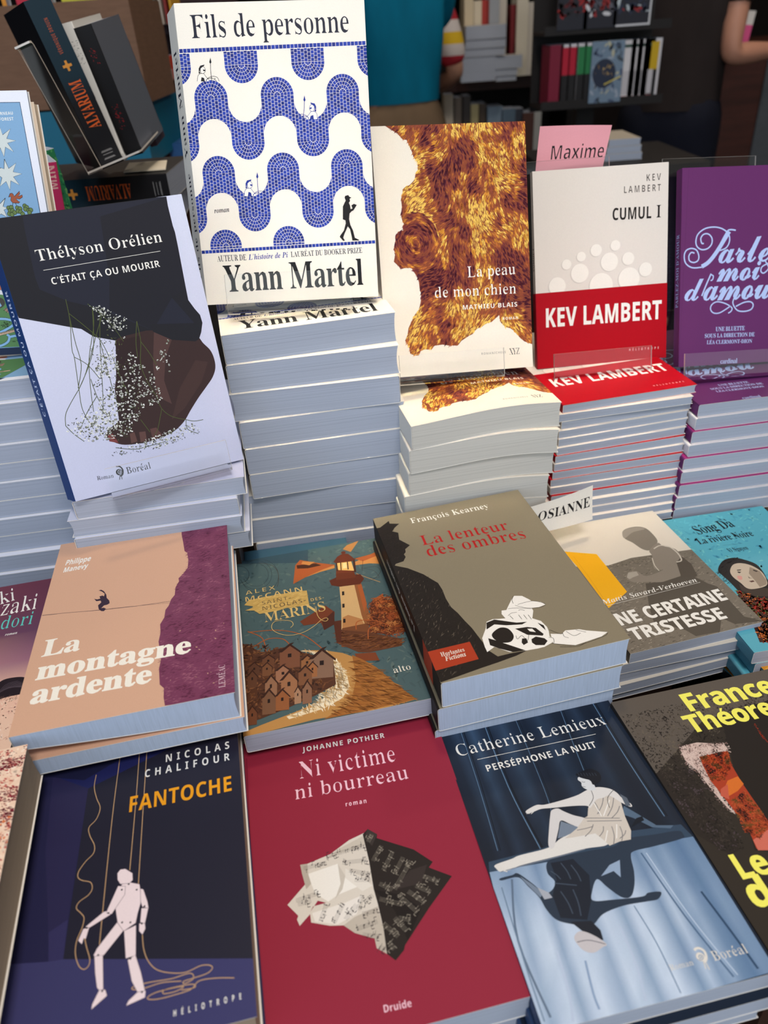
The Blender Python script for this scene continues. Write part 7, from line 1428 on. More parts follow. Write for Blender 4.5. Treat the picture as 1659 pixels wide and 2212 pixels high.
# -- pale grey novel with a red paper band
CU = (222,214,206); RED = (172,8,26)
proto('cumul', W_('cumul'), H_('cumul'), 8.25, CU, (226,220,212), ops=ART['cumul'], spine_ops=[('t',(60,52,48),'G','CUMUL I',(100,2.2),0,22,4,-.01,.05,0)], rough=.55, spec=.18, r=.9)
bh = 77.6
bm_ = cover_mesh(W_('cumul')+.7, bh, 8.9, RED, (150,16,32), ops=ART['band'], inner=(200,120,120), th=.2, r=1.0); bm_.materials.append(printed('printed_band',.5,.10,.03))
cb = place('cumul', book_mw('cumul',8.25), 'pale grey paperback wearing a red paper band, upright in a clear easel')
def band(e):
    o = link('band', bm_, e); o.location = (-.0002,(-H_('cumul')/2+bh/2)*.001-.0003,-.00032); o['label'] = 'red paper band with white lettering'; return o
band(cb)
proto('cumul_pile', W_('cumul')-2, H_('cumul'), 8.1, CU, (226,220,212), back=CU, rough=.5, r=.9)
proto('cumul_pile_red', W_('cumul')-2, H_('cumul'), 8.1, RED, (150,16,32), back=CU, rough=.5, r=.9)
for i,e in enumerate(STACKS['cumul']):
    lab = 'grey paperback in a red band lying flat, topmost of the pile beside the purple books' if i == 0 else 'thin white-edged paperback, %s from the top of the pile under the red-banded book' % ORD[i]
    o = place('cumul' if i == 0 else ('cumul_pile_red' if i in (6,8,9,11) else 'cumul_pile'), stack_mw(e), lab, 'thin paperbacks in the pile under the red-banded book')
    if i == 0: band(o)
    if i == 15: plinth(stack_mw(e), .11, .16, e[2]*.001+CAMZ)
# -- purple script novel
PU = (98,42,98)
proto('parlez', 134,200,13.3,PU,(112,52,106), ops=ART['parlez'], spine_ops=[('t',(176,196,240),'S','PARLEZ-MOI D’AMOUR',(62,4),0,74,5.2,-.008,.02,0)], rough=.45)
place('parlez', book_mw('parlez',13.3), 'purple paperback with pale blue script lettering, upright at the right edge')
proto('parlez_pile', 134,200,13.1,(150,40,110),(98,36,94),back=(206,204,212), rough=.45)
proto('parlez_pile_plain', 134,200,13.1,(206,204,212),(98,36,94),back=(206,204,212), rough=.45)
proto('parlez_pile_white', 134,200,13.1,(206,204,212),(226,222,224),back=(206,204,212), rough=.45)
for i,e in enumerate(STACKS['parlez']):
    lab = 'purple paperback lying flat, topmost of the pile at the right edge' if i == 0 else '%s paperback, %s from the top of the purple pile at the right edge' % ('white-spined' if i in (1,3) else 'purple-spined', ORD[i])
    place('parlez' if i == 0 else ('parlez_pile_white' if i in (1,3) else 'parlez_pile' if i in (2,4,6) else 'parlez_pile_plain'), stack_mw(e), lab, 'purple paperbacks in the right-hand pile')
    if i == 8: plinth(stack_mw(e), .11, .16, e[2]*.001+CAMZ)
# -- novel with the bare foot and white flowers
proto('thely', 139.9,215.2,16.8,(206,212,236),(30,58,112), ops=ART['thely'], spec=.10, spine_ops=[('t',(206,214,236),'G','C’ÉTAIT ÇA OU MOURIR',(70,6.3),0,96,4.2,-.012,.06,0)], rough=.42)
proto('thely_upright', 139.9,215.2,16.8,(206,212,236),(30,58,112), ops=ART['thely'], spec=.10, spine_ops=[('t',(206,214,236),'G','C’ÉTAIT ÇA OU MOURIR',(70,6.3),0,96,4.2,-.012,.06,0)], rough=.42, shear=.40)
place('thely_upright', book_mw('thely',16.8), 'paperback with a bare dark foot among white flowers, leaning turned to the right')
proto('thely_pile', 139.9,215.2,16.6,(214,218,236),(214,218,232), rough=.4, fore=1.6)
for i,e in enumerate(STACKS['thely']):
    lab = 'white paperback lying flat, topmost of the short pile under the foot-and-flowers book' if i == 0 else 'white paperback, %s from the top of the pile under the foot-and-flowers book' % ORD[i]
    place('thely' if i == 0 else 'thely_pile', stack_mw(e, i == 1), lab, 'foot-and-flowers paperbacks in the pile')
    if i == 3: plinth(stack_mw(e), .11, .17, e[2]*.001+CAMZ)
# -- blue book with white stars, cut by the left edge
proto('blue', 150,215,18.5,(232,234,244),(232,234,244), ops=ART['blue'], rough=.45)
proto('blue_upright', 150,215,6,(232,234,244),(232,234,244), ops=ART['blue'], rough=.45, r=1.0)
place('blue_upright', book_mw('blue',6), 'sky-blue illustrated book with white stars and a red bird, upright at the left edge')
m_ = book_mw('blue',6,12.6); m_ = m_ @ Matrix.Translation((.0045,-.006,-.0))
proto('blue_back', 146,212,12,(226,206,184),(226,206,184), rough=.5, pages=mat('page_edges_beige',(216,196,172),.85,.1,.08,(4,4,2600))); place('blue_back', m_, 'beige-backed book standing just behind the sky-blue star book')
proto('blue_pile', 150,215,18.3,(228,230,240),(228,230,240), rough=.5)
for i,e in enumerate(STACKS['blue']):
    lab = 'green meadow-cover book lying flat, topmost of the pile at the left edge' if i == 0 else 'white-edged book, %s from the top of the pile at the left edge' % ORD[i]
    place('blue' if i == 0 else 'blue_pile', stack_mw(e), lab, 'illustrated books in the pile at the left edge')
    if i == 10: plinth(stack_mw(e), .12, .17, e[2]*.001+CAMZ)

# ================================================================== PILES IN FRONT (lying face up)
def pile(n, ts, cols, labels, group, offs=None, rough=.48, spec=.18, pages=None, bend=None, spine_ops=None, r=1.6, bump=.05):
    w, h = W_(n), H_(n); dz = 0; M = None
    for i,t in enumerate(ts):
        if i == 0: proto(n,w,h,t,*cols,ops=ART[n],rough=rough,spec=spec,pages=pages,bend=bend,spine_ops=spine_ops,r=r,bump=bump); key = n
        else:
            key = '%s_%d' % (n,i); proto(key,w,h,t,*cols,rough=rough,spec=spec,pages=pages,r=r)
        M = book_mw(n,t,dz); 
        if offs and offs[i]: M = M @ Matrix.Translation((offs[i][0]*.001,offs[i][1]*.001,0)) @ Matrix.Rotation(R(offs[i][2]),4,'Z')
        place(key, M, labels[i], group); dz += t+.12
    zl = min((M @ Vector((sx*w*.0005,sy*h*.0005,0))).z for sx in (-1,1) for sy in (-1,1))
    if n != 'alex': plinth(M, w*.00062, h*.00062, zl-.0006)
def wedge(x,y,z):
    u = min(1,max(0,.5-x/140)); return 10*u**1.6*(1-z/23) if z < 22.9 else 0
pile('montagne', [23,14], ((214,170,142),(206,160,134)), ['beige and plum paperback with a tightrope walker, lying on top of the left pile','paperback directly under the beige tightrope-walker book'], 'tightrope-walker paperbacks', [None,(1.5,-1,.3)], rough=.45, pages=PAGES_FINE, bend=wedge)
pile('alex', [17], ((76,98,100),(70,84,84)), ['teal and brown painted paperback with a lighthouse and village, lying flat'], None, rough=.4)
c_,ux_,uy_,nn_,w_,h_ = BOOKS['alex_under']
proto('alex_under', w_, h_, 15, (58,92,112),(58,84,96), rough=.3); M = book_mw('alex_under',15); place('alex_under', M, 'blue-topped paperback peeking out behind the lighthouse painting book', None)
plinth(M, .09, .15, M.translation.z-.001)
pile('lenteur', [24,23,20], ((136,126,104),(30,25,22)), ['olive-grey paperback with a black profile and white skull figure, topmost of its pile','paperback with rounded corner directly under the olive-grey profile book','third paperback down, under the olive-grey profile book'], 'olive-grey profile paperbacks', [None,(-3,-1,-.3),(-6,1,0)], rough=.55, spec=.18, pages=PAGES_FINE, spine_ops=[('p',(170,58,30),[(22,0),(46,0),(46,24),(22,24)],0),('t',(226,218,200),'S','La lenteur des ombres',(70,9),0,90,6,-.014,0,0)])
pile('tristesse', [11.5,11,10.5,10,10], ((214,206,192),(90,82,74)), ['grey photographic paperback with a child and a yellow paper, topmost of its pile']+['thin paperback, %s from the top of the pile with the grey child photograph' % ORD[i] for i in (1,2,3,4)], 'paperbacks with the child photograph', [None,(-3,-2,-2.2),(-6,0,-.6),(-18,-2,.4),(-22,1,.2)], rough=.5, r=1.0)
pile('song', [13,13,13], ((88,170,190),(88,150,170)), ["turquoise paperback with a dark-haired girl's face, topmost at the right edge",'second turquoise paperback down at the right edge','third turquoise paperback down at the right edge'], 'turquoise girl-portrait paperbacks', [None,(3,0,.5),(-2,0,-.5)], rough=.45)
pile('fantoche', [20,18], ((38,38,72),(24,24,40)), ['navy paperback with a white jointed puppet on strings, lying at the bottom left','paperback directly under the navy puppet book'], 'navy puppet paperbacks', [None,(1,-2,.4)], rough=.34, spec=.22, pages=mat('page_edges_brownish',(150,134,116),.85,.1,.12,(4,4,2600)))
pile('victime', [20,20], ((150,40,62),(108,26,46)), ['crimson paperback with a half black, half white crumpled music sheet','paperback directly under the crimson music-sheet book'], 'crimson music-sheet paperbacks', [None,(2,1,.5)], rough=.55, spec=.18)
pile('perse', [14,13,13], ((26,36,52),(40,60,92)), ['dark blue paperback with a seated dancer and her upside-down reflection','second book down under the blue dancer book','third book down under the blue dancer book, with a red corner'], 'blue dancer paperbacks', [None,(-2,-5,.3),(-6,-3,.2)], rough=.42)
pile('france', [14,14], ((50,44,38),(46,40,35)), ['charcoal paperback with red brushstrokes and yellow lettering, at the bottom right','paperback directly under the charcoal book with yellow lettering'], 'charcoal paperbacks with yellow lettering', [None,(-2,-2,.3)], rough=.55, spec=.3, bump=.35)
pile('midori', [20], ((118,62,76),(110,56,72)), ['mauve and peach paperback showing dark hair, at the left edge behind the puppet book'], None, rough=.4)
pile('spot', [30], ((232,196,172),(226,190,166)), ['pink paperback speckled with dark red, at the lower left edge'], None, rough=.45, pages=mat('page_edges_brownish',(150,134,116),.85,.1,.12,(4,4,2600)))
# small orange and teal books in front of the turquoise pile
P0 = Vector((0.3040,0.4644,0.8300))
proto('orange', 122,178,12,(222,150,50),(60,130,146), ops=[('p',(222,150,50),[(0,0),(122,0),(122,178),(0,178)],0),('k',[(236,170,70),(206,120,36),(240,190,100),(190,96,30)],260,16,5,[(0,0),(122,0),(122,178),(0,178)],20,3,30,30)], spine_ops=[('p',(24,34,40),[(120,0),(150,3),(160,8),(140,12),(118,10)],1),('p',(24,34,40),[(60,1),(90,0),(100,9),(70,11)],1)], rough=.4)
for i,(dx,dy) in enumerate(((0,0),(-.004,-.003),(-.009,-.002))):
    M = frame_mw((P0.x+.061+dx+.006, P0.y-.040+dy, P0.z-.0122*(i+1)), 13)
    place('orange', M, ['orange book with a teal spine, topmost of the short pile at the right edge','second orange book with a teal spine at the right edge','third orange book with a teal spine at the right edge'][i], 'orange books with teal spines')
plinth(M, .09, .10, P0.z-.0122*3)

# ================================================================== CLEAR EASELS
def strip(profile, th, x0, x1, name, parent, me_only=False):
    "acrylic sheet bent along a profile in (y, z), in millimetres"
    n = len(profile); A_ = []; B_ = []
    for i in range(n):
        a = Vector(profile[max(i-1,0)]); b = Vector(profile[min(i+1,n-1)]); d = (b-a).normalized(); nrm = Vector((-d.y,d.x)); p = Vector(profile[i])
        k = 1.0
        if 0 < i < n-1:
            d1 = (p-a).normalized(); k = 1/max(.5, abs(Vector((-d1.y,d1.x)).dot(nrm)))
        A_.append(p+nrm*th/2*k); B_.append(p-nrm*th/2*k)
    v = []; f = []
    for x in (x0,x1): v += [(x,p.x,p.y) for p in A_]+[(x,p.x,p.y) for p in B_]
    for i in range(n-1):
        f.append([i,i+1,2*n+i+1,2*n+i]); f.append([n+i,3*n+i,3*n+i+1,n+i+1])
    e0 = len(f)
    for i in range(n-1): f.append([i,n+i,n+i+1,i+1]); f.append([2*n+i,2*n+i+1,3*n+i+1,3*n+i])
    f.append([0,2*n,3*n,n]); f.append([n-1,2*n-1,4*n-1,3*n-1])
    me = mesh_from(name, v, f); me.materials.append(acrylic()); me.materials.append(acrylic_edge())
    for i,p in enumerate(me.polygons):
        if i >= e0: p.material_index = 1
    return link(name, me, parent)
def easel(n, t, x0, x1, lip, drop, back, front, foot, label, bx=None):
    w, h = W_(n), H_(n); M = book_mw(n,0) @ Matrix.Translation((-w*.0005,-h*.0005,0))
    e = thing('book_easel', label, 'book stand', M, 'clear acrylic book easels')
    zb = -t-2.4
    strip([(lip,front),(-drop+3,front),(-drop+.8,front-.9),(-drop,front-3),(-drop+.2,zb+3),(-drop+1,zb+.8),(-drop+3.2,zb),(60,zb)], 2.3, x0, x1, 'front_lip', e)
    bx = bx or (x0,x1)
    strip([(61,zb),(back,zb)], 1.8, bx[0], bx[1], 'back_panel', e)
    strip([(back*.62,zb-1.9),(-drop+foot[1],zb-foot[0])], 1.8, (x0+x1)/2-18, (x0+x1)/2+18, 'rear_leg', e)
    return e
easel('fils', 26.4, 20, 127, 24, 8.0, 120, 22.0, (52,12), 'clear acrylic easel holding the blue mosaic novel upright')
easel('thely', 16.8, 28, 125, 24, 1.5, 120, 22.0, (48,14), 'clear acrylic easel holding the foot-and-flowers book')
easel('peau', 23.9, 8, 106, 20, 6.0, 110, 18.0, (56,18), 'clear acrylic easel holding the animal-hide book')
easel('cumul', 8.25, 8, 112, 16, 10.0, 206, 30.0, (60,20), 'clear acrylic easel holding the red-banded book', bx=(-6,84))
easel('parlez', 13.3, -9, 128, 14, 13.0, 213, 30.0, (60,20), 'clear acrylic easel holding the purple script book', bx=(-14,88))

# ================================================================== NAME CARDS
def card(name, quad, col, label, txt, font, tpts, curl, tcol=(24,22,24), wt=-.02):
    "a sheet of card, bowed about its upright axis; quad = TL TR BR BL world points"
    q = [Vector(p) for p in quad]; n = 14; v = []; f = []; c = []
    nrm = (q[1]-q[0]).cross(q[3]-q[0]).normalized()
    if nrm.y > 0: nrm = -nrm
    W = (q[2]-q[3]).length*1000; H = ((q[0]-q[3]).length)*1000
    def pt(u,vv,off=0):
        p = (q[3]*(1-u)+q[2]*u)*(1-vv)+(q[0]*(1-u)+q[1]*u)*vv
        return p+nrm*(curl*math.sin(math.pi*u)+curl*.8*vv*vv+off)
    def emit(P, colr, off):
        b = len(v)
        for x,y in P: v.append(tuple(pt(x/W,y/H,off)*1000)); c.append(colr)
        f.append(list(range(b,b+len(P))))
    wc = lin(col); m = 8
    for off in (.00005,-.00025):
        for i in range(n):
            for j in range(m): emit([(W*i/n,H*j/m),(W*(i+1)/n,H*j/m),(W*(i+1)/n,H*(j+1)/m),(W*i/n,H*(j+1)/m)], wc, off)
    ink = Ink(W,H,W/n); a,b_,hh = tpts
    A0 = Vector((a[0]*W,a[1]*H)); B0 = Vector((b_[0]*W,b_[1]*H)); d = B0-A0
    ink.text(tcol, font, txt, tuple(A0), math.degrees(math.atan2(d.y,d.x)), d.length, hh*H, wt, 0, .0)
    for fc in ink.f: emit([ink.v[i][:2] for i in fc], lin(tcol), .00012)
    me = mesh_from(name, v, f, c); me.materials.append(printed('printed_card',.6,.25,.03))
    return tag(link(name, me), label, 'sign')
card('name_card', [(0.1857,0.8450,1.1992),(0.2593,0.8450,1.1957),(0.2512,0.8350,1.1537),(0.1816,0.8350,1.1557)], (232,160,170), 'pink card reading a first name, standing behind the red-banded book', 'Maxime', 'G', ((.20,.30),(.965,.32),.30), .004, wt=-.025)
card('name_card', [(0.1324,0.5960,0.9011),(0.2021,0.6120,0.9121),(0.2032,0.6000,0.8795),(0.1276,0.5840,0.8763)], (232,228,220), 'white card with black capitals tucked behind the grey child-photograph book', 'OSIANNE', 'S', ((.22,.42),(.96,.40),.30), .005, wt=-.004)
# ================================================================== BACK LEFT: black novels, boxes
def frame_pts(bl, br, top):
    "standing book from its spine: bottom-left, bottom-right and top points (world)"
    bl, br, top = Vector(bl), Vector(br), Vector(top); up = (top-bl); h = up.length; up.normalize(); z = (br-bl); z -= up*z.dot(up); t = z.length; z.normalize(); x = up.cross(z)
    return up, z, x, h, t, bl
def spine_book(key, bl, br, top, w, cov, spine, label, group=None, spine_ops=None, pages=None, rough=.4, name='paperback', back=None):
    up,z,x,h,t,o = frame_pts(bl,br,top)
    if key not in PROTO: proto(key, w, h*1000, t*1000, cov, spine, back=back, spine_ops=spine_ops(h*1000,t*1000) if spine_ops else None, pages=pages, rough=rough, r=1.2)
    c = o+up*h/2+x*w*.0005
    return place(key, Matrix(((x.x,up.x,z.x,c.x),(x.y,up.y,z.y,c.y),(x.z,up.z,z.z,c.z),(0,0,0,1))), label, group, name)
OR = (206,92,40)
def alv(h,t):
    o = [('p',(22,44,56),[(h*.55,0),(h,0),(h,t),(h*.55,t)],0),('g',2,2,[(20,20,24),(22,44,56),(20,20,24),(22,44,56)],[(h*.40,0),(h*.56,0),(h*.56,t),(h*.40,t)]),
         ('t',OR,'S','ALVARIUM',(h*.243,t*.26),0,h*.29,t*.5,.0,0,0),('t',(170,80,50),'G','VÉRONIQUE DROUIN',(h*.69,t*.42),0,h*.20,t*.15,-.01,.12,0)]
    cx, cy = h*.622, t*.5
    for a in range(4): o.append(('p',(206,140,60),[(cx+math.cos(a*1.5708+k)*r, cy+math.sin(a*1.5708+k)*r) for k,r in ((-.5,t*.10),(-.25,t*.19),(.25,t*.19),(.5,t*.10))],0))
    o.append(('c',(206,140,60),(cx,cy),t*.09,t*.09))
    for k in range(3): o.append(('l',(150,150,150),.5,[(h*.055+k*4,t*.28),(h*.055+k*4,t*.72)],0))
    for q in ((h*.05,h*.05),(h*.095,h*.095)): o.append(('l',(150,150,150),.5,[(q[0],t*.25),(q[1],t*.75)],0))
    return o
spine_book('alvarium', (-0.3085,0.9920,1.1693), (-0.2841,1.0060,1.1733), (-0.3452,0.9800,1.3383), 150, (24,22,24),(22,22,26), 'black and teal thick novel with orange spine lettering, leaning upright at the back left', spine_ops=alv, rough=.4)
spine_book('white_spine', (-0.2981,1.0200,1.1727), (-0.2859,1.0200,1.1756), (-0.3207,1.0100,1.3168), 130, (206,202,194),(226,222,214), 'thin white-spined book between the two black leaning novels', rough=.45, spine_ops=lambda h,t:[('k',[(60,56,56),(110,104,100)],26,2.2,.6,[(h*.72,t*.2),(h*.88,t*.2),(h*.88,t*.8),(h*.72,t*.8)],90,4,0,20)])
spine_book('red_title', (-0.2845,1.0200,1.1766), (-0.2640,1.0200,1.1814), (-0.3087,1.0100,1.3118), 140, (96,100,110),(20,19,21), 'black book with small red spine letters leaning right of the white-spined book', rough=.4, spine_ops=lambda h,t:[('k',[(150,30,34),(120,24,28)],30,2.6,.9,[(h*.22,t*.3),(h*.42,t*.3),(h*.42,t*.7),(h*.22,t*.7)],40,5,0,60),('k',[(150,30,34)],18,2.,.7,[(h*.72,t*.35),(h*.84,t*.35),(h*.84,t*.65),(h*.72,t*.65)],40,6,0,60)])  # grey front cover colour paints in the sheen on this black book
spine_book('taupe_book', (-0.2828,1.0800,1.1807), (-0.2714,1.0800,1.1832), (-0.3004,1.0750,1.2640), 110, (150,136,118),(140,126,110), 'short taupe book at the right end of the leaning row', rough=.5)
spine_book('plum_book', (-0.2773,1.1200,1.1752), (-0.2682,1.1200,1.1769), (-0.2978,1.1100,1.2920), 60, (62,44,52),(58,44,56), 'dark plum book behind the right end of the leaning row', rough=.35)
# acrylic stand beside the leaning novel
up,z,x,h,t,o = frame_pts((-0.3132,0.9750,1.1691), (-0.2972,0.9750,1.1731), (-0.3514,0.9650,1.2995))
M = Matrix(((z.x,up.x,-x.x,o.x),(z.y,up.y,-x.y,o.y),(z.z,up.z,-x.z,o.z),(0,0,0,1)))
e = thing('book_easel', 'clear acrylic stand at the left of the leaning black novels', 'book stand', M)
strip([(0,0),(h*980,0),(h*1000,2),(h*1005,8)], 2, -8, 10, 'side_panel', e)
strip([(2,0),(1,-10),(1,-120)], 2, -8, 60, 'base', e)
# lying black novels under them
def lying(key, bl, br, w, t, cov, spine, label, group, ops, flip=False):
    "book lying flat with its spine toward the camera; bl, br = ends of the spine's top edge"
    bl, br = Vector(bl), Vector(br); d = (br-bl); h = d.length; d.normalize(); dep = Vector((-d.y,d.x,0)).normalized()
    if key not in PROTO: proto(key, w, h*1000, t, cov, spine, spine_ops=ops(h*1000,t), rough=.4, r=1.0)
    z = Vector((0,0,1)); y = -d; x = dep   # head of the book to the left: lettering hangs upside down
    y = d*-1
    nn = x.cross(y); c = (bl+br)/2+dep*w*.0005
    o = c-Vector((0,0,t*.001)) if nn.z > 0 else c
    return place(key, Matrix(((x.x,y.x,nn.x,o.x),(x.y,y.y,nn.y,o.y),(x.z,y.z,nn.z,o.z),(0,0,0,1))), label, group)
a_, b_ = Vector((-0.4402,1.0300,1.1528)), Vector((-0.2430,1.0300,1.1565)); zz = (a_.z+b_.z)/2; a_.z = b_.z = zz
lying('alvarium_lying', a_, b_, 150, 34, (40,42,44),(20,19,22), 'black novel with orange spine lettering upside down, lying under the leaning row', None, alv)
a2 = a_-Vector((.01,0,.0345)); b2 = b_-Vector((.008,0,.0345))
proto('dark_slab', 150, 210, 30, (22,22,24),(30,34,38), rough=.4)
place('dark_slab', Matrix.Translation((a2+b2)/2+Vector((0,.078,-.0302))) @ Matrix.Rotation(R(95),4,'Z'), 'plain black book at the bottom of the back left stack')
bzz = zz-.0345-.0305
so = thing('display_plinth', 'dark plinth hidden under the black novels at the back left', 'plinth', Matrix.Translation(((a_.x+b_.x)/2,1.11,TZ)))
link('block', boxm((-.09,.09,-.06,.06,.001,bzz-TZ-.001)), so, WOOD)
# leaflet lying on the lying novel
lf = [(-0.3013,1.0500,1.1676),(-0.2472,1.0500,1.1721),(-0.2617,1.1300,1.1707),(-0.3136,1.1300,1.1672)]
lz = zz+.0012
me = mesh_from('leaflet', [(p[0]*1000,p[1]*1000,(lz+dz)*1000) for dz in (0,.0012) for p in lf], [[3,2,1,0],[4,5,6,7],[0,1,5,4],[1,2,6,5],[2,3,7,6],[3,0,4,7]], None)
tag(link('leaflet', me, None, mat('leaflet_paper',(236,226,204),.5,.3,.03)), 'cream leaflet lying on the black novel below the leaning row', 'leaflet')
# pink and green books behind the star book
spine_book('green_book', (-0.3451,0.9350,1.1128), (-0.3381,0.9440,1.1124), (-0.3452,0.9250,1.2008), 90, (40,130,84),(48,128,84), 'green book standing behind the pink book at the left', rough=.4, spine_ops=lambda h,t:[('k',[(90,170,100),(30,100,64),(120,180,110)],60,5,2,[(0,0),(h,0),(h,t),(0,t)],20,4,8,40)])
def pk(h,t): return [('k',[(232,176,176),(236,190,184)],0,1,1,[(0,0),(1,0),(1,1)],0,1,0,0),('t',(236,184,176),'G','MIN',(h*.62,t*.2),0,h*.33,t*.6,0,0,0)]
spine_book('pink_book', (-0.3538,0.9050,1.1201), (-0.3400,0.9150,1.1200), (-0.3427,0.8950,1.1923), 100, (206,54,104),(206,54,104), 'bright pink book beside the star book at the left', rough=.4, spine_ops=pk)
# cardboard box and teal crate
def obox(name, part, p0, p1, Y, dep, m, label, cat, th=.006):
    "open-topped box whose front face spans two corners at depth Y"
    (x0,_,z1),(x1,_,z0) = p0,p1
    e = thing(name, label, cat, Matrix.Translation(((x0+x1)/2, Y+dep/2, z0))); W = (x1-x0)/2; H = z1-z0; D = dep/2
    link('wall_panel', boxm((-W,W,-D,-D+th,0,H),(-W,W,D-th,D,0,H),(-W,-W+th,-D+th,D-th,0,H),(W-th,W,-D+th,D-th,0,H)), e, m); link('bottom_panel', boxm((-W+th,W-th,-D+th,D-th,0,th)), e, m)
    return e
KR = mat('cardboard', (112,84,66), .8, .2, .1, (30,30,200))
e = obox('cardboard_box','cardboard', (-0.6622,1.6200,1.3592), (-0.3872,1.6200,1.1948), 1.62, .26, KR, 'brown cardboard box standing behind the leaning black novels', 'box')
link('tape', boxm((-.02,.02,-.1306,-.1301,.0,.10)), e, mat('packing_tape',(126,98,76),.35,.4,.05))
TEAL = mat('teal_plastic', (0,92,118), .5, .3, .1, (6,6,6))
p0 = (-0.6278,1.6600,1.2052); p1 = (-0.3988,1.6600,1.0915)
zt = (-0.3872,1.6200,1.1948)[2]
tb = obox('storage_crate','crate', (p0[0],0,zt-.002), p1, 1.60, .34, TEAL, 'teal crate under the brown cardboard box', 'crate')
sup = thing('counter', 'low grey counter carrying the teal crate at the back left', 'counter', Matrix.Translation(((p0[0]+p1[0])/2-.1,1.80,0)))
link('counter_top', boxm((-.45,.14,-.3,.3,p1[2]-.031,p1[2]-.001)), sup, mat('grey_laminate',(150,140,126),.5,.3,.05)); link('counter_body', boxm((-.42,.11,-.26,.28,0,p1[2]-.032)), sup, mat('dark_panel',(40,36,34),.6,.2,.1))
# colourful books peeking over the box
for i,(x0,x1,c) in enumerate(((-14,18,(214,140,40)),(18,116,(190,40,60)),(118,216,(196,190,60)),(216,292,(110,44,90)))):
    q0 = at(x0,-60,1.70); q1 = at(x1,16,1.70)
    k = 'over_%d' % i; h = (q0[2]-q1[2])*1000+60
    proto(k, (q1[0]-q0[0])*1000-1, h, 22, c, c, ops=[('p',c,[(0,0),(300,0),(300,h),(0,h)],0),('k',[(236,220,190),(40,36,40)],14,22,3,[(6,h*.32),(90,h*.32),(90,h*.5),(6,h*.5)],0,i,0,4)], rough=.4)
    M = Matrix(((1,0,0,(q0[0]+q1[0])/2),(0,0,-1,1.72),(0,1,0,q1[2]-.06+h*.0005),(0,0,0,1)))
    place(k, M, ['orange-covered book at the top left corner behind the cardboard box','red-covered book behind the cardboard box','lime-covered book behind the cardboard box','purple-covered book behind the cardboard box'][i], None, 'paperback')
# ================================================================== SHELVES BEHIND
DK = mat('black_shelf', (24,20,20), .6, .3, .2, (6,6,6)); MH = mat('mahogany', (58,26,18), .5, .3, .3, (6,6,40))
def px_rect(a, b): return a[0], b[0], b[2], a[2]      # x0 x1 z0 z1 from top-left and bottom-right points
def stand_book(key, p_tl, p_br, Y, depth, cov, label, group, bands=(), lean=0, back=None, inset=False):
    x0,x1,z0,z1 = px_rect(p_tl,p_br); h = (z1-z0)*1000; t = max(5,(x1-x0)*1000)
    k0,k1 = (.2,.8) if inset else (0,1)
    ops = [('p',c,[(h*a,t*k0),(h*b,t*k0),(h*b,t*k1),(h*a,t*k1)],0) for a,b,c in bands]
    if key not in PROTO: proto(key, depth*1000, h, t, cov, cov, spine_ops=ops, rough=.5, r=1.0)
    M = Matrix(((0,0,1,x0),(1,0,0,Y+depth/2),(0,1,0,(z0+z1)/2),(0,0,0,1)))
    if lean: M = Matrix.Translation((x0,Y,z0)) @ Matrix.Rotation(R(lean),4,'Y') @ Matrix.Translation((-x0,-Y,-z0)) @ M
    return place(key, M, label, group, 'paperback')
def lie_book(key, p_tl, p_br, Y, depth, cov, label, group):
    x0,x1,z0,z1 = px_rect(p_tl,p_br); t = (z1-z0)*1000
    if key not in PROTO: proto(key, (x1-x0)*1000, depth*1000, t, cov, cov, rough=.5, r=1.0)
    return place(key, frame_mw(((x0+x1)/2,Y+depth/2,z0),0), label, group)
# bookcase in the middle: boards and its books
Yb = 4.1
bz = (0.7000,4.1000,1.0488)[2]; bz2 = (0.7096,4.1000,0.6745)[2]; xl = (0.3687,4.1000,1.0692)[0]; xr = (0.9665,4.1000,1.0323)[0]
bc = thing('bookcase', 'dark bookcase full of white books between the teal shirt and the rack', 'bookcase', Matrix.Translation(((xl+xr)/2,Yb+.17,0)))
hw = (xr-xl)/2+.06
link('side_panel', boxm((-hw-.03,-hw,-.2,.2,0,2.0)), bc, DK); link('side_panel', boxm((hw,hw+.03,-.2,.2,0,2.0)), bc, DK); link('back_panel', boxm((-hw,hw,.17,.2,0,2.0)), bc, DK)
for z in (bz-.06, bz2-.03, bz+.36, .3): link('shelf', boxm((-hw,hw,-.2,.165,z,z+(.055 if abs(z-bz+.06)<.001 else .03))), bc, MH if z == bz-.06 else DK)
topz = bz-.005
def on(z, q): return (q[0],q[1],z)
gw = 'white books on the dark bookcase'
lw = 'blurred white book standing on the bookcase behind the teal shirt'
for i,(x0,x1,y0,c,ln) in enumerate(((1003,1022,-20,(200,186,160),0),(1024,1040,2,(206,196,176),0),(1042,1056,0,(170,60,56),0),(1058,1076,-30,(150,156,166),0),(1080,1092,-20,(190,184,176),0),(1106,1118,10,(120,40,46),-6),(1118,1136,-10,(206,200,186),-4),(1138,1152,5,(196,190,182),-4),(1152,1168,6,(200,198,196),-3),(1160,1184,38,(206,200,180),0))):
    a = at(x0,y0,3.97); b = at(x1,160,3.97)
    red = c[0] > c[2]*2
    stand_book('wb%d' % i, a, on(topz,b), 3.97+.01*(i%3), .15, c, ('dark red book leaning on the bookcase among white books' if i == 5 else 'red book standing on the bookcase among white books') if red else lw, None if red else gw)
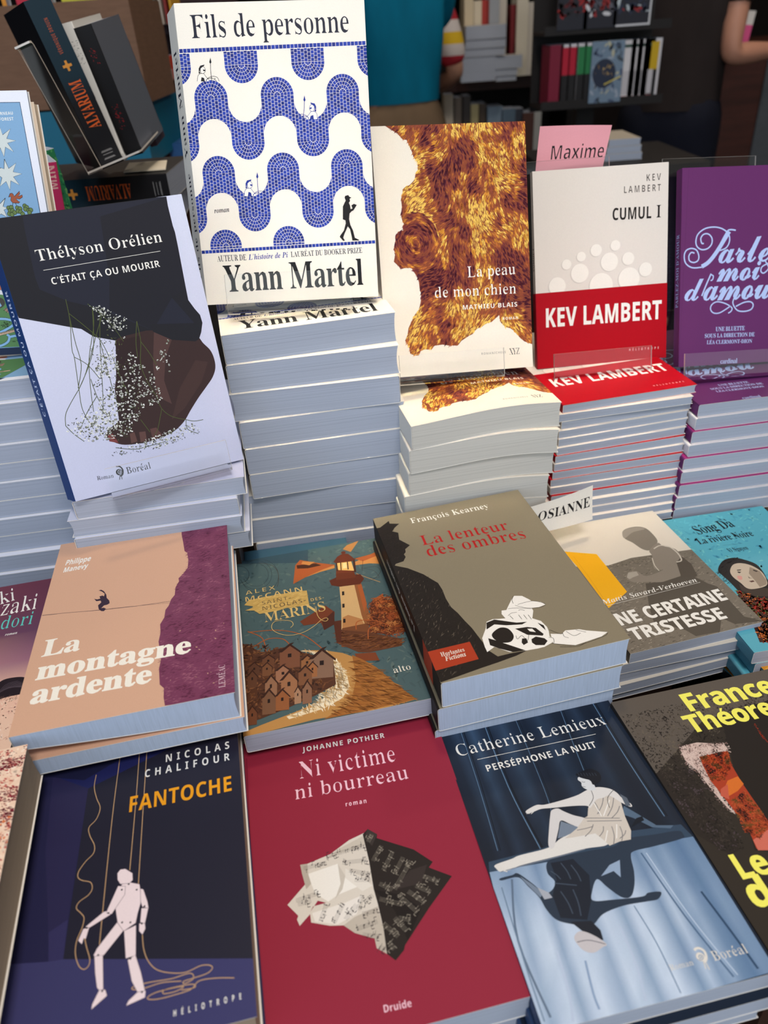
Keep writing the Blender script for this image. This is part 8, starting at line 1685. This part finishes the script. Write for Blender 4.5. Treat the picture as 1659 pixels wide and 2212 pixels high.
for i,(x0,x1,y0,y1) in enumerate(((1006,1094,42,66),(1006,1094,66,86),(1000,1092,86,104),(996,1072,104,160),(1064,1130,108,132),(1062,1120,132,148),(1074,1118,148,160))):
    a = at(x0,y0,3.85); b = at(x1,y1,3.85); dz = topz-(0.5742,3.8500,1.0692)[2]
    lie_book('wl%d' % i, (a[0],0,a[2]+dz), (b[0],0,b[2]+dz+.0005), 3.85+.004*i, .11, (198,192,182), 'white book lying in the front stack on the bookcase', gw)
low = bz2+.0005
for i,(x0,x1,y0,c) in enumerate(((960,980,205,(180,170,156)),(982,998,212,(110,100,92)),(1000,1016,208,(60,56,56)),(1018,1034,226,(170,160,120)),(1036,1048,224,(70,60,52)),(1054,1084,232,(120,140,160)),(1086,1110,236,(90,110,130)),(1112,1128,236,(60,64,76)),(1130,1150,244,(90,60,54)),(1152,1166,240,(190,190,186)))):
    a = at(x0,y0,3.97); b = at(x1,345,3.97)
    stand_book('lb%d' % i, a, on(low,b), 3.97+.012*(i%2), .14, c, ['pale grey book at the left of the lower bookcase shelf','taupe book on the lower bookcase shelf','black book on the lower bookcase shelf','straw-coloured book on the lower bookcase shelf','dark brown book on the lower bookcase shelf','wide pale blue book on the lower bookcase shelf','blue-grey book on the lower bookcase shelf','dark slate book on the lower bookcase shelf','reddish brown book on the lower bookcase shelf','white book at the right of the lower bookcase shelf'][i], None)
# strip of shelves seen between the leaning novels and the mosaic book
ys = 2.3
s0 = (-0.5148,2.3000,1.3215); s1 = (-0.4211,2.3000,1.3159)
sc = thing('bookcase', 'narrow dark bookcase glimpsed left of the mosaic novel', 'bookcase', Matrix.Translation(((s0[0]+s1[0])/2,ys+.12,0)))
z1 = (-0.4769,2.3000,1.3212)[2]; z2 = (-0.5031,2.3000,1.2038)[2]; z3 = (-0.5423,2.3000,1.0281)[2]
link('back_panel', boxm((-.16,.16,.12,.14,0,1.9)), sc, mat('dark_red_shelf',(46,20,20),.6,.3,.2)); 
for z in (z1,z2,z3-.03): link('shelf', boxm((-.16,.16,-.12,.118,z-.02,z)), sc, mat('dark_red_shelf',(46,20,20)))
for i,(x0,x1,c) in enumerate(((322,338,(196,176,40)),(340,350,(110,120,110)),(351,361,(206,196,180)),(362,372,(150,60,56)),(373,384,(214,160,50)))):
    a = at(x0,-40,2.3); b = at(x1,54,2.3)
    stand_book('sp%d' % i, a, on(z1+.0005,b), 2.2, .12, c, ['yellow-spined','grey-green-spined','cream-spined','dull red-spined','amber-spined'][i]+' book on the narrow bookcase left of the mosaic novel', None)
for i,(x0,x1,y0,c) in enumerate(((338,352,84,(170,164,156)),(352,366,80,(200,190,180)),(364,392,118,(196,60,40)))):
    a = at(x0,y0,2.3); b = at(x1,170,2.3)
    stand_book('sq%d' % i, a, on(z2+.0005,b), 2.2, .10, c, ['grey box-spined book','white book','red and white book'][i]+' on the middle board of the narrow bookcase', None, bands=((0,.45,(206,200,192)),) if i == 2 else ())
# cream counter edge at the left of the mosaic novel
q = (-0.4073,1.7500,1.0731); q2 = (-0.3002,1.7500,1.0661)
ct = thing('counter', 'cream rounded counter with a blue strip, left of the mosaic novel', 'counter', Matrix.Translation((q[0]+.10,1.86,0)))
link('counter_top', boxm((-.10,.12,-.1,.12,q[2]-.06,q[2]), bev=.02), ct, mat('cream_laminate',(214,190,156),.5,.3,.05)); link('counter_edge', boxm((-.10,.12,-.06,.12,q[2]+.0005,q[2]+.03)), ct, mat('blue_strip',(40,84,140),.5,.3,.05)); link('counter_body', boxm((-.09,.11,-.03,.1,0,q[2]-.061)), ct, mat('dark_panel',(40,36,34)))
# revolving display rack
Yr = 2.75
a = (0.6214,2.7500,1.2176); b = (0.9758,2.7500,1.0321)
cx = (a[0]+b[0])/2; zb = b[2]; wr = (b[0]-a[0])/2
rk = thing('display_rack', 'black floor rack of comics and thin spines behind the pink card', 'rack', Matrix.Translation((cx,Yr+.1,0)))
zt = (0.7852,2.7500,1.2370)[2]
link('post', boxm((-.03,.03,.06,.12,.03,1.75)), rk, DK); link('base', boxm((-.22,.22,-.14,.24,0,.03), bev=.005), rk, DK)
link('back_panel', boxm((-wr-.02,wr+.02,.045,.058,zb-.03,1.72)), rk, DK)
for z in (zb-.012, zt-.012): link('tray', boxm((-wr-.02,wr+.02,-.12,.044,z,z+.01),(-wr-.02,wr+.02,-.124,-.12,z,z+.025)), rk, DK)
pal = {'r':(176,24,50),'g':(40,120,70),'w':(206,202,204),'y':(196,160,30),'c':(120,24,50)}
items = [(1187,1209,'c'),(1210,1224,'r'),(1226,1241,'r'),(1243,1258,'g'),(1260,1274,'g'),(1336,1360,'w'),(1362,1374,'w'),(1376,1388,'w'),(1390,1399,'w'),(1400,1412,'y')]
for i,(x0,x1,k) in enumerate(items):
    A = at(x0,84,2.75); B = at(x1,210,2.75); A = (A[0],0,zb+.168)
    if k in 'rg': bands = ((0.02,.5,(30,28,30)),(.5,.95,pal[k])); cc = (206,202,206)
    elif k == 'c': bands = (); cc = pal['c']
    elif k == 'y': bands = ((0.03,.5,(30,28,30)),(.5,.95,pal['y'])); cc = (206,202,206)
    else: bands = ((.88,.93,(40,70,60)),(.1,.5,(186,182,186)),(.04,.08,(190,120,120))); cc = (206,202,204)
    lab = {'c':'crimson album at the left end of the rack','r':'white album with a red and black spine on the rack','g':'white album with a green and black spine on the rack','w':'white-spined album on the right half of the rack','y':'white album with a yellow and black spine at the right end of the rack'}[k]
    stand_book('rk_'+k+('%d' % (i if k == 'w' else 0)), A, on(zb+.0005,B), 2.73, .12, cc, lab, {'r':'red-spined albums on the rack','g':'green-spined albums on the rack','w':'white-spined albums on the rack'}.get(k), bands=bands, inset=k in 'rgy')
def faceout(key, A, B, Y, ops, label, cov):
    x0,x1,z0,z1 = px_rect(A,B); w_ = (x1-x0)*1000; h_ = (z1-z0)*1000
    proto(key, w_, h_, 8, cov, cov, ops=ops(w_,h_), rough=.4, r=.8)
    M = Matrix(((1,0,0,(x0+x1)/2),(0,0,-1,Y),(0,1,0,(z0+z1)/2),(0,0,0,1)))
    return place(key, M, label, None, 'comic_album', 'book')
A = (0.7533,2.7500,1.2071); B = (0.8560,2.7500,1.0449)
faceout('blue_album', (A[0],0,zb+.17), on(zb+.0005,B), 2.73, lambda w,h:[('p',(110,130,150),[(0,0),(w,0),(w,h),(0,h)],0),('k',[(150,160,176),(70,84,110),(180,176,150),(60,70,80)],60,22,9,[(0,0),(w,0),(w,h),(0,h)],None,3,25,60),('c',(36,44,64),(w*.42,h*.48),w*.36,h*.24),('k',[(230,176,70),(240,200,110)],22,6,2,[(w*.14,h*.45),(w*.7,h*.45),(w*.7,h*.62),(w*.14,h*.62)],90,2,0,20),('l',(220,200,90),3,[(w*.45,h*.3),(w*.95,h*.42)],0)], 'blue-grey album with a dark oval, facing out in the middle of the rack', (110,130,150))
tops = [(1206,1262,(40,28,34),[(150,30,30),(30,26,32),(90,24,28)],'dark red comic at the left of the upper tray'),(1264,1324,(60,40,46),[(200,200,204),(150,40,40),(90,90,100)],'red and white comic in the middle of the upper tray'),(1326,1396,(206,206,210),[(150,40,44),(40,46,66),(180,190,196)],'white-bordered comic at the right of the upper tray')]
for i,(x0,x1,c,cols,lab) in enumerate(tops):
    A = at(x0,-80,2.75); B = at(x1,57,2.75)
    def ops(w,h,cols=cols,c=c,i=i):
        o = [('p',c,[(0,0),(w,0),(w,h),(0,h)],0)]
        m_ = 5 if i == 2 else 0
        o.append(('p',(34,34,44),[(m_,m_),(w-m_,m_),(w-m_,h-m_),(m_,h-m_)],0)); o.append(('k',cols,70,26,12,[(m_+4,h*.2),(w-m_-4,h*.2),(w-m_-4,h*.9),(m_+4,h*.9)],None,i+2,24,60))
        return o
    faceout('top%d' % i, A, on(zt+.0005,B), 2.75-.02, ops, lab, c)
# stack of pale books behind the pink card, low table under it
A = (0.6738,2.2000,0.9941); B = (0.7604,2.2000,0.9407)
tz = B[2]
for i in range(3):
    z1_ = A[2]-(A[2]-tz)*i/3; z0_ = A[2]-(A[2]-tz)*(i+1)/3
    lie_book('pale%d' % i, (A[0]-.004*i,0,z1_-.0004), (B[0]+.004*i,0,z0_+.0004), 2.2, .17, (176,166,150), ['topmost pale book of the small stack behind the pink card','middle pale book of the small stack behind the pink card','lowest pale book of the small stack behind the pink card'][i], 'pale books behind the pink card')
st = thing('side_table', 'black low table under the small stack behind the pink card', 'table', Matrix.Translation(((A[0]+B[0])/2,2.3,0)))
link('tabletop', boxm((-.22,.2,-.2,.2,tz-.031,tz-.001)), st, DK)
for sx in (-.2,.17):
    for sy in (-.18,.15): link('leg', boxm((sx,sx+.03,sy,sy+.03,0,tz-.0312)), st, DK)
# mahogany shelving on the right
a = (1.5522,3.6500,1.1203); b = (1.7343,3.6500,1.1092)
cab = thing('cabinet', 'mahogany cabinet at the right edge behind the man in black', 'cabinet', Matrix.Translation(((a[0]+b[0])/2+.06,3.85,0)))
link('body', boxm((-.20,.34,-.2,.2,0,a[2]-.012)), cab, MH); link('top_board', boxm((-.22,.36,-.22,.2,a[2]-.011,a[2]+.01), bev=.003), cab, MH)
link('door', boxm((-.18,.05,-.212,-.201,.06,a[2]-.05), bev=.003), cab, MH); link('door', boxm((.06,.32,-.212,-.201,.06,a[2]-.05), bev=.003), cab, mat('grey_panel',(70,74,80),.5,.3,.08))

# ================================================================== PEOPLE
def skin_mesh(name, V, E_, rad, parent, m, sub=2, root=0):
    me = bpy.data.meshes.new(name); me.from_pydata([tuple(v) for v in V], E_, []); o = link(name, me, parent, m)
    md = o.modifiers.new('Skin','SKIN'); md.use_smooth_shade = True
    for i,d in enumerate(me.skin_vertices[0].data):
        r = rad[i]; d.radius = r if isinstance(r,tuple) else (r,r); d.use_root = (i == root)
    s = o.modifiers.new('Subdivision','SUBSURF'); s.levels = sub; s.render_levels = sub
    return o
def hand(V, E_, rad, iw, wrist, d, palm_n, curl):
    "palm and five bent fingers grown from vertex iw; d = pointing direction, palm_n = palm normal"
    d = d.normalized(); side = d.cross(palm_n).normalized(); n = palm_n.normalized()
    ip = len(V); V.append(wrist+d*.045); E_.append((iw,ip)); rad.append((.030,.016))
    for k,(off,ln) in enumerate(((-.027,.066),(-.009,.076),(.009,.072),(.026,.056))):
        b = wrist+d*.085+side*off; i0 = len(V); V.append(b); E_.append((ip,i0)); rad.append(.0095)
        p = b; dirv = d.copy()
        for j in range(3):
            dirv = (dirv*math.cos(curl*.5)+n*math.sin(curl*.5)).normalized() if j else (dirv*math.cos(curl*.25)+n*math.sin(curl*.25)).normalized()
            p = p+dirv*ln/2.6; V.append(p); E_.append((len(V)-2,len(V)-1)); rad.append(.0085-.0012*j)
    t0 = len(V); V.append(wrist+d*.035-side*.034); E_.append((ip,t0)); rad.append(.011)
    V.append(V[t0]+d*.026-side*.018+n*.012); E_.append((t0,t0+1)); rad.append(.0095)
    V.append(V[t0+1]+d*.024+n*.012); E_.append((t0+1,t0+2)); rad.append(.008)
def cut_hem(o, z):
    "bake the grown garment and trim it straight at the hem"
    bpy.context.view_layer.update()
    dg = bpy.context.evaluated_depsgraph_get(); me = bpy.data.meshes.new_from_object(o.evaluated_get(dg)); o.modifiers.clear(); mats = list(o.data.materials)
    bm = bmesh.new(); bm.from_mesh(me)
    bmesh.ops.bisect_plane(bm, geom=bm.verts[:]+bm.edges[:]+bm.faces[:], plane_co=(0,0,z), plane_no=(0,0,1), clear_inner=True)
    bm.to_mesh(me); bm.free(); me.materials.clear()
    for m_ in mats: me.materials.append(m_)
    for p_ in me.polygons: p_.use_smooth = True
    o.data = me
def person(label, loc, yaw, S, skin, hairc, shirt, pants, elbows, wrists, sleeve=.5, fat=1.0, shirt_mat=None, hem=.93):
    e = thing('person', label, 'person', Matrix.Translation(loc) @ Matrix.Rotation(R(yaw),4,'Z') @ Matrix.Scale(S,4))
    v3 = Vector
    sh = [v3((-.175,0,1.40)), v3((.175,0,1.40))]; el = [v3(p) for p in elbows]; wr = [v3(p) for p in wrists]
    V = [v3((0,0,.96)),v3((0,.005,1.12)),v3((0,0,1.30)),v3((0,-.005,1.44)),v3((0,.01,1.51)),v3((0,.03,1.585)),v3((0,.028,1.66)),v3((0,.02,1.70))]
    E_ = [(i,i+1) for i in range(7)]; rad = [(.10,.075),(.12,.09),(.14,.10),(.075,.07),(.052,.052),(.072,.088),(.075,.09),(.05,.06)]
    for s,sg in ((0,-1),(1,1)):
        b = len(V); V += [sh[s]+v3((-.05*sg,0,.0)), sh[s], sh[s].lerp(el[s],.5), el[s], el[s].lerp(wr[s],.45), wr[s]]
        E_ += [(2,b),(b,b+1),(b+1,b+2),(b+2,b+3),(b+3,b+4),(b+4,b+5)]; rad += [.07,.058,.047,.041,.038,.026]
        d = (wr[s]-el[s]).normalized(); pn = v3((-sg,0,0)) if abs(d.x) < .7 else v3((0,0,1)); pn = (pn-d*pn.dot(d)).normalized()
        hand(V,E_,rad,b+5,wr[s],d,pn,.55)
    for sg in (-1,1):
        b = len(V); V += [v3((.095*sg,0,.88)),v3((.10*sg,.012,.50)),v3((.10*sg,-.012,.28)),v3((.10*sg,-.02,.09)),v3((.115*sg,.06,.045)),v3((.12*sg,.15,.03))]
        E_ += [(0,b),(b,b+1),(b+1,b+2),(b+2,b+3),(b+3,b+4),(b+4,b+5)]; rad += [.065,.055,.052,.038,.036,.028]
    body = skin_mesh('body', V, E_, rad, e, mat('skin_%d' % skin[0], skin, .5, .35, .04, (20,20,20)))
    # face: nose, mouth, eyes, ears as one relief mesh on the head
    bm = bmesh.new()
    def blob(p, s, k=2):
        r = bmesh.ops.create_icosphere(bm, subdivisions=k, radius=1.0)
        for vv in r['verts']: vv.co = Vector((vv.co.x*s[0],vv.co.y*s[1],vv.co.z*s[2]))+Vector(p)
    blob((0,.128,1.60),(.012,.02,.024)); blob((0,.112,1.562),(.024,.009,.006)); blob((-.03,.105,1.625),(.013,.008,.007)); blob((.03,.105,1.625),(.013,.008,.007)); blob((-.08,.02,1.60),(.010,.02,.03)); blob((.08,.02,1.60),(.010,.02,.03))
    me = bpy.data.meshes.new('face'); bm.to_mesh(me); bm.free(); link('face', me, e, mat('skin_%d' % skin[0], skin))
    bm = bmesh.new(); r = bmesh.ops.create_icosphere(bm, subdivisions=3, radius=1.0)
    for vv in r['verts']:
        c = vv.co; k = .006*math.sin(c.x*23)*math.sin(c.z*19); low = -.10 if c.y < .1 else 0
        vv.co = Vector((c.x*(.089+k), c.y*(.105+k)+.012-(.014 if c.y > 0 else 0), c.z*(.085 if c.z > 0 else .085 if c.y < .25 else .03)+1.655))
    me = bpy.data.meshes.new('hair'); bm.to_mesh(me); bm.free(); link('hair', me, e, mat('hair_%d' % hairc[0], hairc, .6, .3, .3, (300,300,30)))
    # shirt
    V = [v3((0,0,.76)),v3((0,.005,1.10)),v3((0,0,1.30)),v3((0,-.005,1.425)),v3((0,.0,1.47))]; E_ = [(0,1),(1,2),(2,3),(3,4)]
    rad = [(.178*fat,.132*fat),(.170*fat,.127*fat),(.176*fat,.128*fat),(.10,.09),(.07,.07)]
    for s,sg in ((0,-1),(1,1)):
        b = len(V); V += [sh[s]+v3((-.05*sg,0,.0)), sh[s]]; E_ += [(2,b),(b,b+1)]; rad += [.085,.074]
        V.append(sh[s].lerp(el[s],min(sleeve,.95))); E_.append((b+1,b+2)); rad.append(.066)
        if sleeve > 1: V += [el[s], el[s].lerp(wr[s],.8)]; E_ += [(b+2,b+3),(b+3,b+4)]; rad += [.058,.048]
    so_ = skin_mesh('shirt', V, E_, rad, e, shirt_mat or mat('cloth_%d_%d' % (shirt[0],shirt[2]), shirt, .85, .15, .12, (14,14,5), bump=.4, bscale=30))
    cut_hem(so_, hem)
    V = [v3((0,0,hem+.10)),v3((0,0,.90))]; E_ = [(0,1)]; rad = [(.166*fat,.124*fat),(.172*fat,.128*fat)]
    for sg in (-1,1):
        b = len(V); V += [v3((.097*sg,0,.80)),v3((.10*sg,.012,.50)),v3((.10*sg,-.012,.28)),v3((.10*sg,-.02,.10))]
        E_ += [(1,b),(b,b+1),(b+1,b+2),(b+2,b+3)]; rad += [.112,.084,.078,.07]
    skin_mesh('trousers', V, E_, rad, e, mat('cloth_%d_%d' % (pants[0],pants[2]), pants, .85, .15, .15, (10,10,4), bump=.4, bscale=24))
    for sg in (-1,1):
        bm = bmesh.new(); r = bmesh.ops.create_icosphere(bm, subdivisions=2, radius=1)
        for vv in r['verts']: vv.co = Vector((vv.co.x*.05+.115*sg, vv.co.y*.145+.05, max(0.001,vv.co.z*.05+.042)))
        me = bpy.data.meshes.new('shoe'); bm.to_mesh(me); bm.free(); link('shoe', me, e, mat('shoe_leather',(30,26,26),.5,.3,.1))
    return e
p = (0.1702,3.0500,1.0775)
person('person in a teal T-shirt and beige trousers, back turned, behind the mosaic novel', (p[0]-.01,3.05,0), 20, 1.0, (150,108,88),(50,36,28), (0,98,126),(112,92,72), ((-.19,.17,1.15),(.185,.17,1.16)), ((-.12,.30,1.10),(.10,.32,1.10)), .55, .94, hem=1.05)
# striped sleeve
sm = bpy.data.materials.new('striped_cloth'); sm.use_nodes = True; nt = sm.node_tree; b = nt.nodes['Principled BSDF']; b.inputs['Roughness'].default_value = .85
tc = nt.nodes.new('ShaderNodeTexCoord'); sx_ = nt.nodes.new('ShaderNodeSeparateXYZ'); mr = nt.nodes.new('ShaderNodeMath'); mr.operation = 'MULTIPLY'; mr.inputs[1].default_value = 5.8
fr = nt.nodes.new('ShaderNodeMath'); fr.operation = 'FRACT'; rp = nt.nodes.new('ShaderNodeValToRGB'); rp.color_ramp.interpolation = 'CONSTANT'
for k,(pos,c) in enumerate(((0,(200,192,190)),(.25,(214,176,30)),(.5,(206,198,196)),(.75,(170,30,46)))):
    el_ = rp.color_ramp.elements[k] if k < 2 else rp.color_ramp.elements.new(pos); el_.position = pos; el_.color = lin(c)
L = nt.links.new; L(tc.outputs['Object'],sx_.inputs[0]); L(sx_.outputs[2],mr.inputs[0]); L(mr.outputs[0],fr.inputs[0]); L(fr.outputs[0],rp.inputs[0]); L(rp.outputs[0],b.inputs[0])
p = (0.4313,3.6000,1.2533)
person('person in a red, white and yellow striped top, mostly hidden behind the teal shirt', (p[0]-.235,3.6,0), 0, .96, (170,128,108),(70,50,36), (200,192,190),(24,24,46), ((-.26,.02,1.14),(.245,.0,1.14)), ((-.24,.12,.96),(.16,.24,1.06)), .97, .95, shirt_mat=sm)
p = (1.2599,3.3000,0.9921)
pe = (1.3803,3.1600,1.1133); ph = (1.5894,3.2500,1.1155)
loc = Vector((p[0]-.02,3.3,0)); S = 1.05; yw = -28
inv = (Matrix.Translation(loc) @ Matrix.Rotation(R(yw),4,'Z') @ Matrix.Scale(S,4)).inverted()
person('person in a black T-shirt and dark jeans, back turned, at the upper right', tuple(loc), yw, S, (178,128,106),(40,30,26), (40,34,34),(22,24,36), ((-.20,.12,1.13),tuple(inv @ Vector(pe))), ((-.08,.22,1.18),tuple(inv @ Vector(ph))), .62, 1.08, hem=.895)
A = (1.4103,3.2000,1.2532); B = (1.4978,3.2000,1.1429)
stand_book('held', A, B, 3.28, .12, (206,90,140), 'pink and white book held up in front of the man in black', None, bands=((.6,1,(206,202,200)),(0,.6,(206,84,136))), lean=6)
